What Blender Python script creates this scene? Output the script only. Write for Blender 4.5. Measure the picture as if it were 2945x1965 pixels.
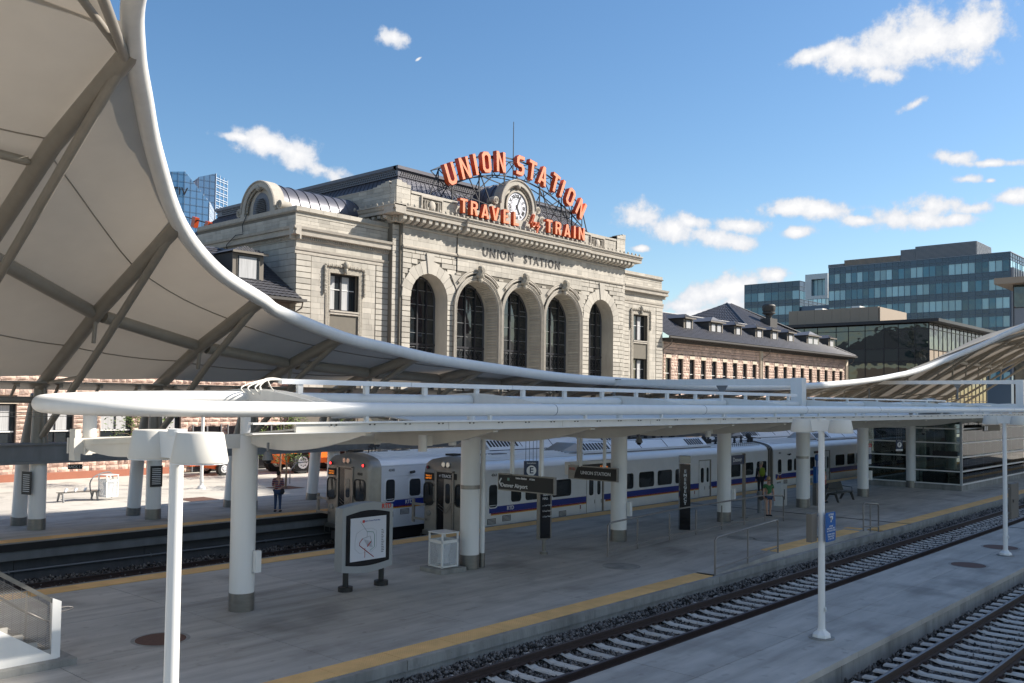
import bpy, math, random
import numpy as np
from mathutils import Vector, Matrix
random.seed(7)
S = bpy.context.scene
for o in list(bpy.data.objects): bpy.data.objects.remove(o)
COL = S.collection
R = math.radians
# ---------------------------------------------------------------- camera
CAMZ = 5.0
cd = bpy.data.cameras.new('camera'); cam = bpy.data.objects.new('camera', cd); COL.objects.link(cam)
cd.sensor_width = 36; cd.lens = 2647.73 / 2945 * 36
cd.shift_x = (1472.5 - 1457.1) / 2945; cd.shift_y = (1051.62 - 982.5) / 2945
cd.clip_start = 0.1; cd.clip_end = 6000
_y, _p, _r = R(47.98937), R(2.14451), R(.684505)
_fw = Vector((math.sin(_y) * math.cos(_p), math.cos(_y) * math.cos(_p), math.sin(_p)))
_rt = Vector((math.cos(_y), -math.sin(_y), 0)); _up = _rt.cross(_fw)
_r2 = _rt * math.cos(_r) + _up * math.sin(_r); _u2 = -_rt * math.sin(_r) + _up * math.cos(_r)
M = Matrix((( _r2.x, _u2.x, -_fw.x, 0), (_r2.y, _u2.y, -_fw.y, 0), (_r2.z, _u2.z, -_fw.z, CAMZ), (0, 0, 0, 1)))
cam.matrix_world = M
S.camera = cam
S.render.resolution_x = 1024; S.render.resolution_y = 683
# ---------------------------------------------------------------- light
SUN_EL = 37.0; SUN_DIR = Vector((.80 * math.cos(R(SUN_EL)), -.60 * math.cos(R(SUN_EL)), math.sin(R(SUN_EL))))
ld = bpy.data.lights.new('sun', 'SUN'); ld.energy = 5.0; ld.angle = R(.55); ld.color = (1, .93, .83)
sun = bpy.data.objects.new('sun', ld); COL.objects.link(sun)
sun.rotation_euler = SUN_DIR.to_track_quat('Z', 'Y').to_euler(); sun.location = (0, 0, 60)
S.view_settings.view_transform = 'Standard'; S.view_settings.look = 'None'
S.view_settings.gamma = 1; S.view_settings.use_curve_mapping = False
S.cycles.transparent_max_bounces = 32
S.view_settings.exposure = 0.9
W = bpy.data.worlds.new('World'); S.world = W; W.use_nodes = True
nt = W.node_tree; nt.nodes.clear()
def N(t, k, **kw):
    n = t.nodes.new(k)
    for a, b in kw.items(): setattr(n, a, b)
    return n
sky = N(nt, 'ShaderNodeTexSky'); sky.sky_type = 'NISHITA'; sky.sun_disc = False
sky.sun_elevation = R(SUN_EL); sky.sun_rotation = math.atan2(SUN_DIR.x, SUN_DIR.y)
sky.altitude = 1600; sky.air_density = 1.3; sky.dust_density = 1.6; sky.ozone_density = 2.0
wout = N(nt, 'ShaderNodeOutputWorld'); wbg = N(nt, 'ShaderNodeBackground'); wbg.inputs['Strength'].default_value = .09
tc = N(nt, 'ShaderNodeTexCoord')
def px_dir(x, y):   # direction of a photo pixel
    d = _fw + _r2 * ((x - 1457.1) / 2647.73) - _u2 * ((y - 1051.62) / 2647.73)
    return d.normalized()
# clouds: (x, y, rx, ry, tilt deg) in photo pixels, each a puff direction in the sky
CL = [(2640,120,190,70,-8),(2490,165,150,45,10),(2790,95,130,72,0),(2360,150,90,24,-12),(2545,215,70,26,20),
      (2630,300,44,15,-28),(770,410,100,38,12),(850,440,90,42,22),(930,490,72,28,22),(690,395,60,14,5),
      (1135,108,46,26,0),(1203,170,12,4,-30),
      (1850,620,75,42,0),(1930,655,90,44,8),(2060,685,110,30,14),(1990,640,60,24,10),(2130,650,90,22,6),(2290,668,44,18,0),
      (2270,598,90,26,0),(2370,605,100,26,6),(2480,635,60,20,8),(2700,590,100,36,4),(2620,628,130,34,0),(2740,632,60,24,0),(2790,600,60,18,0),
      (2760,455,60,20,12),(2850,470,80,12,6),(2780,515,38,14,0),(2850,520,16,8,0),(2915,565,55,22,0),
      (2040,850,110,42,-12),(2110,830,70,40,-20),(1960,880,80,22,0),(2230,790,48,26,0),(2110,880,60,40,0),(1840,715,30,10,0),(2030,905,120,24,0)]
noiz = N(nt, 'ShaderNodeTexNoise'); noiz.inputs['Scale'].default_value = 22; noiz.inputs['Detail'].default_value = 9; noiz.inputs['Roughness'].default_value = .62
noiz2 = N(nt, 'ShaderNodeTexNoise'); noiz2.inputs['Scale'].default_value = 60; noiz2.inputs['Detail'].default_value = 6; noiz2.inputs['Roughness'].default_value = .6
nt.links.new(tc.outputs['Generated'], noiz.inputs['Vector']); nt.links.new(tc.outputs['Generated'], noiz2.inputs['Vector'])
def MTH(t, op, a, b=None, c=None, clamp=False):
    n = N(t, 'ShaderNodeMath', operation=op); n.use_clamp = clamp
    for i, v in enumerate((a, b, c)):
        if v is None: continue
        if isinstance(v, (int, float)): n.inputs[i].default_value = v
        else: t.links.new(v, n.inputs[i])
    return n.outputs[0]
def DOT(t, v, d):
    n = N(t, 'ShaderNodeVectorMath', operation='DOT_PRODUCT'); t.links.new(v, n.inputs[0]); n.inputs[1].default_value = d
    return n.outputs['Value']
best = None; shade = None
for (x, y, rx, ry, tl) in CL:
    c = px_dir(x, y); a = R(tl)
    ex = (px_dir(x + 50 * math.cos(a), y + 50 * math.sin(a)) - c).normalized(); ey = (px_dir(x + 50 * math.sin(a), y - 50 * math.cos(a)) - c).normalized()
    k = 2647.73
    u = MTH(nt, 'MULTIPLY', MTH(nt, 'SUBTRACT', DOT(nt, tc.outputs['Generated'], ex), c.dot(ex)), k / rx)
    v = MTH(nt, 'MULTIPLY', MTH(nt, 'SUBTRACT', DOT(nt, tc.outputs['Generated'], ey), c.dot(ey)), k / ry)
    front = MTH(nt, 'GREATER_THAN', DOT(nt, tc.outputs['Generated'], c), .8)
    r2 = MTH(nt, 'ADD', MTH(nt, 'MULTIPLY', u, u), MTH(nt, 'MULTIPLY', v, v))
    f = MTH(nt, 'SUBTRACT', MTH(nt, 'SUBTRACT', 1.45, MTH(nt, 'SQRT', r2)), MTH(nt, 'MULTIPLY', MTH(nt, 'SUBTRACT', 1, front), 50))
    best = f if best is None else MTH(nt, 'SMOOTH_MAX', best, f, .25)
nn = MTH(nt, 'ADD', MTH(nt, 'MULTIPLY', MTH(nt, 'SUBTRACT', noiz.outputs['Fac'], .5), 2.1), MTH(nt, 'MULTIPLY', MTH(nt, 'SUBTRACT', noiz2.outputs['Fac'], .5), 1.5))
# unseen clouds added outside the camera view to brighten the shaded platforms
noiz3 = N(nt, 'ShaderNodeTexNoise'); noiz3.inputs['Scale'].default_value = 2.6; noiz3.inputs['Detail'].default_value = 3; nt.links.new(tc.outputs['Generated'], noiz3.inputs['Vector'])
away = N(nt, 'ShaderNodeMapRange'); nt.links.new(DOT(nt, tc.outputs['Generated'], _fw), away.inputs['Value']); away.inputs['From Min'].default_value = .80; away.inputs['From Max'].default_value = .6
away.inputs['To Min'].default_value = -3; away.inputs['To Max'].default_value = 0
gen = MTH(nt, 'ADD', MTH(nt, 'MULTIPLY', MTH(nt, 'SUBTRACT', noiz3.outputs['Fac'], .50), 7), away.outputs[0])
best = MTH(nt, 'MAXIMUM', best, MTH(nt, 'MINIMUM', gen, 1.0))
dens = MTH(nt, 'ADD', best, nn)
mask = N(nt, 'ShaderNodeMapRange'); mask.interpolation_type = 'SMOOTHSTEP'
nt.links.new(dens, mask.inputs['Value']); mask.inputs['From Min'].default_value = .30; mask.inputs['From Max'].default_value = 1.0
crest = N(nt, 'ShaderNodeMapRange'); nt.links.new(dens, crest.inputs['Value'])
crest.inputs['From Min'].default_value = .45; crest.inputs['From Max'].default_value = 1.7
cc = N(nt, 'ShaderNodeMix', data_type='RGBA'); nt.links.new(crest.outputs[0], cc.inputs['Factor'])
cc.inputs['A'].default_value = (3.9, 4.2, 4.75, 1); cc.inputs['B'].default_value = (6.6, 6.5, 6.4, 1)
sat = N(nt, 'ShaderNodeHueSaturation'); sat.inputs['Saturation'].default_value = 1.2; sat.inputs['Value'].default_value = .93; nt.links.new(sky.outputs[0], sat.inputs['Color'])
mx = N(nt, 'ShaderNodeMix', data_type='RGBA'); nt.links.new(mask.outputs[0], mx.inputs['Factor'])
nt.links.new(sat.outputs[0], mx.inputs['A']); nt.links.new(cc.outputs['Result'], mx.inputs['B'])
nt.links.new(mx.outputs['Result'], wbg.inputs['Color']); nt.links.new(wbg.outputs[0], wout.inputs[0])
# ---------------------------------------------------------------- materials
MATS = {}
def mat(name, col, rough=.6, metal=0, var=0, scale=1.0, bump=0, bscale=20, rnd=0, spec=.5, stretch=None, dirt=0, island=True, coat=0, emit=None):
    m = bpy.data.materials.new(name); m.use_nodes = True; t = m.node_tree; b = t.nodes['Principled BSDF']
    b.inputs['Roughness'].default_value = rough; b.inputs['Metallic'].default_value = metal; b.inputs['Specular IOR Level'].default_value = spec
    if coat: b.inputs['Coat Weight'].default_value = coat
    MATS[name] = m
    geo = N(t, 'ShaderNodeNewGeometry'); pos = geo.outputs['Position']
    if stretch:
        mp = N(t, 'ShaderNodeMapping'); mp.inputs['Scale'].default_value = stretch; t.links.new(pos, mp.inputs['Vector']); spos = mp.outputs[0]
    else: spos = pos
    fac = None
    if var or rnd or dirt:
        v = None
        if var:
            n1 = N(t, 'ShaderNodeTexNoise'); n1.inputs['Scale'].default_value = scale; n1.inputs['Detail'].default_value = 7; n1.inputs['Roughness'].default_value = .62
            t.links.new(spos, n1.inputs['Vector'])
            v = MTH(t, 'MULTIPLY', MTH(t, 'SUBTRACT', n1.outputs['Fac'], .5), var * 3.2)
        if rnd:
            oi = N(t, 'ShaderNodeObjectInfo')
            rr = MTH(t, 'FRACT', MTH(t, 'ADD', oi.outputs['Random'], geo.outputs['Random Per Island'])) if island else oi.outputs['Random']
            rr = MTH(t, 'MULTIPLY', MTH(t, 'SUBTRACT', rr, .5), rnd * 2)
            v = rr if v is None else MTH(t, 'ADD', v, rr)
        if dirt:
            n2 = N(t, 'ShaderNodeTexNoise'); n2.inputs['Scale'].default_value = scale * .17 + .05; n2.inputs['Detail'].default_value = 5
            t.links.new(pos, n2.inputs['Vector'])
            d = MTH(t, 'MULTIPLY', MTH(t, 'SUBTRACT', n2.outputs['Fac'], .5), dirt * 3)
            v = d if v is None else MTH(t, 'ADD', v, d)
        v = MTH(t, 'ADD', v, 1.0)
        mm = N(t, 'ShaderNodeVectorMath', operation='SCALE'); mm.inputs[0].default_value = col[:3]; t.links.new(v, mm.inputs['Scale'])
        t.links.new(mm.outputs[0], b.inputs['Base Color'])
    else: b.inputs['Base Color'].default_value = (*col[:3], 1)
    if bump:
        n3 = N(t, 'ShaderNodeTexNoise'); n3.inputs['Scale'].default_value = bscale; n3.inputs['Detail'].default_value = 5
        t.links.new(spos, n3.inputs['Vector'])
        bp = N(t, 'ShaderNodeBump'); bp.inputs['Strength'].default_value = min(1, bump); bp.inputs['Distance'].default_value = .03 * max(1, bump)
        t.links.new(n3.outputs['Fac'], bp.inputs['Height']); t.links.new(bp.outputs[0], b.inputs['Normal'])
    if emit:
        b.inputs['Emission Color'].default_value = (*emit[:3], 1); b.inputs['Emission Strength'].default_value = emit[3]
    return m
mat('concrete', (.40, .378, .342), .8, var=.34, scale=.9, stretch=(.35, 2.2, 1), bump=.25, bscale=40, rnd=.06, dirt=.22, island=False)
mat('plaza_concrete', (.48, .45, .40), .85, var=.1, scale=.8, bump=.2, bscale=30, rnd=.05, dirt=.12, island=False)
mat('curb', (.27, .265, .245), .85, var=.4, scale=2.5, stretch=(1, 1, .25), bump=.3, bscale=25)
mat('asphalt', (.22, .215, .20), .9, var=.1, scale=2)
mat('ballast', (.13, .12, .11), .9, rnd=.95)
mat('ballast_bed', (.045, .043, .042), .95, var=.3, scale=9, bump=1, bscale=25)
mat('sleeper', (.52, .49, .44), .85, var=.15, scale=6, bump=.2, bscale=60, rnd=.1)
mat('rail_rust', (.055, .034, .026), .75, var=.2, scale=8)
mat('rail_top', (.12, .10, .105), .4, metal=.6, var=.1, scale=5)
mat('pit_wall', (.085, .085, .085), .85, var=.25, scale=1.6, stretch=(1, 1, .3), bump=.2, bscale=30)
mat('rubber', (.012, .012, .012), .7)
mat('stone', (.405, .375, .325), .85, var=.16, scale=2.2, bump=.25, bscale=30, rnd=.15, stretch=(1, 1, .35), dirt=.12)
mat('stone_trim', (.385, .35, .30), .85, var=.22, scale=2.5, bump=.2, bscale=30)
mat('stone_joint', (.15, .135, .11), .9, var=.1, scale=3)
mat('stone_carved', (.34, .31, .26), .9, var=.3, scale=7, bump=1, bscale=14)
mat('pink_stone', (.55, .405, .33), .9, var=.16, scale=5, bump=1, bscale=9, rnd=.2)
mat('pink_joint', (.26, .20, .16), .9, var=.1, scale=3)
mat('sandstone', (.55, .47, .37), .85, var=.06, scale=2)
mat('red_stone', (.34, .13, .08), .8, var=.1, scale=2)
mat('roof_metal', (.105, .105, .125), .42, metal=.35, var=.08, scale=1.5)
mat('roof_tile', (.075, .075, .085), .45, var=.25, scale=7, rnd=.12)
mat('dark_trim', (.06, .055, .05), .6)
mat('taupe_trim', (.16, .14, .115), .7)
mat('neon_orange', (.50, .075, .02), .35, var=.05, scale=2)
mat('neon_face', (.74, .25, .13), .4, var=.06, scale=3)
mat('black_steel', (.015, .015, .02), .45)
mat('grey_steel', (.20, .205, .21), .5, metal=.3)
mat('white_paint', (.78, .77, .74), .38, var=.06, scale=3.5, coat=.15, stretch=(1, 1, .12), dirt=.04)
mat('cream_paint', (.70, .665, .595), .5, var=.07, scale=3, stretch=(1, 1, .3), dirt=.05)
mat('truss_paint', (.29, .262, .222), .42, var=.12, scale=2.5)
mat('kiosk_silver', (.34, .36, .375), .4, metal=.3, var=.05, scale=3)
mat('bench_steel', (.07, .078, .075), .5, metal=.3)
mat('stainless', (.27, .265, .25), .33, metal=.8, var=.15, scale=4, stretch=(1, 1, 4))
mat('dark_glass', (.012, .016, .018), .04, spec=.9)
mat('window_glass', (.025, .03, .034), .06, spec=.8)
mat('curtain', (.42, .42, .42), .9, var=.4, scale=3, stretch=(9, 1, .2))
mat('train_silver', (.82, .83, .845), .34, metal=.12, var=.07, scale=1.2)
mat('train_roof', (.84, .85, .86), .42, metal=.15, var=.1, scale=1.5, stretch=(.3, 3, 1))
mat('train_front', (.36, .335, .30), .36, metal=.5, var=.14, scale=3)
mat('train_dark', (.035, .035, .037), .6)
mat('rtd_blue', (.012, .032, .26), .4)
mat('rtd_red', (.22, .012, .03), .4)
mat('rtd_yellow', (.75, .36, .02), .4)
mat('white', (.78, .78, .78), .5)
mat('black', (.02, .02, .02), .5)
mat('black_gloss', (.012, .012, .014), .15)
mat('sign_navy', (.012, .03, .08), .4)
mat('sign_blue', (.01, .10, .33), .4)
mat('logo_red', (.55, .04, .03), .4)
mat('led_orange', (.9, .25, .02), .5, emit=(1, .28, .03, .35))
mat('lamp_red', (.6, .01, .01), .3, emit=(1, .03, .03, 2.2))
mat('headlight', (.55, .54, .5), .08, metal=.6)
mat('orange_paint', (.80, .15, .012), .4, var=.06, scale=2)
mat('tyre', (.025, .025, .025), .8, bump=.3, bscale=30)
mat('glass_frame', (.42, .45, .47), .4, metal=.4)
mat('tower_glass', (.05, .13, .25), .07, spec=.9, rnd=.25)
mat('tower_white', (.55, .62, .70), .4)
mat('tan_clad', (.33, .265, .20), .7, var=.05, scale=.5)
mat('louver', (.22, .24, .27), .5)
mat('bluepane', (.025, .11, .16), .06, spec=.8, rnd=.5)
mat('palepane', (.24, .42, .47), .12, spec=.8, rnd=.25)
mat('spandrel', (.03, .06, .10), .15, spec=.6, rnd=.2)
mat('mullion', (.08, .12, .17), .4, metal=.3)
mat('dark_pane', (.02, .03, .027), .03, spec=1, rnd=.4)
mat('brick_red', (.22, .07, .05), .85, var=.15, scale=2)
mat('tower_wall', (.62, .59, .54), .8, var=.05, scale=.4)
mat('leaf', (.10, .15, .025), .6, rnd=.5)
mat('bark', (.22, .16, .11), .9, var=.2, scale=9)
mat('rust_iron', (.11, .055, .04), .8, var=.2, scale=10)
mat('skin', (.52, .30, .21), .6); mat('hair_dark', (.025, .018, .014), .8); mat('hair_blond', (.42, .27, .13), .8)
mat('shirt_green', (.045, .15, .055), .85, var=.1, scale=12); mat('denim', (.03, .055, .12), .85); mat('cloth_dark', (.018, .02, .028), .85)
mat('pack_green', (.19, .26, .015), .7); mat('cap_tan', (.45, .37, .28), .8); mat('shirt_pale', (.6, .45, .42), .8)
mat('plastic_bag', (.6, .62, .63), .25, var=.25, scale=9)
mat('map_paper', (.66, .67, .72), .4)
mat('map_grey', (.40, .42, .45), .5); mat('map_red', (.35, .03, .03), .5); mat('map_green', (.2, .35, .3), .5)
def special():
    # yellow tactile tile: dome pattern as bump
    m = mat('tactile', (.62, .335, .085), .7); t = m.node_tree; b = t.nodes['Principled BSDF']
    geo = N(t, 'ShaderNodeNewGeometry'); sx = N(t, 'ShaderNodeSeparateXYZ'); t.links.new(geo.outputs['Position'], sx.inputs[0])
    k = 2 * math.pi / .06
    a = MTH(t, 'SINE', MTH(t, 'MULTIPLY', sx.outputs[0], k)); c = MTH(t, 'SINE', MTH(t, 'MULTIPLY', sx.outputs[1], k))
    h = MTH(t, 'MAXIMUM', MTH(t, 'MULTIPLY', a, c), 0)
    bp = N(t, 'ShaderNodeBump'); bp.inputs['Strength'].default_value = .8; bp.inputs['Distance'].default_value = .012; t.links.new(h, bp.inputs['Height']); t.links.new(bp.outputs[0], b.inputs['Normal'])
    n1 = N(t, 'ShaderNodeTexNoise'); n1.inputs['Scale'].default_value = 2.2; n1.inputs['Detail'].default_value = 6; t.links.new(geo.outputs['Position'], n1.inputs['Vector'])
    oi = N(t, 'ShaderNodeObjectInfo')
    v = MTH(t, 'ADD', MTH(t, 'ADD', .72, MTH(t, 'MULTIPLY', n1.outputs['Fac'], .5)), MTH(t, 'MULTIPLY', oi.outputs['Random'], .1))
    mm = N(t, 'ShaderNodeVectorMath', operation='SCALE'); mm.inputs[0].default_value = (.78, .48, .19); t.links.new(v, mm.inputs['Scale']); t.links.new(mm.outputs[0], b.inputs['Base Color'])
    # tensile fabric
    m = bpy.data.materials.new('fabric'); m.use_nodes = True; t = m.node_tree; MATS['fabric'] = m; t.nodes.clear()
    o = N(t, 'ShaderNodeOutputMaterial'); d = N(t, 'ShaderNodeBsdfDiffuse'); tr = N(t, 'ShaderNodeBsdfTranslucent'); mx = N(t, 'ShaderNodeMixShader')
    d.inputs['Color'].default_value = (.60, .57, .51, 1)
    fn = N(t, 'ShaderNodeTexNoise'); fn.inputs['Scale'].default_value = .9; fn.inputs['Detail'].default_value = 6; fg = N(t, 'ShaderNodeNewGeometry'); t.links.new(fg.outputs['Position'], fn.inputs['Vector'])
    fv = N(t, 'ShaderNodeVectorMath', operation='SCALE'); fv.inputs[0].default_value = (.60, .57, .51); t.links.new(MTH(t, 'ADD', .86, MTH(t, 'MULTIPLY', fn.outputs['Fac'], .28)), fv.inputs['Scale']); t.links.new(fv.outputs[0], d.inputs['Color']); tr.inputs['Color'].default_value = (.34, .29, .23, 1); mx.inputs[0].default_value = .33
    t.links.new(d.outputs[0], mx.inputs[1]); t.links.new(tr.outputs[0], mx.inputs[2]); t.links.new(mx.outputs[0], o.inputs[0])
    # see-through glass
    for nm, tint in (('clear_glass', (.85, .88, .87, 1)), ('smoke_glass', (.62, .68, .66, 1))):
        m = bpy.data.materials.new(nm); m.use_nodes = True; t = m.node_tree; MATS[nm] = m; t.nodes.clear()
        o = N(t, 'ShaderNodeOutputMaterial'); g = N(t, 'ShaderNodeBsdfGlossy'); tr = N(t, 'ShaderNodeBsdfTransparent'); mx = N(t, 'ShaderNodeMixShader'); fr = N(t, 'ShaderNodeFresnel')
        fr.inputs[0].default_value = 1.6; g.inputs['Roughness'].default_value = .01; tr.inputs['Color'].default_value = tint
        t.links.new(fr.outputs[0], mx.inputs[0]); t.links.new(tr.outputs[0], mx.inputs[1]); t.links.new(g.outputs[0], mx.inputs[2]); t.links.new(mx.outputs[0], o.inputs[0])
    m = bpy.data.materials.new('bag_film'); m.use_nodes = True; t = m.node_tree; MATS['bag_film'] = m; t.nodes.clear()
    o = N(t, 'ShaderNodeOutputMaterial'); g = N(t, 'ShaderNodeBsdfDiffuse'); tr = N(t, 'ShaderNodeBsdfTransparent'); mx = N(t, 'ShaderNodeMixShader'); g.inputs['Color'].default_value = (.72, .74, .76, 1)
    mx.inputs[0].default_value = .28; t.links.new(tr.outputs[0], mx.inputs[1]); t.links.new(g.outputs[0], mx.inputs[2]); t.links.new(mx.outputs[0], o.inputs[0])
    # wavy reflective panes
    for nm in ('dark_glass', 'dark_pane', 'bluepane', 'palepane', 'tower_glass', 'window_glass'):
        m = MATS[nm]; t = m.node_tree; b = t.nodes['Principled BSDF']
        geo = N(t, 'ShaderNodeNewGeometry'); n1 = N(t, 'ShaderNodeTexNoise'); n1.inputs['Scale'].default_value = .35; n1.inputs['Detail'].default_value = 2; t.links.new(geo.outputs['Position'], n1.inputs['Vector'])
        bp = N(t, 'ShaderNodeBump'); bp.inputs['Strength'].default_value = .35; bp.inputs['Distance'].default_value = .12; t.links.new(n1.outputs['Fac'], bp.inputs['Height']); t.links.new(bp.outputs[0], b.inputs['Normal'])
def stained(nm, k=.45):   # old stains, gum and tyre marks on the concrete
    t = MATS[nm].node_tree; b = t.nodes['Principled BSDF']; src = b.inputs['Base Color'].links[0].from_socket; g = N(t, 'ShaderNodeNewGeometry')
    def spots(scale, lo, hi, st=None):
        n = N(t, 'ShaderNodeTexNoise'); n.inputs['Scale'].default_value = scale; n.inputs['Detail'].default_value = 4; v = g.outputs['Position']
        if st: mp = N(t, 'ShaderNodeMapping'); mp.inputs['Scale'].default_value = st; t.links.new(v, mp.inputs['Vector']); v = mp.outputs[0]
        t.links.new(v, n.inputs['Vector']); r = N(t, 'ShaderNodeMapRange'); t.links.new(n.outputs['Fac'], r.inputs['Value']); r.inputs['From Min'].default_value = lo; r.inputs['From Max'].default_value = hi; return r.outputs[0]
    a = MTH(t, 'MULTIPLY', spots(.55, .52, .72), .38); c = MTH(t, 'MULTIPLY', spots(3.0, .62, .70), .22); d = MTH(t, 'MULTIPLY', spots(14, .70, .73), .35); e = MTH(t, 'MULTIPLY', spots(1.0, .56, .66, (.12, 3.2, 1)), .12)
    f = MTH(t, 'SUBTRACT', 1.04, MTH(t, 'MAXIMUM', MTH(t, 'MAXIMUM', a, c), MTH(t, 'MAXIMUM', d, e))); m = N(t, 'ShaderNodeVectorMath', operation='SCALE'); t.links.new(src, m.inputs[0]); t.links.new(f, m.inputs['Scale']); t.links.new(m.outputs[0], b.inputs['Base Color'])
special(); stained('concrete'); stained('plaza_concrete'); stained('curb'); stained('beam_grey') if 'beam_grey' in MATS else None
def striped():   # stripe bands round the polo shirt
    m = mat('stripes', (.25, .03, .05), .85); t = m.node_tree; b = t.nodes['Principled BSDF']; g = N(t, 'ShaderNodeNewGeometry'); sx = N(t, 'ShaderNodeSeparateXYZ'); t.links.new(g.outputs['Position'], sx.inputs[0])
    a = MTH(t, 'FRACT', MTH(t, 'MULTIPLY', sx.outputs[2], 11)); cr = N(t, 'ShaderNodeValToRGB'); cr.color_ramp.interpolation = 'CONSTANT'; t.links.new(a, cr.inputs[0])
    cr.color_ramp.elements[0].color = (.22, .02, .035, 1); cr.color_ramp.elements[1].position = .45; cr.color_ramp.elements[1].color = (.03, .03, .06, 1); e = cr.color_ramp.elements.new(.8); e.color = (.5, .45, .45, 1)
    t.links.new(cr.outputs[0], b.inputs['Base Color'])
striped()
# ---------------------------------------------------------------- geometry helpers
class MB:
    def __init__(s): s.v = []; s.f = []; s.m = []; s.k = 0
    def add(s, vs, fs):
        o = len(s.v); s.v += [tuple(v) for v in vs]; s.f += [tuple(i + o for i in f) for f in fs]; s.m += [s.k] * len(fs); return s
    def box(s, x0, x1, y0, y1, z0, z1):
        return s.add([(x0,y0,z0),(x1,y0,z0),(x1,y1,z0),(x0,y1,z0),(x0,y0,z1),(x1,y0,z1),(x1,y1,z1),(x0,y1,z1)],
                     [(0,3,2,1),(4,5,6,7),(0,1,5,4),(1,2,6,5),(2,3,7,6),(3,0,4,7)])
    def frame(s, c, ax, ay, az, hx, hy, hz):
        c = Vector(c); P = []
        for dz in (-1, 1):
            for dx, dy in ((-1,-1),(1,-1),(1,1),(-1,1)): P.append(c + ax * hx * dx + ay * hy * dy + az * hz * dz)
        return s.add(P, [(0,3,2,1),(4,5,6,7),(0,1,5,4),(1,2,6,5),(2,3,7,6),(3,0,4,7)])
    def bar(s, p, q, w, h, up=(0, 0, 1)):
        p, q = Vector(p), Vector(q); d = (q - p); L = d.length; d.normalize(); u = Vector(up)
        if abs(d.dot(u)) > .98: u = Vector((1, 0, 0))
        sx = d.cross(u).normalized(); u2 = sx.cross(d)
        return s.frame((p + q) / 2, d, sx, u2, L / 2, w / 2, h / 2)
    def cyl(s, p, q, r, r2=None, n=12, caps=True):
        return s.tube([p, q], [r, r if r2 is None else r2], n, caps=caps)
    def tube(s, pts, r, n=8, closed=False, caps=True):
        P = [Vector(p) for p in pts]; m = len(P); rs = r if isinstance(r, (list, tuple)) else [r] * m
        o = len(s.v); prev = None
        for i in range(m):
            if closed: d = P[(i + 1) % m] - P[i - 1]
            else: d = P[min(i + 1, m - 1)] - P[max(i - 1, 0)]
            d.normalize()
            if prev is None:
                u = Vector((0, 0, 1)) if abs(d.z) < .9 else Vector((1, 0, 0)); a = d.cross(u).normalized()
            else:
                a = (prev - d * prev.dot(d))
                a = a.normalized() if a.length > 1e-6 else d.orthogonal().normalized()
            prev = a; b = d.cross(a)
            for j in range(n):
                t = 2 * math.pi * j / n; s.v.append(tuple(P[i] + (a * math.cos(t) + b * math.sin(t)) * rs[i]))
        seg = m if closed else m - 1
        for i in range(seg):
            for j in range(n):
                a0 = o + i * n + j; a1 = o + i * n + (j + 1) % n; b0 = o + ((i + 1) % m) * n + j; b1 = o + ((i + 1) % m) * n + (j + 1) % n
                s.f.append((a0, b0, b1, a1)); s.m.append(s.k)
        if caps and not closed:
            s.f.append(tuple(o + j for j in range(n))); s.m.append(s.k)
            s.f.append(tuple(o + (m - 1) * n + j for j in reversed(range(n)))); s.m.append(s.k)
        return s
    def prism(s, poly, vec):
        P = [Vector(p) for p in poly]; V = Vector(vec); n = len(P)
        fs = [tuple(range(n)), tuple(n + i for i in reversed(range(n)))] + [(i, n + i, n + (i + 1) % n, (i + 1) % n) for i in range(n)]
        return s.add(P + [p + V for p in P], fs)
    def lathe(s, c, prof, n=16, axis='z'):
        c = Vector(c); o = len(s.v); m = len(prof)
        for r, h in prof:
            for j in range(n):
                t = 2 * math.pi * j / n
                d = (r * math.cos(t), r * math.sin(t), h) if axis == 'z' else ((r * math.cos(t), h, r * math.sin(t)) if axis == 'y' else (h, r * math.cos(t), r * math.sin(t)))
                s.v.append(tuple(c + Vector(d)))
        for i in range(m - 1):
            for j in range(n):
                s.f.append((o + i*n + j, o + i*n + (j+1) % n, o + (i+1)*n + (j+1) % n, o + (i+1)*n + j)); s.m.append(s.k)
        s.f.append(tuple(o + j for j in reversed(range(n)))); s.m.append(s.k)
        s.f.append(tuple(o + (m-1)*n + j for j in range(n))); s.m.append(s.k)
        return s
    def ball(s, c, r, n=8, sc=(1, 1, 1)):
        pr = [(max(.02, math.sin(math.pi * i / n)) * 1.0, -math.cos(math.pi * i / n)) for i in range(n + 1)]
        o = len(s.v); s.lathe((0, 0, 0), pr, n * 2)
        for i in range(o, len(s.v)):
            x, y, z = s.v[i]; s.v[i] = (c[0] + x*r*sc[0], c[1] + y*r*sc[1], c[2] + z*r*sc[2])
        return s
    def sweep(s, prof, path_dir, a, b):   # open profile [(y,z)] along X a..b
        n = len(prof); return s.add([(a, y, z) for y, z in prof] + [(b, y, z) for y, z in prof], [(i, i + 1, n + i + 1, n + i) for i in range(n - 1)])
    def mesh(s, name, mats, origin=(0, 0, 0), smooth=False):
        me = bpy.data.meshes.new(name); ox, oy, oz = origin
        me.from_pydata([(x - ox, y - oy, z - oz) for x, y, z in s.v], [], s.f)
        for m in (mats if isinstance(mats, (list, tuple)) else [mats]): me.materials.append(MATS[m] if isinstance(m, str) else m)
        if isinstance(mats, (list, tuple)) and len(mats) > 1: me.polygons.foreach_set('material_index', s.m)
        if smooth:
            me.polygons.foreach_set('use_smooth', [True] * len(me.polygons)); me.set_sharp_from_angle(angle=R(40))
        me.update(); return me
    def build(s, name, mats, parent=None, smooth=False, **kw):
        org = (0, 0, 0); p = parent
        while p is not None: org = tuple(a + b for a, b in zip(org, p.location)); p = p.parent
        top = parent is None; 
        me = s.mesh(name, mats, org, smooth); o = bpy.data.objects.new(name, me); COL.objects.link(o); o.parent = parent
        tagp(o, **kw); return o
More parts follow.
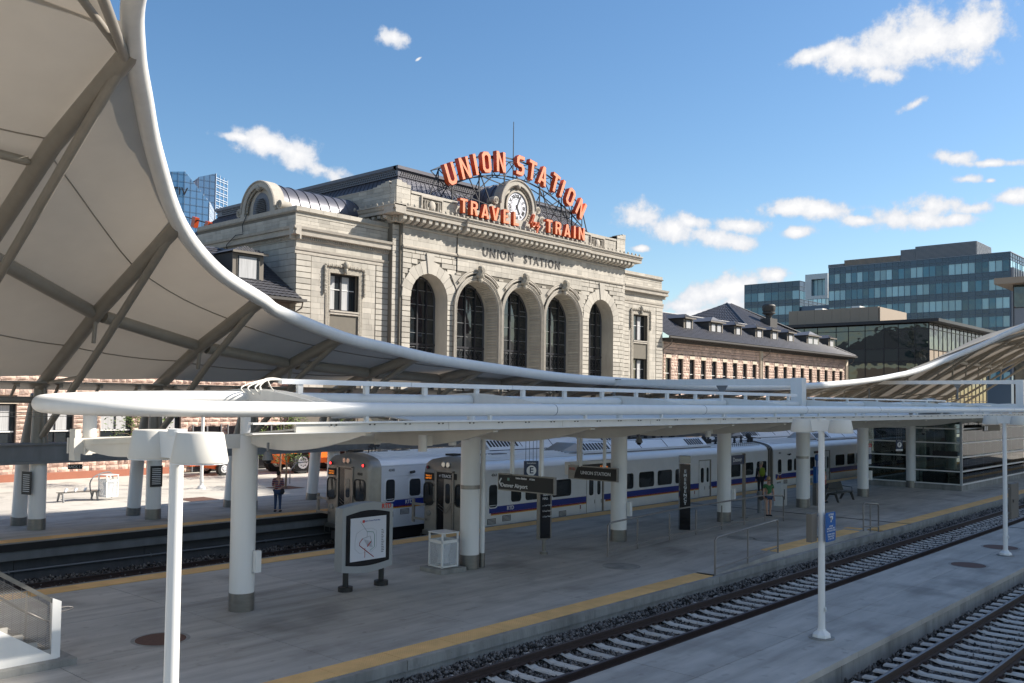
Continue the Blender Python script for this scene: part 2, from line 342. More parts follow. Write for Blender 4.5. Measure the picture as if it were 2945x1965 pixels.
def tagp(o, label=None, cat=None, group=None, kind=None):
    if label: o['label'] = label
    if cat: o['category'] = cat
    if group: o['group'] = group
    if kind: o['kind'] = kind
def thing(name, loc, label, cat, group=None, rz=0, kind=None):
    o = bpy.data.objects.new(name, None); COL.objects.link(o); o.location = loc; o.rotation_euler = (0, 0, rz); o.empty_display_size = .3
    tagp(o, label, cat, group, kind); return o
def dup(o, loc=None, label=None, rz=None, parent=None, top=True):
    c = o.copy(); COL.objects.link(c); c.parent = parent
    if top:
        if loc is not None: c.location = loc
        if rz is not None: c.rotation_euler = (0, 0, rz)
        if label: c['label'] = label
    for ch in list(o.children): dup(ch, parent=c, top=False)
    return c
UNIT = {}
def unit(m, kind='box'):
    k = (m, kind)
    if k not in UNIT:
        b = MB()
        if kind == 'box': b.box(-.5, .5, -.5, .5, -.5, .5)
        elif kind == 'rock':  # rough-faced block, bulging to -y
            vs = []; 
            rr = random.Random(5)
            for j in range(4):
                for i in range(4):
                    ed = i in (0, 3) or j in (0, 3)
                    vs.append((-.5 + i / 3, -.25 if ed else -.5 - rr.uniform(-.1, .45), -.5 + j / 3))
            fs = [(j*4+i, j*4+i+1, j*4+i+5, j*4+i+4) for j in range(3) for i in range(3)]
            b.add(vs, fs); b.add([(-.5,.5,-.5),(.5,.5,-.5),(.5,.5,.5),(-.5,.5,.5),(-.5,-.25,-.5),(.5,-.25,-.5),(.5,-.25,.5),(-.5,-.25,.5)], [(0,1,2,3),(4,5,1,0),(7,3,2,6),(4,0,3,7),(5,6,2,1)])
        UNIT[k] = b.mesh('block', m)
    return UNIT[k]
def inst(name, m, c, sz, parent, rz=0, kind='box'):
    o = bpy.data.objects.new(name, unit(m, kind)); COL.objects.link(o); o.parent = parent
    pl = (0, 0, 0); p = parent
    while p is not None: pl = tuple(a + b for a, b in zip(pl, p.location)); p = p.parent
    o.location = (c[0] - pl[0], c[1] - pl[1], c[2] - pl[2]); o.scale = sz; o.rotation_euler = (0, 0, rz); return o
def pieces(name, m, lst, parent, limit=300, kind='box', rest=None):
    # lst: (cx,cy,cz,sx,sy,sz,rz); those that show largest become parts of their own
    key = lambda q: -(max(q[3], q[4]) * q[5]) / ((q[0]) ** 2 + q[1] ** 2 + 1)
    L = sorted(lst, key=key); left = L[limit:]
    for q in L[:limit]: inst(name, m, q[:3], q[3:6], parent, q[6] if len(q) > 6 else 0, kind)
    if left:
        b = MB(); me = unit(m, kind); V = [v.co.copy() for v in me.vertices]; F = [tuple(p.vertices) for p in me.polygons]
        for q in left:
            rz = q[6] if len(q) > 6 else 0; c, s_ = math.cos(rz), math.sin(rz)
            b.add([(q[0] + v.x*q[3]*c - v.y*q[4]*s_, q[1] + v.x*q[3]*s_ + v.y*q[4]*c, q[2] + v.z*q[5]) for v in V], F)
        b.build(rest or name, m, parent, kind='stuff')
def txt(s, c, size, right, up, m, parent, name='lettering', ext=.004, align='CENTER', bold=0, label=None, cat=None, space=1):
    cu = bpy.data.curves.new('txt', 'FONT'); cu.body = s; cu.size = size; cu.align_x = align; cu.align_y = 'CENTER'; cu.extrude = ext; cu.offset = bold; cu.resolution_u = 3; cu.space_character = space
    ob = bpy.data.objects.new('txt', cu); me = bpy.data.meshes.new_from_object(ob); bpy.data.objects.remove(ob); bpy.data.curves.remove(cu)
    me.name = name; me.materials.clear(); me.materials.append(MATS[m])
    r, u = Vector(right).normalized(), Vector(up).normalized(); n = r.cross(u); pl = Vector((0, 0, 0)); p = parent
    while p is not None: pl = pl + p.location; p = p.parent
    me.transform(Matrix(((r.x, u.x, n.x, c[0] - pl.x), (r.y, u.y, n.y, c[1] - pl.y), (r.z, u.z, n.z, c[2] - pl.z), (0, 0, 0, 1))))
    o = bpy.data.objects.new(name, me); COL.objects.link(o); o.parent = parent; tagp(o, label, cat); return o
def rrect(w, h, r, n=3):   # rounded rectangle outline, centred
    out = []
    for cx, cy, a0 in ((w/2-r, h/2-r, 0), (-w/2+r, h/2-r, 90), (-w/2+r, -h/2+r, 180), (w/2-r, -h/2+r, 270)):
        for i in range(n + 1):
            a = R(a0 + 90 * i / n); out.append((cx + r * math.cos(a), cy + r * math.sin(a)))
    return out
def plate(b, outline, c, right, up, t):   # flat plate of thickness t towards right x up
    r, u = Vector(right), Vector(up); n = r.cross(u); c = Vector(c)
    return b.prism([c + r * x + u * y for x, y in outline], n * t)
def ring(b, outer, inner, c, right, up, t):
    r, u = Vector(right), Vector(up); n = r.cross(u) * t; c = Vector(c); k = len(outer)
    P = [c + r*x + u*y for x, y in outer] + [c + r*x + u*y for x, y in inner]
    P2 = [p + n for p in P]; fs = []
    for i in range(k):
        j = (i + 1) % k
        fs += [(i, j, k + j, k + i), (2*k + i, 3*k + i, 3*k + j, 2*k + j), (i, 2*k + i, 2*k + j, j), (k + i, k + j, 3*k + j, 3*k + i)]
    return b.add(P + P2, fs)
# ================================================================ ground, platforms, tracks
XA, XB = -12, 112
MB().add([(-3000,-3000,-1.62),(3000,-3000,-1.62),(3000,3000,-1.62),(-3000,3000,-1.62)], [(0,1,2,3)]).build('ground', 'asphalt', kind='structure')
def slabs(parent, y0, y1, x0, x1, dx, rows, m='concrete', zt=0.0, gap=.016, th=.12):
    xs = x0
    while xs < x1 - .1:
        xe = min(xs + dx, x1)
        for j in range(rows):
            a = y0 + (y1 - y0) * j / rows; b = y0 + (y1 - y0) * (j + 1) / rows
            inst('slab', m, ((xs + xe) / 2, (a + b) / 2, zt - th / 2 + random.uniform(-.001, .001)), (xe - xs - gap, b - a - gap, th), parent)
        xs = xe
# platform 1 (island, in front of the train)
b = MB(); b.box(XA, XB, 13.36, 24.85, -1.6, -.13); P1 = b.build('platform', 'curb', kind='structure')
slabs(P1, 14.04, 24.04, XA, XB, 3.85, 3)
b = MB()
x = XA
while x < XB:
    b.box(x + .01, min(x + 6, XB) - .01, 13.27, 13.418, -.20, .0); b.box(x + .01, min(x + 6, XB) - .01, 24.75, 24.93, -.28, 0); x += 6
b.build('curb_edge', 'curb', P1)
b = MB(); x = XA
while x < XB: b.box(x + .004, min(x + 3.0, XB) - .004, 13.325, 13.37, -.60, -.201); x += 3.0
b.build('side_wall', 'curb', P1)
def tiles(y0, y1, ranges, parent, z=0.006):
    for a, c in ranges:
        x = a
        while x < c - .05:
            e = min(x + 1.5, c); inst('tactile_tile', 'tactile', ((x + e) / 2, (y0 + y1) / 2, z - .02), (e - x - .012, y1 - y0 - .008, .05), parent); x = e
tiles(13.42, 14.03, [(XA, 23.9), (37.3, XB)], P1)
tiles(24.05, 24.74, [(XA, XB)], P1)
# raised boarding section with ramps
b = MB(); zt = .17
b.add([(24.1,13.5,.004),(28.1,13.5,zt),(35.4,13.5,zt),(37.0,13.5,.004),(24.1,17.45,.004),(28.1,17.45,zt),(35.4,17.45,zt),(37.0,17.45,.004),
       (24.1,13.5,-.1),(37.0,13.5,-.1),(24.1,17.45,-.1),(37.0,17.45,-.1)],
      [(0,1,5,4),(1,2,6,5),(2,3,7,6),(8,0,1,2,3,9),(10,4,5,6,7,11)])
b.build('ramp', 'concrete', P1)
tiles(13.54, 14.15, [(28.3, 35.2)], P1, z=zt + .012)
inst('tactile_tile', 'tactile', (36.35, 14.35, .06), (1.0, .6, .03), P1)
# platform 2 (next to the camera)
b = MB(); b.box(XA, XB, 7.33, 10.12, -1.6, -.13); P2 = b.build('platform', 'curb', kind='structure')
slabs(P2, 7.26, 10.20, XA, XB, 3.85, 2, gap=.012)
b = MB(); x = XA
while x < XB: b.box(x + .01, min(x + 5, XB) - .01, 7.28, 7.325, -.62, -.125); b.box(x + .01, min(x + 5, XB) - .01, 10.125, 10.18, -.62, -.125); x += 5
b.build('side_wall', 'curb', P2)
# platform 3 (far side of the pit) and plaza
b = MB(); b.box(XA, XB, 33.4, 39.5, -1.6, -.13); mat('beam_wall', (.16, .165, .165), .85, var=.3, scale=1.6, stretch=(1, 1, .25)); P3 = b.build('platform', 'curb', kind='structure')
slabs(P3, 33.92, 39.5, XA, XB, 3.85, 2)
tiles(33.22, 33.9, [(XA, XB)], P3)
MB().box(XA, XB, 33.0, 33.21, -.02, .0).build('curb_edge', 'curb', P3)
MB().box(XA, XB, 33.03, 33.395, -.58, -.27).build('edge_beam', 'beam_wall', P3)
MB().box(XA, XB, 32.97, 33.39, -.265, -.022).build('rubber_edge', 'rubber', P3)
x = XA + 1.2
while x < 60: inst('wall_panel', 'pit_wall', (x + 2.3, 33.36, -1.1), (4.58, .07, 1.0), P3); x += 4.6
b = MB(); b.tube([(XA, 33.24, -.98), (60, 33.24, -.98)], .035, 8)
for x in range(-8, 60, 5): b.box(x, x + .05, 33.2, 33.33, -1.03, -.93)
b.build('pipe', 'grey_steel', P3)
PZ = thing('plaza', (0, 39.5, 0), None, None, kind='structure')
MB().box(XA - 30, 240, 39.52, 75, -1.6, -.13).build('base', 'plaza_concrete', PZ)
slabs(PZ, 39.53, 56.0, XA, XB, 3.6, 4, m='plaza_concrete', gap=.015)
# ---- tracks
def rail(b, y, zt, x0, x1):
    b.k = 0; b.sweep([(y-.035, zt-.045), (y-.035, zt-.003)], 0, x0, x1); b.sweep([(y+.035, zt-.003), (y+.035, zt-.045)], 0, x0, x1)
    b.sweep([(y+.035, zt-.045), (y+.01, zt-.06), (y+.01, zt-.145), (y+.07, zt-.16), (y+.07, zt-.175)], 0, x0, x1)
    b.sweep([(y-.07, zt-.175), (y-.07, zt-.16), (y-.01, zt-.145), (y-.01, zt-.06), (y-.035, zt-.045)], 0, x0, x1)
    b.k = 1; b.sweep([(y-.035, zt-.003), (y-.026, zt), (y+.026, zt), (y+.035, zt-.003)], 0, x0, x1); b.k = 0
sl = MB(); zz = -.375
prof = [(-1.22,.0),(-.95,.005),(-.62,-.0),(-.45,-.045),(.45,-.045),(.62,-.0),(.95,.005),(1.22,.0)]
for j, (y, z) in enumerate(prof):
    for dx, dz in ((-.12, -.03), (-.085, 0), (.085, 0), (.12, -.03)): sl.v.append((dx, y, z + dz))
for j in range(len(prof) - 1):
    for i in range(3): sl.f.append((j*4+i, j*4+i+1, j*4+i+5, j*4+i+4)); sl.m.append(0)
sl.f += [(0,1,2,3), (28,29,30,31)]; sl.m += [0, 0]
SLEEP = sl.mesh('sleeper', 'sleeper')
cl = MB()
y, d = 0, 1
cl.tube([(-.05, y - d*.03, .03), (-.05, y + d*.05, .055), (.03, y + d*.05, .05), (.05, y, .04), (-.03, y - d*.04, .03)], .014, 5); cl.box(-.07, .07, y - .04, y + .04, 0, .03)
CLIP = cl.mesh('rail_clip', 'rail_rust')
def track(y, x0, x1, label, clips=True):
    T = thing('railway_track', (x0, y, -.2), label, 'track', 'railway tracks between the platforms')
    for s_ in (-1, 1):
        b = MB(); rail(b, y + s_ * .7175, -.2, x0, x1); b.build('rail', ['rail_rust', 'rail_top'], T)
    n = 0; x = x0 + .3
    while x < x1:
        o = bpy.data.objects.new('sleeper', SLEEP); COL.objects.link(o); o.parent = T; o.location = (x - x0, 0, -.172)
        if clips and x < 44:
            for s_ in (-1, 1):
                for d in (-1, 1): o = bpy.data.objects.new('rail_clip', CLIP); COL.objects.link(o); o.parent = T; o.location = (x - x0, s_ * .7175 + d * .125, -.172); o.scale = (1, d, 1)
        x += .575
    return T
track(11.70, 5, 96, 'railway track between the two near platforms, concrete sleepers and rusty rails')
track(5.83, 5, 70, 'railway track in the bottom right corner in front of the near platform')
for y, lb in ((26.65, 'sunken railway track under the train beside the centre platform'), (31.2, 'sunken railway track along the far pit wall')):
    T = thing('railway_track', (-12, y, -1.2), lb, 'track', 'railway tracks between the platforms')
    for s_ in (-1, 1):
        b = MB(); rail(b, y + s_ * .7175, -1.2, -12, 110); b.build('rail', ['rail_rust', 'rail_top'], T)
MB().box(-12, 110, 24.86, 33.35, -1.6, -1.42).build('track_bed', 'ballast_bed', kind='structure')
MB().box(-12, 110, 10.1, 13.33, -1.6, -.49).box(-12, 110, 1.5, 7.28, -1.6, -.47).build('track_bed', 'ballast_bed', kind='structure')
def stones(name, zones, n, label_seed, size=(.028, .055)):
    rs = np.random.RandomState(label_seed)
    base = np.array([(1,0,0),(-1,0,0),(0,1,0),(0,-1,0),(0,0,1),(0,0,-1)], float); F = np.array([(0,2,4),(2,1,4),(1,3,4),(3,0,4),(2,0,5),(1,2,5),(3,1,5),(0,3,5)])
    Vs = []
    for (x0, x1, y0, y1, z, dz, cnt) in zones:
        # density falls with distance from the camera, stones grow to match
        u = rs.rand(cnt); X = x0 + (x1 - x0) * u ** 1.7; Y = y0 + (y1 - y0) * rs.rand(cnt)
        Z = z + dz(X, Y) if callable(dz) else z + dz * rs.rand(cnt)
        r = rs.uniform(size[0], size[1], cnt) * (1 + np.maximum(0, (X - 15)) / 55)
        V = base[None] * (r[:, None, None] * rs.uniform(.55, 1.25, (cnt, 6, 1)))
        a = rs.rand(cnt) * 6.28; c, s_ = np.cos(a), np.sin(a)
        x, y = V[..., 0].copy(), V[..., 1].copy(); V[..., 0] = x * c[:, None] - y * s_[:, None]; V[..., 1] = x * s_[:, None] + y * c[:, None]
        sh = rs.uniform(-.4, .4, (cnt, 1)); V[..., 2] += V[..., 0] * sh
        V += np.stack([X, Y, Z], 1)[:, None, :]; Vs.append(V.reshape(-1, 3))
    V = np.concatenate(Vs); k = len(V) // 6
    FF = (F[None] + (np.arange(k) * 6)[:, None, None]).reshape(-1)
    me = bpy.data.meshes.new(name); me.vertices.add(len(V)); me.vertices.foreach_set('co', V.astype(np.float32).ravel())
    me.loops.add(len(FF)); me.loops.foreach_set('vertex_index', FF.astype(np.int32)); me.polygons.add(len(FF) // 3)
    me.polygons.foreach_set('loop_start', np.arange(0, len(FF), 3, dtype=np.int32)); me.update(calc_edges=True); me.materials.append(MATS['ballast'])
    o = bpy.data.objects.new(name, me); COL.objects.link(o); return o
def bz(yc):   # ballast level: shoulders high, a little lower between sleepers
    return lambda X, Y: np.where(np.abs(Y - yc) > 1.28, .03, 0) + np.where((Y - yc > .9) & (yc > 8), .09, 0) + np.random.rand(len(X)) * .03
np.random.seed(3)
o = stones('ballast', [(5, 75, 10.22, 13.32, -.485, bz(11.7), 46000), (5, 60, 2.6, 7.27, -.485, bz(5.83), 34000)], 0, 1)
tagp(o, 'crushed grey stone ballast around the sleepers of the near tracks', 'ballast', kind='stuff')
o = stones('ballast', [(4, 40, 31.9, 33.3, -1.40, .12, 6000), (4, 30, 24.95, 31.9, -1.42, .04, 9000)], 0, 2, (.04, .07))
tagp(o, 'dark stone ballast heaped in the pit below the far wall', 'ballast', kind='stuff')
# manhole covers and saw cuts
def manhole(x, y, label, r=.42, m='rust_iron', z=.003):
    t = thing('manhole_cover', (x, y, z), label, 'manhole cover', 'manhole covers in the platforms')
    MB().lathe((x, y, z), [(r, -.03), (r, .004), (.001, .006)], 24).build('lid', m, t)
    b = MB(); ring(b, rrect(2*r+.16, 2*r+.16, r+.08, 8), rrect(2*r+.02, 2*r+.02, r+.009, 8), (x, y, z), (1,0,0), (0,1,0), .003); b.build('rim', 'curb', t)
manhole(9.5, 18.04, 'rusty round manhole cover beside the tall white lamp post on the left', .5)
manhole(23.3, 16.2, 'pale round manhole cover left of the long railing', .5, 'curb')
manhole(30.3, 15.9, 'pale round manhole cover behind the short sloping railing, the farther one', .42, 'curb', .175)
manhole(30.6, 15.0, 'pale round manhole cover behind the short sloping railing, the nearer one', .45, 'curb', .175)
manhole(31.35, 8.65, 'oval looking half rusty manhole cover on the near platform', .5)
manhole(36.1, 8.9, 'brown manhole cover beside the base of the rightmost lamp post', .55)
# expansion joints across the platforms
MB().box(42.3, 42.42, 7.27, 10.2, .0035, .006).build('expansion_joint', 'rubber', P2)
MB().box(40.1, 40.24, 13.3, 24.9, .0095, .013).build('expansion_joint', 'rubber', P1)
# ---------------- railings
mat('rail_steel', (.23,.215,.20), .42, metal=.4)
def railing(pts, label, posts, h=1.07, low=.18):
    x0, y0, z0 = pts[0]
    t = thing('railing', (x0, y0, z0), label, 'railing', 'tubular steel railings on the platform')
    P = [Vector(p) for p in pts]
    top = [P[0], P[0] + Vector((0, 0, h - .08)), P[0] + (P[1] - P[0]).normalized() * .08 + Vector((0, 0, h))] + [p + Vector((0, 0, h)) for p in P[1:-1]] + \
          [P[-1] + (P[-2] - P[-1]).normalized() * .08 + Vector((0, 0, h)), P[-1] + Vector((0, 0, h - .08)), P[-1]]
    MB().tube(top, .030, 8).build('top_rail', 'rail_steel', t, smooth=True)
    MB().tube([p + Vector((0, 0, low)) for p in P], .024, 8).build('bottom_rail', 'rail_steel', t, smooth=True)
    for q in posts: MB().cyl(q, (q[0], q[1], q[2] + h), .026, n=8).build('post', 'rail_steel', t, smooth=True)
Yr = 17.5
def hz(x): return min(zt, max(0, (x - 24.1) / 4 * zt), max(0, (37 - x) / 1.6 * zt))
railing([(24.4, Yr, 0), (28.1, Yr, .12), (35.4, Yr, .15), (37.1, Yr, 0)], 'long steel railing along the ramp beside the emergency post', [(x, Yr, .0) for x in (26.1, 28.1, 29.9, 31.8, 33.6, 35.4)])
railing([(24.1, 13.47, 0), (28.15, 13.47, zt)], 'short sloping steel railing at the platform edge by the track, left one', [(26.1, 13.47, .08)])
railing([(35.4, 13.47, zt), (36.95, 13.47, 0)], 'short steel railing at the platform edge by the track, right one', [(36.1, 13.47, .08)])
# ================================================================ train hall canopy (tensile roof on tubular ribs)
CAN = thing('train_hall_canopy', (13.86, 35.8, 0), 'sweeping white tensile canopy on tubular steel ribs, curling up at both ends', 'canopy')
RIML = [(6.2, 6, 14.9), (6.6, 10, 14.3), (7.2, 13.6, 13.7), (8.2, 17.2, 12.95), (9.35, 19.6, 12.68), (10.6, 21.7, 12.35), (12, 23.8, 11.6), (13.86, 25.85, 10.2), (16, 27.3, 9.15),
        (18.38, 28.3, 8.45), (19.6, 28.85, 8.1), (22.9, 29.45, 7.42), (25.3, 29.7, 7.14), (28.5, 29.9, 6.78), (32.9, 30, 6.48), (38, 30, 6.2), (43.2, 30, 6.1), (50, 30, 6.0), (57, 30, 6.05),
        (66, 30, 6.28), (72.5, 29.75, 6.6), (78.6, 29.2, 7.05), (83, 28.7, 7.55), (86.2, 28.0, 8.05), (88.7, 27.0, 8.8), (90.1, 25.5, 9.65), (90.6, 23.6, 10.55), (90.9, 21.5, 11.6), (91.4, 19, 12.7), (92, 15, 13.9), (93, 10, 14.8), (93.4, 6, 15.1)]
def cat(P, n=6):
    P = [Vector(p) for p in P]; out = []
    for i in range(len(P) - 1):
        a, b, c, d = P[max(i-1, 0)], P[i], P[i+1], P[min(i+2, len(P)-1)]
        for k in range(n):
            t = k / n; out.append(.5 * ((2*b) + (c-a)*t + (2*a-5*b+4*c-d)*t*t + (3*b-a-3*c+d)*t**3))
    out.append(P[-1]); return out
RIM = cat(RIML, 6)
MB().tube(RIM, .24, 24).build('rim_tube', 'white_paint', CAN, smooth=True)
def rim_at(x):
    best = None
    for i in range(len(RIM) - 1):
        a, b = RIM[i], RIM[i+1]
        if (a.x - x) * (b.x - x) <= 0 and abs(b.x - a.x) > 1e-6:
            t = (x - a.x) / (b.x - a.x); return a.lerp(b, t)
    return None
def rib_curve(X):
    base = Vector((X, 35.8, 5.3)); r = rim_at(X) if 9 < X < 91 else None
    if r is None:
        return [base, Vector((X, 31.0, 8.35)), Vector((X, 25.3, 11.2)), Vector((X, 19.8, 12.75))], False
    sp = (base - r).length
    j = base.lerp(r, .46) + Vector((0, -.10, .19)) * sp * .16
    if sp > 15: return [base, j, base.lerp(r, .72) + Vector((0, -.10, .30)) * sp * .12, r], True
    return [base, j, r], True
def ext_curve(X): return [Vector((X, 19.8, 12.75)), Vector((X, 15, 13.9)), Vector((X, 10, 14.8)), Vector((X, 4, 15.3))]
RX = [50 + 4.517 * i for i in range(-12, 16)]
CUR = {}
for X in RX: CUR[X] = rib_curve(X)
def along(pts, t):
    L = [(pts[i+1] - pts[i]).length for i in range(len(pts)-1)]; tot = sum(L) * t
    for i, l in enumerate(L):
        if tot <= l or i == len(L) - 1: return pts[i].lerp(pts[i+1], min(1, tot / l))
        tot -= l
for X in RX:
    pts, rim = CUR[X]; r0 = .235
    near = X < 45
    top = pts[:]
    if rim: top[-1] = pts[-1] + (pts[-2] - pts[-1]).normalized() * .1
    MB().tube(top, r0, 14 if near else 8).build('rib_tube', 'truss_paint', CAN, smooth=True)
    if not rim: MB().tube(ext_curve(X), r0, 10).build('rib_tube', 'truss_paint', CAN, smooth=True)
    # lower chord: leaves the rib near the rim and comes down to the post
    e = along(pts, .97 if rim else .8); foot = Vector((X, 35.55, 3.45)); mid = Vector((X, 34.05, 4.5))
    sp = (pts[0] - pts[-1]).length
    lower = [foot, mid, along(pts, .5) + Vector((0, -.25, -.95 * min(1.4, sp / 9))), e + Vector((0, .1, -.12))]
    MB().tube(lower, .125, 10 if near else 6).build('lower_chord', 'truss_paint', CAN, smooth=True)
    q = along(pts, .46); lq = along(lower[::-1], .5)
    MB().cyl(q, (X, q.y + .15, along(lower, .52).z), .075, n=8).build('strut', 'truss_paint', CAN)
    MB().cyl(pts[0] + Vector((0, -.15, .1)), along(lower, .34), .06, n=8).build('strut', 'truss_paint', CAN)
    # post on the platform with base collar, leaning back leg
    MB().add([(X, 35.5, 3.2), (X, 36.3, 3.2), (X, 36.25, 5.2), (X, 35.2, 5.6)], []).prism([(X-.03, 35.35, 3.2), (X-.03, 36.25, 3.2), (X-.03, 36.15, 5.3), (X-.03, 35.45, 5.3)], (.06, 0, 0)).cyl((X, 35.8, 3.2), (X, 35.8, 5.35), .30, .22, n=16).build('post_head', 'truss_paint', CAN, smooth=False)
    c = MB().cyl((X, 35.8, .0), (X, 35.8, 2.47), .30, n=20).build('post', 'white_paint', CAN, smooth=True)
    MB().cyl((X, 35.8, .0), (X, 35.8, .42), .315, n=20).build('collar', 'stainless', c, smooth=True)
    c = MB().cyl((X, 37.5, .0), (X, 37.2, 2.6), .27, n=16).build('post', 'white_paint', CAN, smooth=True)
    MB().cyl((X, 37.5, .0), (X, 37.46, .34), .29, n=16).build('collar', 'stainless', c, smooth=True)
    MB().cyl((X, 37.2, 2.6), (X, 36.3, 5.0), .22, .16, n=10).build('back_leg', 'truss_paint', CAN, smooth=True)
for i in range(len(RX) - 1):
    A, B = CUR[RX[i]], CUR[RX[i+1]]
    for t, r in ((.46, .225),) + (((.70, .12),) if not (A[1] and B[1]) else ()):
        a, b = along(A[0], t), along(B[0], t); d = (b - a).normalized()
        MB().cyl(a + d * .3, b - d * .3, r, n=12).cyl(a, b, .08, n=6).build('purlin', 'truss_paint', CAN, smooth=True)
    # fabric panel above the ribs, seams under it
    up = Vector((0, -.25, .42)); b_ = MB(); NU, NV = 6, 14
    x0_, x1_ = RX[i], RX[i+1]
    def edge(u):
        x = x0_ + (x1_ - x0_) * u
        if A[1] and B[1]: r_ = rim_at(x)
        else: return None
        d = (Vector((x, 35.8, 5.3)) - r_).normalized(); return r_ + d * .45 + Vector((0, 0, .12))
    def FP(u, v):
        bow = 4 * u * (1 - u); sag = -.10 * bow
        base_ = lambda w: along(A[0], w).lerp(along(B[0], w), u)
        p = base_(v) + up * (1 - .0 * v) + Vector((0, 0, sag))
        e_ = edge(u)
        if e_ is not None: p = p + (e_ - (base_(1) + up + Vector((0, 0, sag)))) * v ** 3
        return p
    for jv in range(NV + 1):
        for iu in range(NU + 1): b_.v.append(tuple(FP(iu / NU, jv / NV)))
    for jv in range(NV):
        for iu in range(NU):
            k = jv * (NU + 1) + iu; b_.f.append((k, k + 1, k + NU + 2, k + NU + 1)); b_.m.append(0)
    b_.build('fabric_panel', 'fabric', CAN, smooth=True)
    if not (A[1] and B[1]):     # end bays: fabric runs on past the oculus
        ea = ext_curve(x0_) if not A[1] else None; eb = ext_curve(x1_) if not B[1] else None; g_ = MB(); m_ = 8
        for k in range(m_ + 1):
            t_ = k / m_
            def pt(e_, X_, own):
                if e_: return along(e_, t_) + up
                y_s = own.y + (5 - own.y) * t_; c_ = min((q for q in RIM if (q.x < 20) == (X_ < 50)), key=lambda q: abs(q.y - y_s)); return c_ + Vector((-.55 if X_ < 50 else .55, 0, .25))
            g_.v += [tuple(pt(ea, x0_, A[0][-1])), tuple(pt(eb, x1_, B[0][-1]))]
        for k in range(m_): g_.f.append((2*k, 2*k+1, 2*k+3, 2*k+2)); g_.m.append(0)
        g_.build('fabric_panel', 'fabric', CAN, smooth=True)
    for v in (.2, .72):
        MB().tube([FP(u / 6, v) + Vector((0, 0, -.03)) for u in range(7)], .022, 5).build('seam', 'truss_paint', CAN)
for (p, q, r) in (((9.3, 19.9, 12.5), (4.83, 12.5, 11.9), .11), ((9.3, 19.9, 12.5), (4.83, 16.2, 13.9), .09), ((90.7, 23.0, 10.6), (95.2, 15, 13.9), .11)): MB().cyl(p, q, r, n=10).build('strut', 'truss_paint', CAN, smooth=True)
# gutter plate, brackets, eave tube and the long beam over the posts
x0, x1 = RX[0] - 2, RX[-1] + 1
MB().prism([(x0, 35.0, 5.42), (x0, 36.3, 5.18), (x0, 36.3, 5.24), (x0, 35.0, 5.48)], (x1 - x0, 0, 0)).build('gutter_plate', 'truss_paint', CAN)
MB().cyl((x0, 36.0, 4.80), (x1, 36.0, 4.80), .13, n=10).build('eave_tube', 'truss_paint', CAN, smooth=True)
k = x0 + .9
while k < x1:
    MB().prism([(k, 35.3, 5.36), (k, 35.42, 5.40), (k, 36.0, 4.86), (k, 35.86, 4.86)], (.07, 0, 0)).box(k - .03, k + .1, 35.2, 35.32, 5.26, 5.42).build('bracket', 'truss_paint', CAN); k += 1.51
b = MB(); b.box(x0, x1, 35.42, 36.15, 2.56, 3.14); b.box(x0, x1, 35.3, 36.2, 3.14, 3.2); b.box(x0, x1, 35.3, 36.2, 2.46, 2.56)
MATS['beam_grey'] = mat('beam_grey', (.19, .20, .21), .7, var=.25, scale=2.5, stretch=(1, 1, .25))
b.build('platform_beam', 'beam_grey', CAN)
# floodlights on the beam
for k, x in enumerate((11.9, 15.6, 20.1)):
    t = thing('floodlight', (x, 35.4, 3.2), ['black floodlight lying on the grey beam at the left edge', 'black floodlight on the grey beam right of the leaning canopy post', 'black floodlight on the grey beam hidden behind the lamp head'][k], 'floodlight', 'floodlights on the grey canopy beam')
    MB().box(x-.3, x+.3, 35.25, 35.5, 3.28, 3.40).build('housing', 'black', t); MB().box(x-.2, x-.12, 35.3, 35.45, 3.2, 3.28).box(x+.12, x+.2, 35.3, 35.45, 3.2, 3.28).build('bracket', 'black', t)
# ================================================================ platform canopy in front of the train
PC = thing('platform_canopy', (12.1, 19.2, 0), 'white platform canopy with a long rounded rim tube, curved arms and round columns', 'canopy')
YN, YF, YS = 15.3, 23.1, 19.2; XE = 104
def rimY(y_s, pl):
    pts = [(XE, y_s, pl)] ; return pts
nose = [(XE, YN, 4.755), (30, YN, 4.755), (16, YN, 4.755), (11, YN, 4.765), (9.3, 15.32, 4.77), (8.2, 15.42, 4.78), (7.4, 15.7, 4.79), (6.85, 16.25, 4.80), (6.66, 16.95, 4.82), (6.85, 17.6, 4.85), (7.5, 18.2, 4.89), (8.6, 18.75, 4.93), (9.8, 19.05, 4.96), (11.2, 19.18, 4.98), (12.1, 19.2, 4.98)]
npts = [Vector(p) for p in nose[:4]] + cat(nose[3:], 5)[1:]
MB().tube(npts, .15, 24).build('rim_tube', 'white_paint', PC, smooth=True)
MB().tube([(XE, YF, 4.76), (15.5, YF, 4.76), (13.6, 22.9, 4.77), (12.8, 22.2, 4.8), (12.4, 21.2, 4.85)], .15, 12).build('rim_tube', 'white_paint', PC, smooth=True)
b = MB(); k = 0
x = 18.84
while x < XE: b.cyl((x - .012, YN, 4.755), (x + .012, YN, 4.755), .1525, n=24); x += 7.7
b.build('tube_joint', 'grey_steel', PC, smooth=True)
CX = [12.1 + 7.66 * i for i in range(12)]
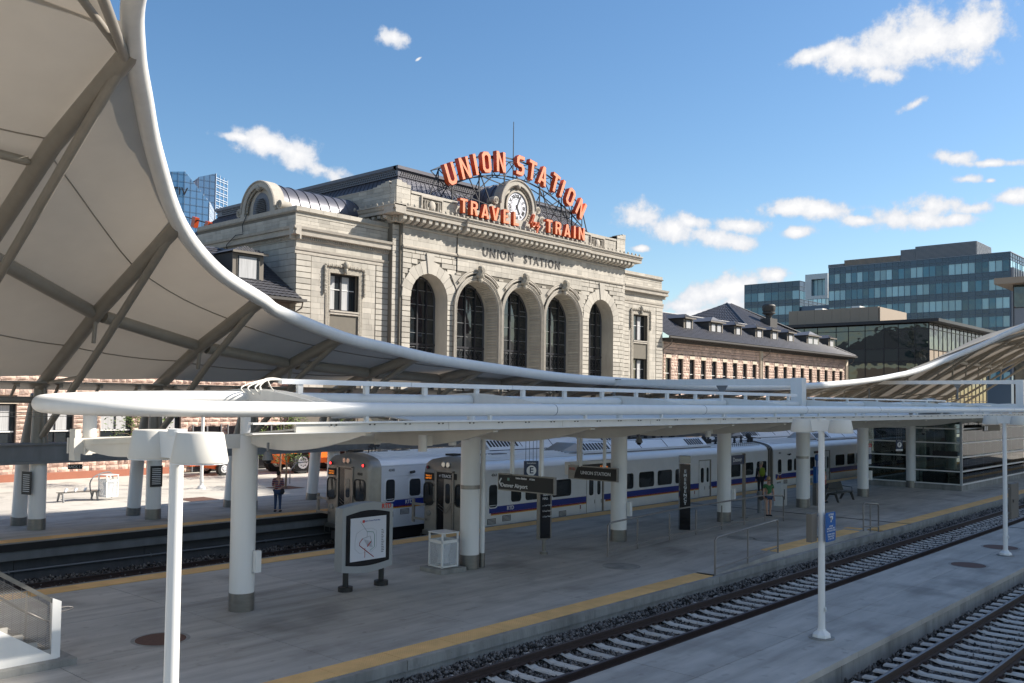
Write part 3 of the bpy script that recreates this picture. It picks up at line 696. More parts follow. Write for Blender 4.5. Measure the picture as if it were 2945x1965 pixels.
for i, X in enumerate(CX):
    if i < len(CX) - 1:
        MB().cyl((X + .06, YS, 4.98), (CX[i+1] - .06, YS, 4.98), .145, n=18).build('spine_tube', 'white_paint', PC, smooth=True)
    for sgn in (-1, 1):       # twin curved arms from the spine down to the rim tubes, with rungs
        for dx in (-.03, .42) if i == 0 else (-.03,):
            out = []
            for q in range(9):
                t = q / 8; y = YS + sgn * 3.9 * t; out.append((X + dx, y, 5.2 - .12 * t - .42 * t * t))
            low = [(X + dx, YS + sgn * 3.9 * t, 4.62) for t in (1, .5, 0)]
            MB().prism(out + low, (.03, 0, 0)).build('arm_plate', 'white_paint', PC)
            if dx > 0:
                for q in (2, 3.3, 4.6, 5.9): 
                    t = q / 8; MB().cyl((X, YS + sgn * 3.9 * t, 5.07 - .12*t - .42*t*t), (X + .43, YS + sgn * 3.9 * t, 5.07 - .12*t - .42*t*t), .05, n=8).build('rung', 'white_paint', PC)
    MB().cyl((X, YS, 4.12), (X, YS, 4.86), .12, n=14).build('stub_post', 'white_paint', PC, smooth=True)
    c = MB().cyl((X, YS, 0), (X, YS, 4.1), .29, n=24).build('column', 'white_paint', PC, smooth=True)
    MB().cyl((X, YS, 0), (X, YS, .42), .298, n=24).build('collar', 'stainless', c, smooth=True)
    if i in (1, 4):
        c2 = MB().cyl((X + .42, YS - .12, 0), (X + .42, YS - .12, 4.2), .075, n=10).build('downpipe', 'white_paint', PC, smooth=True)
        MB().cyl((X + .42, YS - .12, 0), (X + .42, YS - .12, .42), .09, n=10).build('collar', 'stainless', c2, smooth=True)
        MB().cyl((X, YS, 2.35), (X, YS, 2.47), .298, n=24).build('steel_band', 'stainless', PC, smooth=True)
    if i in (0, 2, 3, 5):
        MB().box(X + .1, X + .24, YS - .42, YS - .28, .9, 1.4).build('junction_box', 'white_paint', PC)
# butterfly roof deck, near and far wings, fascia with bolts, fish-belly beams
x0d = 8.05; nd = 0; x = 11.9
while x < XE:
    xe = min(x + 3.83, XE)
    for sgn in (-1, 1):
        if sgn > 0 and x < 18: continue
        MB().prism([(x, YS + sgn*.25, 4.11), (x, YS + sgn*4.62, 4.48), (x, YS + sgn*4.62, 4.52), (x, YS + sgn*.25, 4.15)], (xe - x - .01, 0, 0)).build('deck_panel', 'cream_paint', PC)
    x = xe
x = 10.2; b = MB()
while x < XE:
    xe = min(x + 4.0, XE)
    for sgn in (-1, 1):
        y = YS + sgn * 4.7
        if sgn > 0 and x < 18: continue
        MB().box(x, xe - .012, y - .03, y + .03, 4.345, 4.50).build('fascia_panel', 'cream_paint', PC)
    x = xe
MB().box(x0d + 1.2, XE, 14.43, 14.6, 4.503, 4.535).box(x0d + 1.2, XE, 14.44, 14.53, 4.325, 4.342).build('fascia_trim', 'white_paint', PC)
b = MB(); x = 11
while x < 70: b.cyl((x, 14.465, 4.475), (x, 14.44, 4.475), .014, n=6); b.cyl((x + .12, 14.465, 4.475), (x + .12, 14.44, 4.475), .014, n=6); x += .96
b.build('bolt', 'black', PC, kind='stuff')
BX = [8.25 + 3.83 * i for i in range(25)]
for X in BX:
    for sgn in (-1, 1):
        if sgn > 0 and X < 19: continue
        up_ = [(X, YS + sgn * (.1 + 4.55 * t), 4.09 + .26 * t) for t in (0, .25, .5, .75, 1)]
        lo = [(X, YS + sgn * (.15 + 4.5 * t), 3.93 + .38 * t - .30 * math.sin(math.pi * min(1, t * 1.02)) ** .8 * (1 - .25 * t)) for t in [1 - q / 12 for q in range(13)]]
        MB().prism(up_ + lo, (.10, 0, 0)).build('belly_beam', 'cream_paint', PC)
        MB().prism([(X - .035, YS + sgn * (.5 + 4.0 * t), 4.05 + .24 * t) for t in (0, 1)] + [(X - .035, YS + sgn * 4.5, 4.24), (X - .035, YS + sgn * .5, 4.0)], (.17, 0, 0)).build('flange', 'cream_paint', PC)
        MB().box(X - .02, X + .13, YS + sgn * .22 - .05, YS + sgn * .22 + .05, 3.78, 3.93).build('bracket', 'cream_paint', PC)
MB().box(x0d, XE, YS - .17, YS - .11, 3.8, 4.12).box(x0d, XE, YS + .11, YS + .17, 3.8, 4.12).build('valley_girder', 'cream_paint', PC)
MB().box(x0d + .02, x0d + .14, YS - .16, YS + .10, 3.66, 4.30).build('end_box', 'cream_paint', PC)
b = MB(); x = 12.5
while x < XE: b.box(x, x + .08, 15.24, 15.32, 4.48, 4.62); x += 3.83
b.build('stub_post', 'white_paint', PC, kind='stuff')
MB().cyl((8.5, 19.35, 4.12), (8.5, 19.35, 4.85), .14, n=14).build('stub_post', 'white_paint', PC, smooth=True)
# cable tray on the spine
CT = thing('cable_tray', (12.9, 19.0, 5.2), 'silver cable tray running along the top of the platform canopy', 'cable tray')
x = 12.9
while x < 41.6:
    xe = min(x + 4.2, 41.6); MB().box(x, xe - .015, 18.93, 19.07, 5.335, 5.44).box(x, xe - .015, 18.92, 18.935, 5.325, 5.45).build('tray_section', 'train_roof', CT)
    MB().box(x + .5, x + .64, 18.95, 19.05, 5.1, 5.335).build('leg', 'white_paint', CT); MB().box(x + 2.6, x + 2.74, 18.95, 19.05, 5.1, 5.335).build('leg', 'white_paint', CT); x = xe
x = 43
while x < 60: MB().box(x, x + 4.1, 18.93, 19.07, 5.24, 5.32).build('tray_section', 'train_roof', CT); MB().box(x + .5, x + .6, 18.95, 19.05, 5.08, 5.24).build('leg', 'white_paint', CT); x += 4.2
for k in range(7):
    o_ = random.uniform(-.12, .12); h = random.uniform(.02, .16)
    pts = cat([(13.1, 19.0 + o_ * .4, 5.40), (12.7, 19.02 + o_, 5.40 + h * .4), (12.3 + .1 * k * .3, 19.05 + o_ * 2, 5.36 + h * .3), (11.75 + .12 * k, 19.0 + o_ * 3, 5.22), (11.85 + .12 * k, 18.9 + o_ * 3, 5.05)], 5)
    MB().tube(pts, .016, 6).build('cable', 'cream_paint', CT, smooth=True)
# steel portals
for (X, y0, y1, z, zf, wd, lb) in ((42.3, 19.2, 30.3, 6.05, 4.6, .95, 'white steel portal frame standing in the middle above the train'), (84.2, 19.2, 34, 6.98, 4.6, .95, 'white steel portal frame at the right edge of the picture')):
    t = thing('portal_frame', (X, y0, zf), lb, 'portal frame', 'white steel portal frames above the platform canopy')
    zc = z
    MB().box(X - .25, X + .25, y0 - .28, y0 + .28, zf, zc + .18).build('leg', 'white_paint', t)
    MB().box(X - .14, X + .14, y0 + .28, y1, zc - .17, zc + .15).build('beam', 'white_paint', t)
    MB().box(X - .2, X + .2, y0 + .29, y0 + 1.3, zc - .175, zc + .155).build('splice', 'white_paint', t)
    for y in (23.3, 30.0) if X < 50 else (24, 31.5):
        MB().box(X - .2, X + .2, y - .35, y + .35, zc + .155, zc + .2).prism([(X, y - .32, zc - .18), (X, y + .32, zc - .18), (X, y + .1, zc - .55), (X, y - .1, zc - .55)], (.05, 0, 0)).cyl((X, y, zc - .5), (X, y, zc - 1.45), .085, n=8).build('dropper', 'grey_steel', t)
# equipment enclosure on the canopy, right
EQ = thing('equipment_box', (60, 18, 4.3), 'long grey metal equipment enclosure on top of the canopy above the glass lobby', 'equipment box')
MB().box(51.5, 63.2, 18.4, 20.5, 4.55, 5.0).build('low_box', 'white_paint', EQ)
for x in (63.2, 66.1): MB().box(x, x + 2.88, 17.6, 20.5, 4.3, 4.98).build('cabinet', 'white_paint', EQ)
MB().box(63.15, 69.05, 17.5, 20.6, 4.985, 5.03).box(51.45, 63.15, 18.35, 20.55, 5.003, 5.04).build('lid', 'white_paint', EQ)
for x in (65.1, 65.35, 67.6, 67.85): MB().cyl((x, 17.56, 4.55), (x, 17.56, 4.8), .014, n=6).build('handle', 'grey_steel', EQ)
t = thing('duct_cowl', (62, 19.4, 5.04), 'ribbed round metal duct cowl on the grey equipment enclosure', 'duct')
MB().cyl((61.2, 19.4, 5.12), (62.8, 19.4, 5.12), .3, n=16).build('duct', 'stainless', t, smooth=True)
for x in (62.3, 62.45, 62.6, 62.75): MB().cyl((x, 19.4, 5.12), (x + .05, 19.4, 5.12), .325, n=16).build('rib', 'stainless', t, smooth=True)
# thin overhead contact wires by the left end
for k, (z, y) in enumerate(((4.93, 20), (4.62, 20), (4.52, 20.6))):
    MB().tube([(-4, y, z + .05), (3, y, z), (13, y, z + .02)], .006, 4).build('contact_wire', 'black', label=['topmost thin wire crossing the left windows above the rim tube end', 'pale thin wire crossing the left windows just below the tube end', 'lowest dark thin wire crossing the left windows'][k], cat='wire', group='thin overhead wires at the left')
# ================================================================ station building
ST = thing('station_building', (63.5, 56, 0), 'grand pale stone station hall with five tall arched windows and heavy cornice', 'building')
YW = 56.0; YM = 55.2; ROW = .43
STN = []     # face stones
def course(x0, x1, z0, z1, y, L=(.8, 1.4), gap=.012, d=.06, holes=()):
    x = x0; 
    while x < x1 - .02:
        xe = min(x + random.uniform(*L), x1)
        if x1 - xe < .3: xe = x1
        STN.append(((x + xe) / 2, y + d / 2, (z0 + z1) / 2, xe - x - gap, d, z1 - z0 - gap)); x = xe
def courses(x0, x1, z0, z1, y, h=ROW, **kw):
    n = max(1, round((z1 - z0) / h)); hh = (z1 - z0) / n
    for i in range(n): course(x0, x1, z0 + i * hh, z0 + (i + 1) * hh, y, **kw)
bt = MB()
def mold(x0, x1, prof, m='stone_trim', name='moulding', y=YM, parent=None, ends=(0, 0)):
    # prof: [(projection, z)] bottom to top; swept along x
    pts = [(x0, y + .06, prof[0][1])] + [(x0, y - p, z) for p, z in prof] + [(x0, y + .06, prof[-1][1])]
    return MB().prism(pts, (x1 - x0, 0, 0)).build(name, m, parent or ST)
def mold_side(x, y0, y1, prof, name='moulding'):
    pts = [(x + .06, y0, prof[0][1])] + [(x - p, y0, z) for p, z in prof] + [(x + .06, y0, prof[-1][1])]
    return MB().prism(pts, (0, y1 - y0, 0)).build(name, 'stone_trim', ST)
# wing pavilions
for (xa, xb, wx) in ((39.15, 48.0, 43.58), (80.2, 88.2, 83.75)):
    left = xa < 50
    bk = MB(); yb = YW + .06
    w0, w1 = wx - 1.37, wx + 1.37
    bk.box(xa + .06, w0, yb, 70, 0, 16.9); bk.box(w1, xb, yb, 70, 0, 16.9); bk.box(w0, w1, yb, 70, 14.4, 16.9); bk.box(w0, w1, yb, 70, 9.66, 11.55); bk.box(w0, w1, yb + .75, 70, 0, 9.66); bk.box(w0, w1, yb + .75, 70, 11.55, 14.4)
    bk.build('wall', 'stone_joint', ST)
    cm = xa + 1.35, xb - 1.35
    for z in [ROW * k for k in range(10, 37)]:
        z1 = min(z + ROW, 15.48)
        if z >= 15.45: break
        qz = .04 if 1 else 0
        course(xa, cm[0], z, z1, YW - .035, L=(1.35, 1.4), gap=.055, d=.10); course(cm[1], xb, z, z1, YW - .035, L=(1.35, 1.4), gap=.055, d=.10)
        lo, hi = (w0 - .42, w1 + .42) if z < 15.0 else (wx, wx)
        course(cm[0] + .03, lo, z, z1, YW + .0, L=(.6, 1.1)); course(hi, cm[1] - .03, z, z1, YW + .0, L=(.6, 1.1))
    courses(xa, xb, 15.98, 16.48, YW, h=.5)
    courses(xa, xb, 17.5, 18.28, YW + .1, h=.27); course(xa, xb, 18.31, 18.56, YW + .1)
    course(xa, xb, 18.7, 19.0, YW + .02, L=(1.0, 1.3), d=.2)
    MB().box(xa + .06, xb, YW + .16, 70, 16.9, 18.98).build('parapet', 'stone_joint', ST)
    X0, X1 = (xa, xb - .0) if left else (xa, xb)
    def mw(prof): 
        o = mold(X0 - (max(p for p, _ in prof) if left else 0), X1 + (0 if left else max(p for p, _ in prof)), prof, y=YW)
    mw([(0, 15.48), (.05, 15.5), (.05, 15.66), (.02, 15.68), (.02, 15.74), (.09, 15.78), (.12, 15.95), (0, 15.98)])
    mw([(0, 16.48), (.05, 16.5), (.07, 16.56), (.07, 16.78), (.42, 16.82), (.44, 17.04), (.36, 17.06), (.38, 17.22), (.5, 17.24), (.55, 17.42), (.1, 17.5)])
    mw([(-.1, 18.55), (.0, 18.58), (.09, 18.66), (.0, 18.7)])
    dl = MB(); x = xa
    while x < xb: dl.box(x, x + .1, YW - .17, YW - .06, 16.58, 16.78); x += .19
    dl.build('dentil', 'stone_trim', ST, kind='stuff')
    # window with carved surround
    for (za, zb, full) in ((11.62, 14.4, 1), (7.0, 9.62, 0)):
        wf = MB()
        for a, c_ in ((w0, w0 + .1), (wx - .09, wx + .09), (w1 - .1, w1)): wf.box(a, c_, YW + .42, YW + .52, za, zb)
        wf.box(w0, w1, YW + .42, YW + .52, zb - .12, zb); wf.box(w0, w1, YW + .42, YW + .52, za, za + .1)
        W_ = wf.build('window', 'black_steel', ST)
        for a, c_ in ((w0 + .1, wx - .09), (wx + .09, w1 - .1)):
            for (p, q) in ((za + .1, (za + zb) / 2 + .2), ((za + zb) / 2 + .25, zb - .12)): inst('pane', 'window_glass', ((a + c_) / 2, YW + .5, (p + q) / 2), (c_ - a, .015, q - p), W_)
            MB().box(a, c_, YW + .44, YW + .49, (za+zb)/2 + .2, (za+zb)/2 + .25).build('sash_bar', 'white_paint', W_)
            MB().box(a, a + .06 + (c_-a)*.55, YW + .475, YW + .485, za + .1, zb - .14).build('curtain', 'curtain', W_)
    MB().box(w0, w1, YW - .12, YW + .45, 11.48, 11.6).box(w0 + .05, w1 - .05, YW - .06, YW + .45, 11.3, 11.47).build('sill', 'stone_trim', ST)
    s_ = MB()
    for a, c_ in ((w0 - .40, w0), (w1, w1 + .40)): s_.box(a, c_, YW - .06, YW + .2, 6.5, 14.42)
    s_.box(w0 - .40, w1 + .40, YW - .06, YW + .2, 14.422, 14.85); s_.build('window_surround', 'stone_carved', ST)
    dots = MB()
    for k in range(70):
        z = 6.6 + k * .117
        for xx in (w0 - .30, w0 - .12, w1 + .12, w1 + .30): dots.ball((xx, YW - .07, z), .035, 3)
    dots.build('bead', 'stone_trim', ST, kind='stuff')
    g = MB(); 
    def rope(p, q, n):
        for k in range(n):
            t = (k + .5) / n; c_ = Vector(p).lerp(Vector(q), t); g.ball(c_, .13, 4, (1.1, 1, 1.1) if k % 2 else (.85, .8, .85))
    rope((w0 - .5, YW - .12, 12.8), (w0 - .5, YW - .12, 14.9), 11); rope((w0 - .5, YW - .12, 14.95), (wx - .2, YW - .12, 14.98), 9); rope((wx + .2, YW - .12, 14.98), (w1 + .5, YW - .12, 14.95), 9); rope((w1 + .5, YW - .12, 12.8), (w1 + .5, YW - .12, 14.9), 11)
    g.ball((wx, YW - .22, 15.1), .26, 5, (1, .8, 1.2)); g.ball((wx, YW - .2, 14.7), .17, 5, (1, .8, 1.7)); g.build('garland', 'stone_carved', ST, smooth=True)
# left side wall of the block (in shadow) with its mouldings
for (y0, y1, z0, z1) in ((56.06, 70, 8, 16.9),):
    n = int((z1 - z0) / ROW)
    for k in range(n):
        z = z0 + k * (z1 - z0) / n; y = y0
        while y < y1:
            e = min(y + random.uniform(.9, 1.3), y1); STN.append((39.13, (y + e) / 2, z + ROW / 2, .06, e - y - .012, ROW - .012)); y = e
for z in (17.6, 17.85, 18.1):
    y = 56.1
    while y < 70: e = min(y + random.uniform(.8, 1.2), 70); STN.append((39.17, (y + e) / 2, z + .12, .06, e - y - .012, .24)); y = e
mold_side(39.15, 55.45, 70, [(0, 16.48), (.05, 16.5), (.07, 16.56), (.07, 16.78), (.42, 16.82), (.44, 17.04), (.36, 17.06), (.38, 17.22), (.5, 17.24), (.55, 17.42), (.1, 17.5)])
mold_side(39.15, 55.9, 70, [(-.1, 18.55), (.0, 18.58), (.09, 18.66), (.0, 18.7)])
MB().box(39.13, 39.4, 56.05, 70, 18.7, 19.0).build('coping', 'stone_trim', ST)
dl = MB(); y = 56.1
while y < 70: dl.box(38.98, 39.09, y, y + .1, 16.58, 16.78); y += .19
dl.build('dentil', 'stone_trim', ST, kind='stuff')
MB().box(39.5, 88, 56.3, 70, 18.4, 18.5).build('flat_roof', 'dark_trim', ST)
# central block: stepped returns
MB().box(47.9, 48.72, 55.56, 70, 0, 19.2).box(79.2, 80.15, 55.56, 70, 0, 19.2).build('pilaster', 'stone_joint', ST)
MB().box(48.56, 48.73, 55.27, 56.2, 0, 19.2).build('wall', 'stone_joint', ST)
for k in range(10, 45):
    z = ROW * k
    if z > 18.5: break
    for (a, c_) in ((47.9, 48.72), (79.3, 80.1)): course(a, c_, z, z + ROW, 55.5, L=(2, 3), gap=.035, d=.07)
# bays: (x0,x1, arch centre, half width, spring z, face y)
GL = 56.7
bays = [(48.72, 54.8, 51.68, 2.06, 13.22, YM), (72.1, 79.4, 75.5, 2.06, 13.22, YM)]
CBY = 55.1
cen = [(54.8, 60.3, 57.35, 2.6, 12.72, CBY), (60.3, 66.25, 63.25, 2.6, 12.72, CBY), (66.25, 72.1, 69.15, 2.6, 12.72, CBY)]
def arch_wall(b, x0, x1, cx, r, zs, y, zt, zb=0):
    n = 20; xs = [cx - r * math.cos(math.pi * i / n) for i in range(n + 1)]; zz_ = [zs + r * math.sin(math.pi * i / n) for i in range(n + 1)]
    b.add([(x0, y, zb), (cx - r, y, zb), (cx - r, y, zs), (cx - r, y, zt), (x0, y, zt)], [(0, 1, 2, 3, 4)])
    b.add([(x1, y, zb), (cx + r, y, zb), (cx + r, y, zs), (cx + r, y, zt), (x1, y, zt)], [(0, 1, 2, 3, 4)])
    for i in range(n): b.add([(xs[i], y, zz_[i]), (xs[i+1], y, zz_[i+1]), (xs[i+1], y, zt), (xs[i], y, zt)], [(0, 1, 2, 3)])
def reveal(b, cx, r0, r1, zs, y0, y1, zb=0, n=24):
    o = len(b.v)
    for r, y in ((r0, y0), (r1, y1)):
        b.v += [(cx - r, y, zb)] + [(cx - r * math.cos(math.pi * i / n), y, zs + r * math.sin(math.pi * i / n)) for i in range(n + 1)] + [(cx + r, y, zb)]
    m = n + 3
    for i in range(m - 1): b.f.append((o + i, o + i + 1, o + m + i + 1, o + m + i)); b.m.append(0)
def arch_window(cx, r, zs, y):
    fr = MB(); n = 20
    out = [(cx - r * math.cos(math.pi * i / n), zs + r * math.sin(math.pi * i / n)) for i in range(n + 1)]
    fr.tube([(cx - r + .07, y, 4)] + [(cx + (x - cx) * (1 - .07 / r), y, zs + (z - zs) * (1 - .07 / r)) for x, z in out] + [(cx + r - .07, y, 4)], .11, 4)
    for k in range(1, 4):
        x = cx - r + 2 * r * k / 4; h = zs + math.sqrt(max(0, r * r - (x - cx) ** 2)); fr.box(x - .07, x + .07, y - .11, y + .08, 4, h)
    fr.box(cx - r, cx + r, y - .1, y + .06, 9.45, 9.62)
    fr.box(cx - r, cx + r, y - .1, y + .06, 7.9, 8.0)
    for k in range(4):
        x0 = cx - r + 2 * r * k / 4 + .07; x1 = x0 + 2 * r / 4 - .14; xm = (x0 + x1) / 2
        for a in range(4):
            dx = math.cos(a * math.pi / 4) * (x1 - x0) / 2; dz = math.sin(a * math.pi / 4) * .7; fr.bar((xm - dx, y - .04, 8.75 - dz), (xm + dx, y - .04, 8.75 + dz), .035, .035)
        fr.box(xm - .02, xm + .02, y - .04, y, 6, 7.9)
    Wn = fr.build('window', 'black_steel', ST)
    gb = MB()
    for k in range(4):
        x0 = cx - r + 2 * r * k / 4 + .07; x1 = x0 + 2 * r / 4 - .14
        z = 4.6
        while z < zs + r:
            hx = zs + math.sqrt(max(0, r * r - max(abs(x0 - cx), abs(x1 - cx)) ** 2)) if z > zs else 99
            ze = min(z + 1.18, hx)
            if ze - z > .15:
                inst('pane', 'dark_glass', ((x0 + x1) / 2, y + .03, (z + ze) / 2), (x1 - x0, .012, ze - z - .02), Wn)
                gb.box(x0, x1, y - .03, y + .03, ze - .02, ze + .02)
            z += 1.18
    gb.build('glazing_bar', 'grey_steel', Wn)
    MB().prism([(cx - r, y + .06, 4)] + [(x, y + .06, z) for x, z in out] + [(cx + r, y + .06, 4)], (0, .02, 0)).build('pane', 'dark_glass', Wn)
for bi, (x0, x1, cx, r, zs, y) in enumerate(bays + cen):
    center = bi >= 2
    b = MB(); arch_wall(b, x0, x1, cx, r, zs, y + .06, 19.2); b.build('wall', 'stone_joint', ST)
    r1 = 2.45 if center else r
    b = MB(); reveal(b, cx, r, r1, zs, y, GL + .1); b.build('reveal', 'stone', ST)
    arch_window(cx, r1, zs, GL)
    # coursed face
    RO = 3.0 if center else r + .95
    hh = ROW; z = ROW * 10
    while z < 17.05:
        zt = min(z + hh, 17.08)
        if z < zs - .3: lo, hi = cx - r - (.36 if center else 0), cx + r + (.36 if center else 0)
        elif z < zs + RO:
            dz = max(0, z - zs); w = math.sqrt(max(0, RO * RO - dz * dz)); lo, hi = cx - w, cx + w
            if not center: # stepped voussoirs: sides follow the courses
                lo, hi = cx - max(w, 0), cx + max(w, 0)
        else: lo = hi = cx
        kw = dict(L=(.9, 1.5), gap=.055 if not center else .016, d=.09 if not center else .064)
        if not center or z > 15.6:
            if lo > x0: course(x0, lo, z, zt, y - (.02 if not center else 0), **kw)
            if hi < x1: course(hi, x1, z, zt, y - (.02 if not center else 0), **kw)
        z = zt
    # voussoirs
    nv = 13 if not center else 0
    for k in range(nv):
        a0 = math.pi * k / nv; a1 = math.pi * (k + 1) / nv; g_ = .007; key = k == nv // 2
        ra, rb = r + .002, RO + (.55 if key else .12 * (k % 2))
        if key: rb = RO + .75
        pts = [(cx - rr * math.cos(a), y - (.05 if not key else .12), zs + rr * math.sin(a)) for rr, a in ((ra, a0 + g_), (rb, a0 + g_ * .5), (rb, a1 - g_ * .5), (ra, a1 - g_))]
        MB().prism(pts, (0, .15, 0)).build('voussoir', 'stone', ST)
    if center:
        n = 26
        def arc(rr, yy): return [(cx - rr, yy, 5)] + [(cx - rr * math.cos(math.pi * i / n), yy, zs + rr * math.sin(math.pi * i / n)) for i in range(n + 1)] + [(cx + rr, yy, 5)]
        for rr, rad, yy in ((2.68, .07, y - .06), (2.82, .05, y - .1), (2.94, .07, y - .12)): MB().tube(arc(rr, yy), rad, 6).build('archivolt', 'stone_trim', ST, smooth=True)
        for rr, rad, yy in ((3.25, .10, y - .08), (3.42, .06, y - .12)):
            MB().tube([p for p in arc(rr, yy)[1:-1] if abs(p[0] - cx) < 2.62], rad, 6).build('hood_mould', 'stone_trim', ST, smooth=True)
        # carved splay: radial ribs and scalloped rim
        rb_ = MB(); sc = MB()
        L_ = math.pi * 2.6; m = 64
        for k in range(m + 1):
            a = math.pi * k / m; c_, s_ = math.cos(a), math.sin(a)
            p = Vector((cx - 2.60 * c_, y + .05, zs + 2.6 * s_)); q = Vector((cx - 2.47 * c_, GL - .35, zs + 2.47 * s_))
            (k % 2 == 0) and rb_.tube([p, q], .085, 5, caps=False); sc.ball(p + Vector((0, -.03, 0)), .09, 3)
        z = 5.0
        while z < zs:
            for sgn in (-1, 1):
                (int(z / .128) % 2 == 0) and rb_.tube([(cx + sgn * 2.60, y + .05, z), (cx + sgn * 2.47, GL - .35, z)], .085, 5, caps=False); sc.ball((cx + sgn * 2.6, y + .02, z), .06, 3)
            z += .128
        rb_.build('carved_rib', 'stone', ST, kind='stuff'); sc.build('scallop', 'stone_trim', ST, kind='stuff')
        kb = MB(); kb.ball((cx, y - .3, zs + 3.2), .42, 7, (.8, .8, 1.2)); kb.ball((cx, y - .4, zs + 3.65), .3, 6, (1.2, .9, .8)); kb.ball((cx - .25, y - .25, zs + 3.0), .22, 5); kb.ball((cx + .25, y - .25, zs + 3.0), .22, 5); kb.ball((cx, y - .25, zs + 2.65), .25, 6, (1, .8, 1.2))
        for q in range(5): kb.tube([(cx - .2 + .1*q, y - .5, zs + 2.95), (cx - .16 + .08*q, y - .66, zs + 3.3), (cx - .2 + .1*q, y - .55, zs + 3.75)], .045, 5)
        kb.build('carved_keystone', 'stone_carved', ST, smooth=True)
    else: pass
for cx in (60.3, 66.25, 54.95, 71.95):   # spandrel fields between the arches
    MB().box(cx - .28, cx + .28, CBY - .02, CBY + .05, 15.55, 15.72).build('moulding', 'stone_trim', ST)
    MB().prism([(cx - .9, CBY - .01, 15.5), (cx + .9, CBY - .01, 15.5), (cx, CBY - .01, 13.9)], (0, .05, 0)).build('spandrel_panel', 'stone', ST)
MB().box(49, 79, GL + 1.2, GL + 1.3, 0, 19).build('inner_wall', 'dark_trim', ST)
# mouldings of the centre block
def band(prof, name='moulding', xl=48.72, xr=79.4):
    mold(xl, 54.8, prof, y=YM, name=name); mold(54.8, 72.1, [(p + .0, z) for p, z in prof], y=CBY, name=name); mold(72.1, xr, prof, y=YM, name=name)
band([(0, 17.08), (.12, 17.1), (.16, 17.2), (.08, 17.22), (.08, 17.3), (0, 17.36)])
for (a, c_, y) in ((48.72, 54.8, YM), (54.8, 72.1, CBY), (72.1, 79.4, YM)): courses(a, c_, 17.36, 18.72, y, h=.45, L=(.7, 1.2))
band([(0, 18.72), (.1, 18.75), (.12, 18.85), (.03, 18.9), (.05, 19.02)])
MB().box(47.9, 80.1, 55.25, 70, 19.2, 20.3).build('wall', 'stone_joint', ST)
def cornice(prof, name):
    for (a, c_, y) in ((47.9, 54.8, YM), (54.8, 72.1, CBY - .12), (72.1, 80.1, YM)):
        e0 = 1.15 if a < 50 else 0; e1 = 1.15 if c_ > 80 else 0
        pm = max(p for p, _ in prof)
        mold(a - min(e0, pm), c_ + min(e1, pm), prof, y=y, name=name)
cornice([(0, 19.02), (.10, 19.05), (.14, 19.14), (.14, 19.45), (.25, 19.5)], 'bed_mould')
cornice([(.2, 19.52), (1.0, 19.54), (1.02, 19.78), (.95, 19.8), (1.05, 19.88), (1.12, 20.08), (1.2, 20.1), (1.2, 20.2), (.3, 20.32)], 'corona')
x = 48.15
while x < 80.2:
    y = YM if x < 54.8 or x > 72.1 else CBY - .12
    MB().prism([(x - .18, y - .14, 18.98), (x - .18, y - .55, 19.04), (x - .18, y - .86, 19.2), (x - .18, y - .9, 19.515), (x - .18, y - .14, 19.515)], (.36, 0, 0)).build('modillion', 'stone', ST); x += .69
an = MB(); x = 47.6
while x < 81:
    y = (YM if x < 54.8 or x > 72.1 else CBY - .12) - 1.08; an.ball((x, y, 20.3), .13, 4, (1, .7, 1.3)); x += .69
y = 54.2
while y < 68: an.ball((46.85, y, 20.3), .13, 4, (.7, 1, 1.3)); y += .69
an.build('antefix', 'stone_carved', ST, smooth=True)
# cornice return along the left side
for pr in ([(0, 19.02), (.10, 19.05), (.14, 19.14), (.14, 19.45), (.25, 19.5)], [(.2, 19.52), (1.0, 19.54), (1.02, 19.78), (.95, 19.8), (1.05, 19.88), (1.12, 20.08), (1.2, 20.1), (1.2, 20.2), (.3, 20.32)]):
    mold_side(47.9, 54.9 if len(pr) < 6 else 54.0, 58.6, pr)
mold_side(47.9, 58.6, 69, [(0, 19.3), (.25, 19.5), (.3, 19.8), (.1, 19.9)])
y = 55.6
while y < 58.6: MB().prism([(47.76, y - .17, 19.16), (47.1, y - .17, 19.28), (47.05, y - .17, 19.495), (47.76, y - .17, 19.495)], (0, .34, 0)).build('modillion', 'stone', ST); y += .69
# attic
MB().box(48.1, 79.9, 55.56, 56.2, 20.3, 21.55).box(48.1, 55.0, 55.5, 56.2, 20.32, 21.9).box(72.0, 79.9, 55.5, 56.2, 20.32, 21.9).build('wall', 'stone_joint', ST)
courses(48.1, 49.6, 20.32, 22.2, 55.36, h=.37, L=(.5, .8)); courses(78.4, 79.9, 20.32, 22.2, 55.36, h=.37, L=(.5, .8))
MB().box(48.1, 49.6, 55.42, 57.5, 20.3, 22.2).box(78.4, 79.9, 55.42, 57.5, 20.3, 22.2).build('attic_pier', 'stone_joint', ST)
for k, h in enumerate((22.42, 22.3)): pass
for (xs, sg) in ((48.1, 1), (79.9, -1)):
    for k, (w, h) in enumerate(((.55, 22.5), (1.05, 22.38), (1.5, 22.26))):
        a, c_ = sorted((xs + sg * (0 if k == 0 else (.55, 1.05)[k-1]), xs + sg * w)); MB().box(a, c_, 55.32, 56.0, 22.0 + .001*k, h).build('coping', 'stone', ST)
for (a, c_) in ((49.7, 55.0), (72.1, 78.3)):
    courses(a, c_, 20.32, 21.62, 55.44, h=.42, L=(.6, 1.0)); MB().box(a, c_, 55.36, 56.1, 21.66, 21.86).build('coping', 'stone', ST)
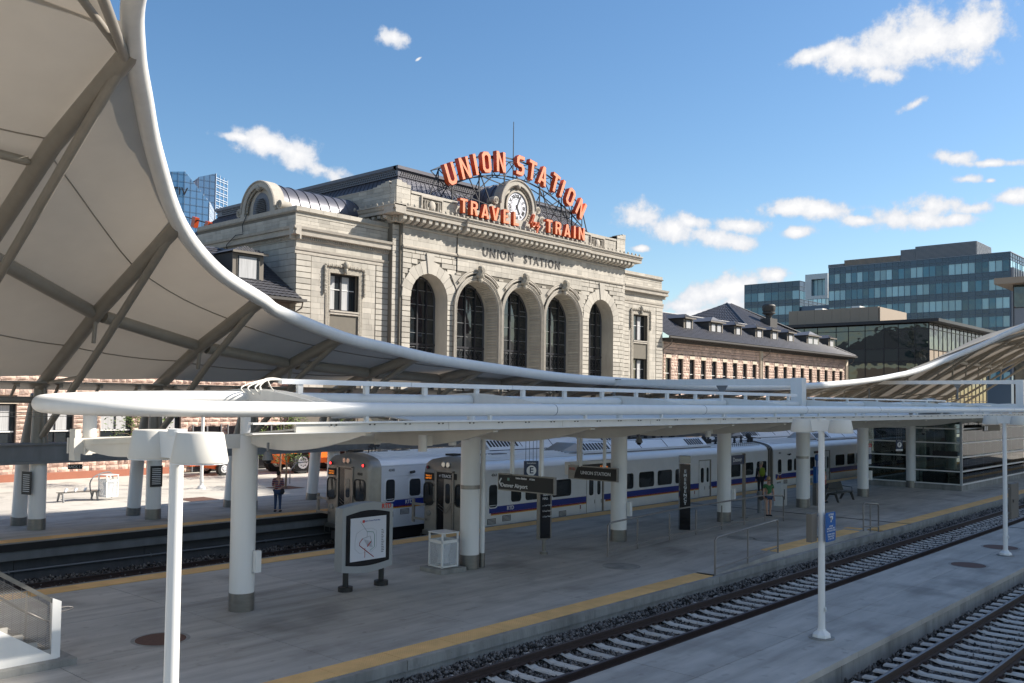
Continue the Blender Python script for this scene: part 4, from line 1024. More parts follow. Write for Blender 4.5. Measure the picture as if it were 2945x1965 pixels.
for px0 in (50.9, 73.9):
    MB().box(px0, px0 + 2.2, 55.40, 55.437, 20.42, 21.5).build('panel_ground', 'stone_joint', ST)
    f_ = MB(); ring(f_, [(-1.22, -.66), (1.22, -.66), (1.22, .66), (-1.22, .66)], [(-1.1, -.54), (1.1, -.54), (1.1, .54), (-1.1, .54)], (px0 + 1.1, 55.42, 20.98), (1, 0, 0), (0, 0, 1), .12); f_.build('panel_frame', 'stone_trim', ST)
    c_ = MB(); c_.ball((px0 + 1.1, 55.36, 20.96), .38, 8, (1, .4, 1.15))
    for sg in (-1, 1):
        for q in (.55, .78): c_.tube([(px0 + 1.1 + sg * (q - .08), 55.32, 21.3), (px0 + 1.1 + sg * (q + .06), 55.3, 21.36), (px0 + 1.1 + sg * (q + .1), 55.3, 20.96), (px0 + 1.1 + sg * (q + .06), 55.3, 20.56), (px0 + 1.1 + sg * (q - .08), 55.32, 20.62)], .06, 6)
    c_.build('cartouche', 'stone_trim', ST, smooth=True)
courses(55.0, 72.1, 20.32, 21.55, 55.5, h=.41)
# side parapet (stepping down)
MB().box(48.02, 48.5, 57.5, 69.5, 19.2, 21.98).box(48.02, 48.5, 56, 57.5, 19.2, 22.3).build('parapet', 'stone_joint', ST)
for k in range(7):
    z = 19.9 + k * .3; y = 56.0
    while y < 69.5:
        e = min(y + random.uniform(.8, 1.2), 69.5); 
        if z < 21.8 or y < 57: STN.append((48.0, (y + e) / 2, z + .15, .05, e - y - .012, .288))
        y = e
for k in range(4): MB().box(47.96, 48.6, 56.1 + .5 * k, 56.6 + .5 * k, 22.0 + .001 * k, 22.45 - .1 * k).build('coping', 'stone', ST)
MB().box(47.95, 48.6, 58.1, 69.5, 21.99, 22.08).build('coping', 'stone_trim', ST)
txt('UNION', (59.9, CBY - .02, 17.88), 1.06, (1, 0, 0), (0, 0, 1), 'dark_trim', ST, name='carved_lettering', ext=.03, bold=.016, space=1.28)
txt('STATION', (66.0, CBY - .02, 17.88), 1.06, (1, 0, 0), (0, 0, 1), 'dark_trim', ST, name='carved_lettering', ext=.03, bold=.016, space=1.28)
for k in range(5):
    z = 20.32 + k * .376
    for (a, c_) in ((55.42, 56.4), (56.42, 57.45)): STN.append((48.06, (a + c_)/2, z + .18, .10, c_ - a - .01, .36))
pieces('stone', 'stone', STN, ST, 300)
# mansard roof
RB = [(49.2, 56.6), (78.8, 56.6), (78.8, 92), (49.2, 92)]; RT = [(52.2, 59.9), (75.8, 59.9), (75.8, 88.75), (52.2, 88.75)]
b = MB(); zb, zt_ = 21.2, 24.25
b.add([(x, y, zb) for x, y in RB] + [(x, y, zt_) for x, y in RT], [(0,1,5,4), (1,2,6,5), (2,3,7,6), (3,0,4,7), (4,5,6,7)])
RF = b.build('mansard_roof', 'roof_metal', ST)
def seams(p0, p1, q0, q1, n):
    for k in range(n + 1):
        t = k / n; a = Vector(p0).lerp(Vector(p1), t); c_ = Vector(q0).lerp(Vector(q1), t); nrm = (Vector(p1) - Vector(p0)).cross(c_ - a).normalized()
        MB().bar(a, c_, .05, .09, nrm).build('standing_seam', 'roof_metal', RF)
seams((49.2, 56.6, zb), (78.8, 56.6, zb), (52.2, 59.9, zt_), (75.8, 59.9, zt_), 46)
seams((49.2, 56.6, zb), (49.2, 92, zb), (52.2, 59.9, zt_), (52.2, 88.75, zt_), 54)
for (x0, y0, x1, y1) in ((52.0, 59.7, 76.0, 59.95), (52.0, 59.955, 52.25, 88.9)):
    MB().box(x0, x1, y0, y1, 24.2, 24.72).build('cresting', 'roof_metal', RF)
    MB().box(x0 - .08, x1 + .08, y0 - .08, y1 + .08, 24.725, 24.8).box(x0 - .16, x1 + .16, y0 - .16, y1 + .16, 24.80, 25.08).build('cresting_cap', 'roof_metal', RF)
MB().box(52.2, 75.8, 59.95, 88.7, 24.3, 24.9).build('roof_deck', 'dark_trim', RF)
b = MB(); x = 52.3
while x < 76: b.box(x, x + .09, 59.66, 59.7, 24.3, 24.42); b.box(x + .1, x + .19, 59.66, 59.7, 24.5, 24.62); x += .25
y = 60
while y < 88: b.box(51.96, 52.0, y, y + .09, 24.3, 24.42); b.box(51.96, 52.0, y + .1, y + .19, 24.5, 24.62); y += .25
b.build('cresting_hole', 'black', RF, kind='stuff')
# round stone dormers: left side (louvre) and front (clock)
def lunette(cx, cy, cz, ax, R_, depth, clock):
    # ax: 'x' face looks to -x ; 'y' face looks to -y
    rt = Vector((1, 0, 0)) if ax == 'y' else Vector((0, -1, 0)); up = Vector((0, 0, 1)); nrm = Vector((0, -1, 0)) if ax == 'y' else Vector((-1, 0, 0))
    c = Vector((cx, cy, cz)); D = thing_child('clock_dormer' if clock else 'round_dormer', ST)
    def P(u, v, d=0): return c + rt * u + up * v + nrm * d
    n = 24; arc = lambda rr, a0=0, a1=180: [(rr * math.cos(R(a0 + (a1 - a0) * i / n)), rr * math.sin(R(a0 + (a1 - a0) * i / n))) for i in range(n + 1)]
    zb = -1.9 if clock else -.9
    out = [(R_, zb)] + arc(R_) + [(-R_, zb)]; ri = R_ * .80
    inn = [(ri, zb)] + arc(ri) + [(-ri, zb)]
    b = MB(); k = len(out)
    pts = [P(u, v, .35) for u, v in out] + [P(u, v, .35) for u, v in inn] + [P(u, v, -.6) for u, v in out] + [P(u, v, -.1) for u, v in inn]
    fs = []
    for i in range(k - 1): fs += [(i, i+1, k+i+1, k+i), (i, 2*k+i, 2*k+i+1, i+1), (k+i, k+i+1, 3*k+i+1, 3*k+i)]
    b.add(pts, fs); b.build('hood', 'stone', D)
    MB().tube([P(u, v, .38) for u, v in arc(R_ * .97)], .07, 6).tube([P(u, v, .3) for u, v in arc(ri * 1.0)], .06, 6).build('hood_moulding', 'stone_trim', D, smooth=True)
    g = MB()
    for i in range(34):
        a = R(3 + 174 * i / 33); g.ball(P(ri * .95 * math.cos(a), ri * .95 * math.sin(a), .12), .12, 4)
    g.ball(P(0, ri * .93, .25), .26, 5); g.build('garland', 'stone_carved', D, smooth=True)
    MB().prism([P(u, v, -.05) for u, v in [(ri, zb)] + arc(ri) + [(-ri, zb)]], nrm * -.3).build('dormer_wall', 'stone', D)
    # side scrolls
    for sg in (-1, 1):
        for (u, v, r) in ((R_ + .42, .15, .34), (R_ + 1.05, -.75, .42)):
            a = P(sg * u, v, .25); MB().cyl(a, a - nrm * .9, r, n=16).build('scroll', 'stone_trim', D, smooth=True); s2 = MB(); s2.tube([a + nrm * .03 + rt * math.cos(t) * r * (1 - t / 16) * .7 + up * math.sin(t) * r * (1 - t / 16) * .7 for t in [q * .6 for q in range(20)]], .04, 5); s2.build('volute', 'stone_carved', D, smooth=True)
        MB().prism([P(sg * R_, zb, .1), P(sg * (R_ + 1.7), zb, .1), P(sg * (R_ + 1.5), -1.1, .1), P(sg * (R_ + .5), -.3, .1), P(sg * R_, .5, .1)], nrm * -.7).build('shoulder', 'stone', D)
    # barrel roof behind
    b = MB(); rr = R_ * .93; ps = [(rr, zb)] + arc(rr) + [(-rr, zb)]; k = len(ps)
    b.add([P(u, v, -.55) for u, v in ps] + [P(u, v, -depth) for u, v in ps], [(i, i+1, k+i+1, k+i) for i in range(k-1)]); b.build('barrel_roof', 'roof_metal', D, smooth=True)
    d = 1.2
    while d < depth: MB().tube([P(u, v, -d) for u, v in arc(rr * 1.01)], .05, 5).build('standing_seam', 'roof_metal', D); d += .95
    return D, P
def thing_child(name, parent):
    o = bpy.data.objects.new(name, None); COL.objects.link(o); o.parent = parent; return o
D1, P = lunette(39.75, 61.55, 19.35, 'x', 2.35, 12, False)
b = MB(); 
def ell(a, bb, n=24): return [(a * math.cos(2*math.pi*i/n), bb * math.sin(2*math.pi*i/n)) for i in range(n)]
b = MB(); ring(b, ell(1.5, 1.7), ell(1.15, 1.35), P(0, .1, .0), (0, -1, 0), (0, 0, 1), -.12); b.build('oval_rim', 'stone_trim', D1)
b = MB(); plate(b, ell(1.16, 1.36), P(0, .1, 0), (0, -1, 0), (0, 0, 1), -.05); b.build('oval_panel', 'roof_metal', D1)
for k in range(13):
    v = -.85 + k * .14; w = .75 * math.sqrt(max(0, 1 - (v / .95) ** 2)); MB().bar(P(-w, .1 + v, .1), P(w, .1 + v, .1), .07, .05).build('louvre_slat', 'black_steel', D1)
D2, P = lunette(63.35, 56.15, 22.85, 'y', 2.5, 6.5, True)
b = MB(); ring(b, ell(1.55, 1.55, 32), ell(1.36, 1.36, 32), P(0, 0, .12), (1, 0, 0), (0, 0, 1), .1); b.build('clock_rim', 'stone_trim', D2)
b = MB(); plate(b, ell(1.37, 1.37, 32), P(0, 0, .10), (1, 0, 0), (0, 0, 1), .03); CKF = b.build('clock_face', 'map_paper', D2)
b = MB()
for k in range(60):
    a = R(k * 6); b.bar(P(1.26 * math.sin(a), 1.26 * math.cos(a), .15), P(1.34 * math.sin(a), 1.34 * math.cos(a), .15), .04, .02, (0, 1, 0))
b.build('minute_mark', 'black', CKF)
ring_b = MB(); ring(ring_b, ell(.72, .72, 28), ell(.69, .69, 28), P(0, 0, .14), (1, 0, 0), (0, 0, 1), -.01); ring_b.build('inner_ring', 'black', CKF)
for k, s_ in enumerate(['XII', 'I', 'II', 'III', 'IIII', 'V', 'VI', 'VII', 'VIII', 'IX', 'X', 'XI']):
    a = R(k * 30); u = Vector((math.sin(a), 0, math.cos(a))); r_ = Vector((math.cos(a), 0, -math.sin(a)))
    txt(s_, P(.97 * math.sin(a), .97 * math.cos(a), .145), .46, r_, u, 'black', CKF, name='numeral', ext=.01, bold=.012)
b = MB(); am = R(4 * 6); ah = R(5 * 30 + 2); b.bar(P(-.25*math.sin(am), -.25*math.cos(am), .18), P(1.15*math.sin(am), 1.15*math.cos(am), .18), .03, .09, (1, 0, 0)); b.build('minute_hand', 'black', CKF)
b = MB(); b.bar(P(-.2*math.sin(ah), -.2*math.cos(ah), .165), P(.75*math.sin(ah), .75*math.cos(ah), .165), .03, .13, (1, 0, 0)); b.build('hour_hand', 'black', CKF)
MB().cyl(P(0, 0, .1), P(0, 0, .21), .08, n=12).build('hub', 'black', CKF)
g = MB()
for i in range(18):
    a = R(200 + 140 * i / 17); g.ball(P(1.75 * math.cos(a), 1.75 * math.sin(a), .15), .17, 4)
g.ball(P(0, -2.1, .3), .35, 5, (1.6, .8, .7)); g.build('festoon', 'stone_carved', D2, smooth=True)
MB().cyl((67.45, 60.2, 24.8), (67.45, 60.2, 32.6), .06, .035, n=8).build('mast', 'dark_trim', ST)
t = thing('loudspeaker', (80.9, 56.3, 19.0), 'small black loudspeaker cluster on the parapet of the right pavilion', 'loudspeaker')
MB().box(80.8, 80.95, 56.2, 56.35, 19, 19.3).box(80.5, 80.75, 56.15, 56.35, 19.15, 19.42).box(81.0, 81.25, 56.15, 56.35, 19.15, 19.42).build('horn', 'black', t)
MB().box(80.4, 81.35, 56.2, 56.3, 19.42, 19.46).build('bar', 'black', t)
MB().tube([(39.06, 62.5, 19.05), (39.03, 63, 18.3), (38.98, 62.8, 17.6), (38.4, 62.9, 17.45), (38.6, 64.5, 16.9), (38.95, 64.9, 16.3)], .035, 5).build('cable', 'black', label='loose black cable hanging down the shaded side parapet of the station', cat='cable')
# ================================================================ roof sign
SG = thing('roof_sign', (63.4, 56, 20.3), 'arched orange channel-letter roof sign reading UNION STATION above TRAVEL by TRAIN', 'sign')
T_ = .24
GLY = {
 'U': (.62, [[(0,1),(.19,1),(.19,.27),(.26,.18),(.36,.18),(.43,.27),(.43,1),(.62,1),(.62,.17),(.47,0),(.15,0),(0,.17)]]),
 'N': (.66, [[(0,0),(0,1),(.20,1),(.47,.36),(.47,1),(.66,1),(.66,0),(.46,0),(.19,.64),(.19,0)]]),
 'I': (.20, [[(0,0),(0,1),(.20,1),(.20,0)]]),
 'O': (.62, [[(.15,0),(0,.16),(0,.84),(.15,1),(.47,1),(.62,.84),(.62,.16),(.47,0)], [(.25,.18),(.37,.18),(.43,.25),(.43,.75),(.37,.82),(.25,.82),(.19,.75),(.19,.25)]]),
 'S': (.60, [[(.0,.0),(.0,.19),(.34,.19),(.41,.25),(.41,.37),(.35,.42),(.14,.42),(0,.57),(0,.85),(.14,1),(.58,1),(.58,.81),(.26,.81),(.19,.75),(.19,.66),(.25,.60),(.46,.60),(.60,.46),(.60,.15),(.46,0)]]),
 'T': (.60, [[(.205,0),(.205,.82),(0,.82),(0,1),(.60,1),(.60,.82),(.395,.82),(.395,0)]]),
 'A': (.68, [[(0,0),(.24,1),(.44,1),(.68,0),(.48,0),(.44,.18),(.24,.18),(.20,0)], [(.28,.35),(.40,.35),(.34,.66)]]),
 'R': (.60, [[(0,0),(0,1),(.45,1),(.59,.87),(.59,.57),(.47,.45),(.60,0),(.40,0),(.28,.42),(.19,.42),(.19,0)], [(.19,.58),(.34,.58),(.40,.64),(.40,.77),(.34,.83),(.19,.83)]]),
 'V': (.68, [[(.24,0),(0,1),(.20,1),(.34,.35),(.48,1),(.68,1),(.44,0)]]),
 'E': (.50, [[(0,0),(0,1),(.50,1),(.50,.83),(.19,.83),(.19,.60),(.42,.60),(.42,.43),(.19,.43),(.19,.17),(.50,.17),(.50,0)]]),
 'L': (.48, [[(0,0),(0,1),(.19,1),(.19,.18),(.48,.18),(.48,0)]]),
}
def glyph(ch, c, h, ang, dep, parent, y, wx=1.0):
    w, loops = GLY[ch]
    def curve(loops_, ext, off=0):
        cu = bpy.data.curves.new('g', 'CURVE'); cu.dimensions = '2D'; cu.fill_mode = 'BOTH'; cu.extrude = ext; cu.offset = off
        for L in loops_:
            sp = cu.splines.new('POLY'); sp.points.add(len(L) - 1); sp.use_cyclic_u = True
            for i, (x, z) in enumerate(L): sp.points[i].co = ((x - w / 2) * h * wx, (z - .5) * h, 0, 1)
        ob = bpy.data.objects.new('g', cu); me = bpy.data.meshes.new_from_object(ob); bpy.data.objects.remove(ob); bpy.data.curves.remove(cu); return me
    r = Vector((math.cos(ang), 0, math.sin(ang))); u = Vector((-math.sin(ang), 0, math.cos(ang))); n = Vector((0, -1, 0)); pl = parent.location
    def place(me, m, name, yy, par):
        me.materials.clear(); me.materials.append(MATS[m]); o_ = Vector((c[0] - pl.x, yy - pl.y, c[1] - pl.z))
        me.transform(Matrix(((r.x, u.x, n.x, o_.x), (r.y, u.y, n.y, o_.y), (r.z, u.z, n.z, o_.z), (0, 0, 0, 1)))); o = bpy.data.objects.new(name, me); COL.objects.link(o); o.parent = par; return o
    o = place(curve(loops, dep / 2), 'neon_orange', 'letter', y, parent)
    f = place(curve(loops, .01, -.02 * h / 1.7 - .008), 'neon_face', 'letter_face', y - dep / 2 - .012, o)
UL = [('U',54.28,24.11),('N',55.95,24.99),('I',57.26,25.54),('O',58.65,26.02),('N',60.53,26.43),('S',63.21,26.63),('T',64.91,26.68),('A',66.48,26.25),('T',68.33,26.15),('I',69.42,25.6),('O',70.73,25.01),('N',72.41,24.13)]
UA = [24, 20, 17, 9, 3, -4, -9, -14, -19, -24, -27, -31]
fixz = {54.28: 24.15, 64.91: 26.52, 66.48: 26.3, 68.33: 25.95}
for (ch, x, z), a in zip(UL, UA): glyph(ch, (x + .05, fixz.get(x, z)), 1.86, R(a), .42, SG, 55.75)
TL = [('T',55.11,21.45),('R',56.38,21.42),('A',57.75,21.38),('V',59.07,21.38),('E',60.48,21.36),('L',61.82,21.36),('T',66.56,21.42),('R',67.9,21.4),('A',69.28,21.38),('I',70.43,21.4),('N',71.55,21.4)]
for ch, x, z in TL: glyph(ch, (x + .03, z), 1.22, 0, .36, SG, 54.95, 1.25)
by = cat([(-.62, 0, -.1), (-.45, 0, .15), (-.22, 0, .62), (-.1, 0, .78), (-.08, 0, .62), (-.3, 0, .1), (-.38, 0, -.25), (-.2, 0, -.38), (0, 0, -.2), (.02, 0, .02), (-.12, 0, .05), (.12, 0, .0), (.22, 0, .1), (.2, 0, -.2), (.34, 0, -.28), (.5, 0, .0), (.56, 0, .12), (.5, 0, -.3), (.38, 0, -.75), (.24, 0, -.85), (.3, 0, -.6), (.72, 0, -.2)], 4)
bl = MB().tube([(64.65 + 1.0 * p.x, 54.95, 21.42 + 1.0 * p.z) for p in by], .085, 8).tube([(64.65 + 1.0 * p.x, 55.12, 21.42 + 1.0 * p.z) for p in by], .085, 8).build('script_by', 'neon_orange', SG, smooth=True)
MB().tube([(64.65 + 1.0 * p.x, 54.87, 21.42 + 1.0 * p.z) for p in by], .035, 6).build('script_face', 'neon_face', bl, smooth=True)
MB().bar((54.4, 55.05, 20.75), (72.3, 55.05, 20.75), .1, .12).build('letter_rail', 'black_steel', SG)
def TR(p, q, w=.09): MB().bar((p[0], p[2] if len(p) > 2 else 56.15, p[1]), (q[0], q[2] if len(q) > 2 else 56.15, q[1]), w, w).build('truss_bar', 'black_steel', SG)
def arcz(x, top=True):
    t = (x - 63.4) / 9.6; return (27.25 if top else 25.55) - (2.55 if top else 2.75) * t * t
xs = [53.4 + 20 * k / 12 for k in range(13)]
for y in (56.15, 57.1):
    for k in range(12):
        for tp in (True, False): TR((xs[k], arcz(xs[k], tp), y), (xs[k+1], arcz(xs[k+1], tp), y), .1 if y < 57 else .07)
        TR((xs[k], arcz(xs[k], k % 2 == 0), y), (xs[k+1], arcz(xs[k+1], k % 2), y), .06)
for k in range(13):
    TR((xs[k], arcz(xs[k], True)), (xs[k], arcz(xs[k], False)), .07); TR((xs[k], arcz(xs[k], True), 56.15), (xs[k], arcz(xs[k], True), 57.1), .05)
    if k in (1, 3, 5, 8, 10, 11): TR((xs[k], arcz(xs[k], False)), (xs[k], 20.6 if k > 1 else 21.8), .1)
for (a, c_) in (((54.4, 23.0), (61.0, 22.3)), ((61.0, 22.3), (61.7, 24.7)), ((58.4, 24.9), (61.7, 24.6)), ((58.4, 22.6), (56.7, 25.0)), ((56.7, 22.2), (60.2, 25.2)), ((60.2, 22.1), (58.4, 25.3)), ((66.7, 24.9), (69.8, 22.6)), ((66.7, 22.8), (69.8, 24.6)),
                ((66.0, 22.9), (73.1, 21.9)), ((69.8, 22.5), (73.0, 23.8)), ((71.5, 21.3), (70.6, 24.3)), ((66.2, 23.9), (70.2, 23.9)), ((55, 22.0), (58.6, 23.6)), ((54.0, 23.6), (56.8, 21.7)), ((62, 24.6), (60, 22)), ((68.3, 21.5), (67.2, 25.2))):
    TR(a, c_, .08)
for (a, c_) in (((53.4, 24.4), (52.3, 21.7)), ((73.4, 24.2), (74.4, 21.7)), ((52.3, 21.8), (58, 20.9))): TR(a, c_, .08)
for x in (54.5, 58.4, 61.7, 66.7, 69.8, 72.9): TR((x, 24.5 if 56 < x < 71 else 23.2, 56.15), (x, 21.0, 58.4), .06)
# small end view of another orange sign behind the left parapet
t = thing('rear_sign', (39, 88, 19), 'end of another orange letter sign peeking over the left roof parapet', 'sign')
for k, (y, z, w) in enumerate(((72.4, 19.7, .5), (74.6, 20.35, .6), (78.0, 21.1, 1.3))): MB().frame((41.5, y, z), Vector((1, 0, 0)), Vector((0, math.cos(.3), math.sin(.3))), Vector((0, -math.sin(.3), math.cos(.3))), .2, w / 2, .45).build('letter', 'neon_orange', t)
MB().bar((41.5, 69.5, 19.2), (41.5, 77.2, 21.3), .1, .1).bar((41.5, 70, 19.3), (41.5, 70, 17), .1, .1).bar((41.5, 73, 20), (41.5, 73, 17), .1, .1).build('frame', 'black_steel', t)
# ================================================================ brick wings
def wing(xa, xb, name, label, wins, win_z, win_w, zt, eave, rng):
    Wg = thing(name, ((xa + xb) / 2, 56.5, 0), label, 'building', 'low rough stone wings of the station')
    Y = 56.5; b = MB(); y = Y + .1
    xs = [xa]; 
    for w in wins: xs += [w - win_w / 2, w + win_w / 2]
    xs.append(xb); z0, z1 = win_z
    for k in range(0, len(xs), 2): b.box(xs[k], xs[k+1], y, y + .3, 0, zt)
    for w in wins: b.box(w - win_w/2, w + win_w/2, y, y + .3, 0, z0); b.box(w - win_w/2, w + win_w/2, y, y + .3, z1, zt)
    b.box(xa, xb, y + .32, 69, 0, zt - .02)
    b.build('wall', 'pink_joint', Wg)
    L = []; z = rng[0]
    while z < rng[1]:
        h = random.choice((.26, .34, .44)) ; ze = min(z + h, rng[1]); x = xa
        while x < xb:
            e = min(x + random.uniform(.35, .95), xb); cut = []
            inw = False
            for w in wins:
                if z1 + .40 > z and ze > z0 - .1 and x < w + win_w/2 and e > w - win_w/2:
                    if x < w - win_w/2 - .12: e = w - win_w/2
                    else: inw = True; nx = w + win_w/2
                    break
            if inw: x = nx; continue
            L.append(((x + e)/2, Y + .06, (z + ze)/2, e - x - .02, .14, ze - z - .02)); x = e
        z = ze
    pieces('stone', 'pink_stone', L, Wg, 300, 'rock')
    for w in wins:
        fr = MB(); a, c = w - win_w/2, w + win_w/2
        fr.box(a, a + .07, Y + .22, Y + .3, z0, z1); fr.box(c - .07, c, Y + .22, Y + .3, z0, z1); fr.box(a, c, Y + .22, Y + .3, z1 - .1, z1); fr.box(a, c, Y + .22, Y + .3, z0, z0 + .07)
        wd = fr.build('window', 'black_steel', Wg); inst('pane', 'window_glass', (w, Y + .30, (z0 + z1)/2), (win_w - .1, .02, z1 - z0), wd)
        if win_w > 1.6:
            MB().box(w - .03, w + .03, Y + .23, Y + .29, z0, z1).build('mullion', 'black_steel', wd)
            MB().box(a + .08, c - .3, Y + .286, Y + .29, z0 + 1.0, z1 - .1).build('curtain', 'curtain', wd)
            MB().box(a + .07, c - .07, Y + .22, Y + .27, z0 + .9, z0 + .98).build('sash_bar', 'white_paint', wd)
            MB().box(a - .1, c + .1, Y - .14, Y + .2, z0 - .32, z0).build('sill', 'sandstone', Wg); MB().box(a - .1, c + .1, Y - .06, Y + .2, z1, z1 + .42).build('lintel', 'sandstone', Wg)
        else:
            MB().box(a + .07, c - .07, Y + .22, Y + .28, z0 + 1.05, z0 + 1.12).build('sash_bar', 'white_paint', wd)
            MB().box(a - .03, c + .03, Y - .05, Y + .2, z1, z1 + .41).build('lintel', 'sandstone', Wg)
    return Wg
WR = wing(88.25, 141.9, 'station_wing', 'long low pinkish rough stone wing with dark tiled roof right of the station hall', [90.3 + 2.617 * k for k in range(9)] + [114.8 + 2.75 * k for k in range(10)], (7.2, 10.03), 1.15, 11.9, 12.4, (5.2, 11.85))
WL = wing(2, 39.1, 'station_wing', 'rough pink stone wing seen under the canopy at the left, dark tiled roof above', [8.6, 12.2, 15.9, 19.6, 22.85, 26.5, 29.8], (1.9, 4.45), 2.0, 11.9, 12.1, (0, 7.2))
MB().box(2, 30, 56.0, 56.45, 0, .40).build('plinth', 'red_stone', WL)
for k, x in enumerate((32.6, 35.2, 37.6)):
    d = MB().box(x - 1.0, x + 1.0, 56.38, 56.43, 0, 3.0).build('door', 'black_gloss', WL)
    MB().box(x - .05, x + .05, 56.3, 56.375, 0, 3.0).box(x - 1.08, x - 1.0, 56.3, 56.44, 0, 3.1).box(x + 1.0, x + 1.08, 56.3, 56.44, 0, 3.1).build('door_frame', 'grey_steel', d)
for x in (88.6, 112.95, 141.5): MB().box(x - .35, x + .35, 56.3, 56.5, 3, 11.85).build('pilaster', 'sandstone', WR)
for x, w in ((88.7, WR), (112.9, WR), (141.3, WR), (38.9, WL)):
    MB().tube([(x + .5, 55.35, 12.05), (x + .5, 55.5, 11.5), (x, 56.2, 10.9), (x, 56.2, 3)], .06, 6).build('downpipe', 'taupe_trim', w, smooth=True)
def tiled(parent, quad, n, name='roof'):
    # quad: eave-left, eave-right, ridge-right, ridge-left ; overlapping tile courses
    a, b_, c, d = [Vector(q) for q in quad]; nrm = (b_ - a).cross(d - a).normalized(); nrm = nrm if nrm.z > 0 else -nrm
    m = MB(); m.add([a, b_, c, d], [(0, 1, 2, 3)]); rf = m.build(name, 'roof_tile', parent)
    m = MB()
    for k in range(n):
        t0, t1 = k / n, (k + 1) / n; p0, p1 = a.lerp(d, t0), b_.lerp(c, t0); q0, q1 = a.lerp(d, t1), b_.lerp(c, t1); L = (p1 - p0).length; cnt = max(1, int(L / .42))
        for j in range(cnt):
            u0, u1 = j / cnt, (j + 1) / cnt; A, B_ = p0.lerp(p1, u0 + .0), p0.lerp(p1, u1 - .04 / max(1, cnt)); C, D_ = q0.lerp(q1, u1 - .0), q0.lerp(q1, u0); M1 = p0.lerp(p1, (u0 + u1)/2) + nrm * .11; M2 = q0.lerp(q1, (u0+u1)/2) + nrm * .045
            m.add([A + nrm*.05, M1, B_ + nrm*.05, C + nrm*.01, M2, D_ + nrm*.01], [(0, 1, 4, 5), (1, 2, 3, 4)])
    m.build('roof_tile', 'roof_tile', rf, kind='stuff'); return rf
r1 = tiled(WR, [(88.2, 55.2, 12.42), (142.2, 55.2, 12.42), (132.5, 61.4, 15.95), (88.2, 61.4, 15.95)], 17)
r2 = tiled(WR, [(118.5, 61.4, 15.95), (132.5, 61.4, 15.95), (128.0, 69, 20.2), (126.8, 69, 20.2)], 20)
tiled(WR, [(118.2, 76.6, 15.95), (118.5, 61.4, 15.95), (126.8, 69, 20.2), (126.8, 69.1, 20.2)], 14)
MB().add([(142.2, 55.2, 12.42), (142.2, 83, 12.42), (128, 69, 20.2)], [(0, 1, 2)]).build('roof', 'roof_tile', WR)
for p, q in (((118.4, 61.4, 16.0), (126.8, 69, 20.25)), ((142.2, 55.2, 12.5), (128.0, 69, 20.25)), ((88.2, 61.4, 16.0), (118.5, 61.4, 16.0))): MB().tube([p, q], .1, 6).build('ridge_tile', 'roof_tile', WR, smooth=True)
MB().box(88.3, 142.4, 55.02, 55.2, 12.2, 12.4).box(88.3, 142.2, 55.2, 56.5, 12.15, 12.2).build('gutter', 'dark_trim', WR)
MB().box(88.3, 142.0, 56.3, 56.48, 11.86, 12.14).build('frieze_board', 'dark_trim', WR)
b = MB(); x = 88.6
while x < 142: b.box(x, x + .12, 55.25, 56.3, 12.02, 12.14); x += .6
b.build('rafter_end', 'dark_trim', WR, kind='stuff')
tiled(WL, [(2, 55.2, 12.1), (39.25, 55.2, 12.1), (39.12, 61.4, 16.0), (2, 61.4, 16.0)], 17)
MB().box(2, 39.5, 55.0, 55.2, 11.88, 12.08).box(2, 39.3, 55.2, 56.5, 11.83, 11.88).build('gutter', 'dark_trim', WL)
def dormer(parent, xa, xb, z0=13.75, zt=14.85, yf=57.6, n=1, name='dormer'):
    D = MB().prism([(xa - .25, yf, z0 - .35), (xa - .25, yf, zt + .15), (xa - .25, yf + 2.6, zt + .15)], (xb - xa + .5, 0, 0)).build(name, 'dark_trim', parent)
    MB().box(xa - .3, xb + .3, yf - .06, yf + .02, z0 - .2, zt + .1).build('front_board', 'taupe_trim', D)
    for k in range(n):
        a = xa + (xb - xa) * k / n + .08; c = xa + (xb - xa) * (k + 1) / n - .08; f = MB(); f.box(a - .06, c + .06, yf - .1, yf - .065, z0 - .04, zt + .02); w = f.build('window', 'taupe_trim', D)
        inst('pane', 'window_glass', ((a + c)/2, yf - .11, (z0 + zt)/2), (c - a, .02, zt - z0 - .08), w); MB().box(a + .1, c - .25, yf - .125, yf - .121, z0 + .1, zt - .1).build('curtain', 'curtain', w)
    xm = (xa + xb) / 2; w2 = (xb - xa) / 2 + .5; e = zt + .2
    pts = [(xm - w2, yf - .35, e), (xm + w2, yf - .35, e), (xm + w2, yf + 2.6, e + .0), (xm - w2, yf + 2.6, e), (xm, yf + .5, e + .55), (xm, yf + 3.0, e + .55)]
    if n > 1: pts[4] = (xm, yf + .4, e + .7)
    MB().add(pts, [(0, 1, 4), (1, 2, 5, 4), (3, 0, 4, 5), (0, 3, 2, 1)]).build('dormer_roof', 'roof_tile', D)
    t = MB()
    for k in range(5):
        f0 = k / 5; 
        for j in range(12):
            u = -1 + 2 * (j + .5) / 12
            if abs(u) < 1 - f0: t.box(xm + u * w2 - .06, xm + u * w2 + .06, yf - .36 + f0 * .8, yf - .30 + f0 * .8, e + f0 * .55, e + f0 * .55 + .09)
    t.build('roof_tile', 'roof_tile', D, kind='stuff')
    MB().box(xm - w2, xm + w2, yf - .42, yf - .34, e - .1, e + .05).build('gutter', 'taupe_trim', D)
for (a, c, n) in ((95.6, 97.1, 1), (101.6, 104.4, 2), (108.0, 109.4, 1), (113.8, 115.4, 1), (118.3, 119.9, 1), (123.4, 125.0, 1), (129.9, 133.6, 2), (137.7, 139.3, 1)): dormer(WR, a, c, n=n)
dormer(WL, 35.0, 36.9, z0=13.3, zt=15.0, yf=57.2); dormer(WL, 27, 29, z0=13.3, zt=15.0, yf=57.2)
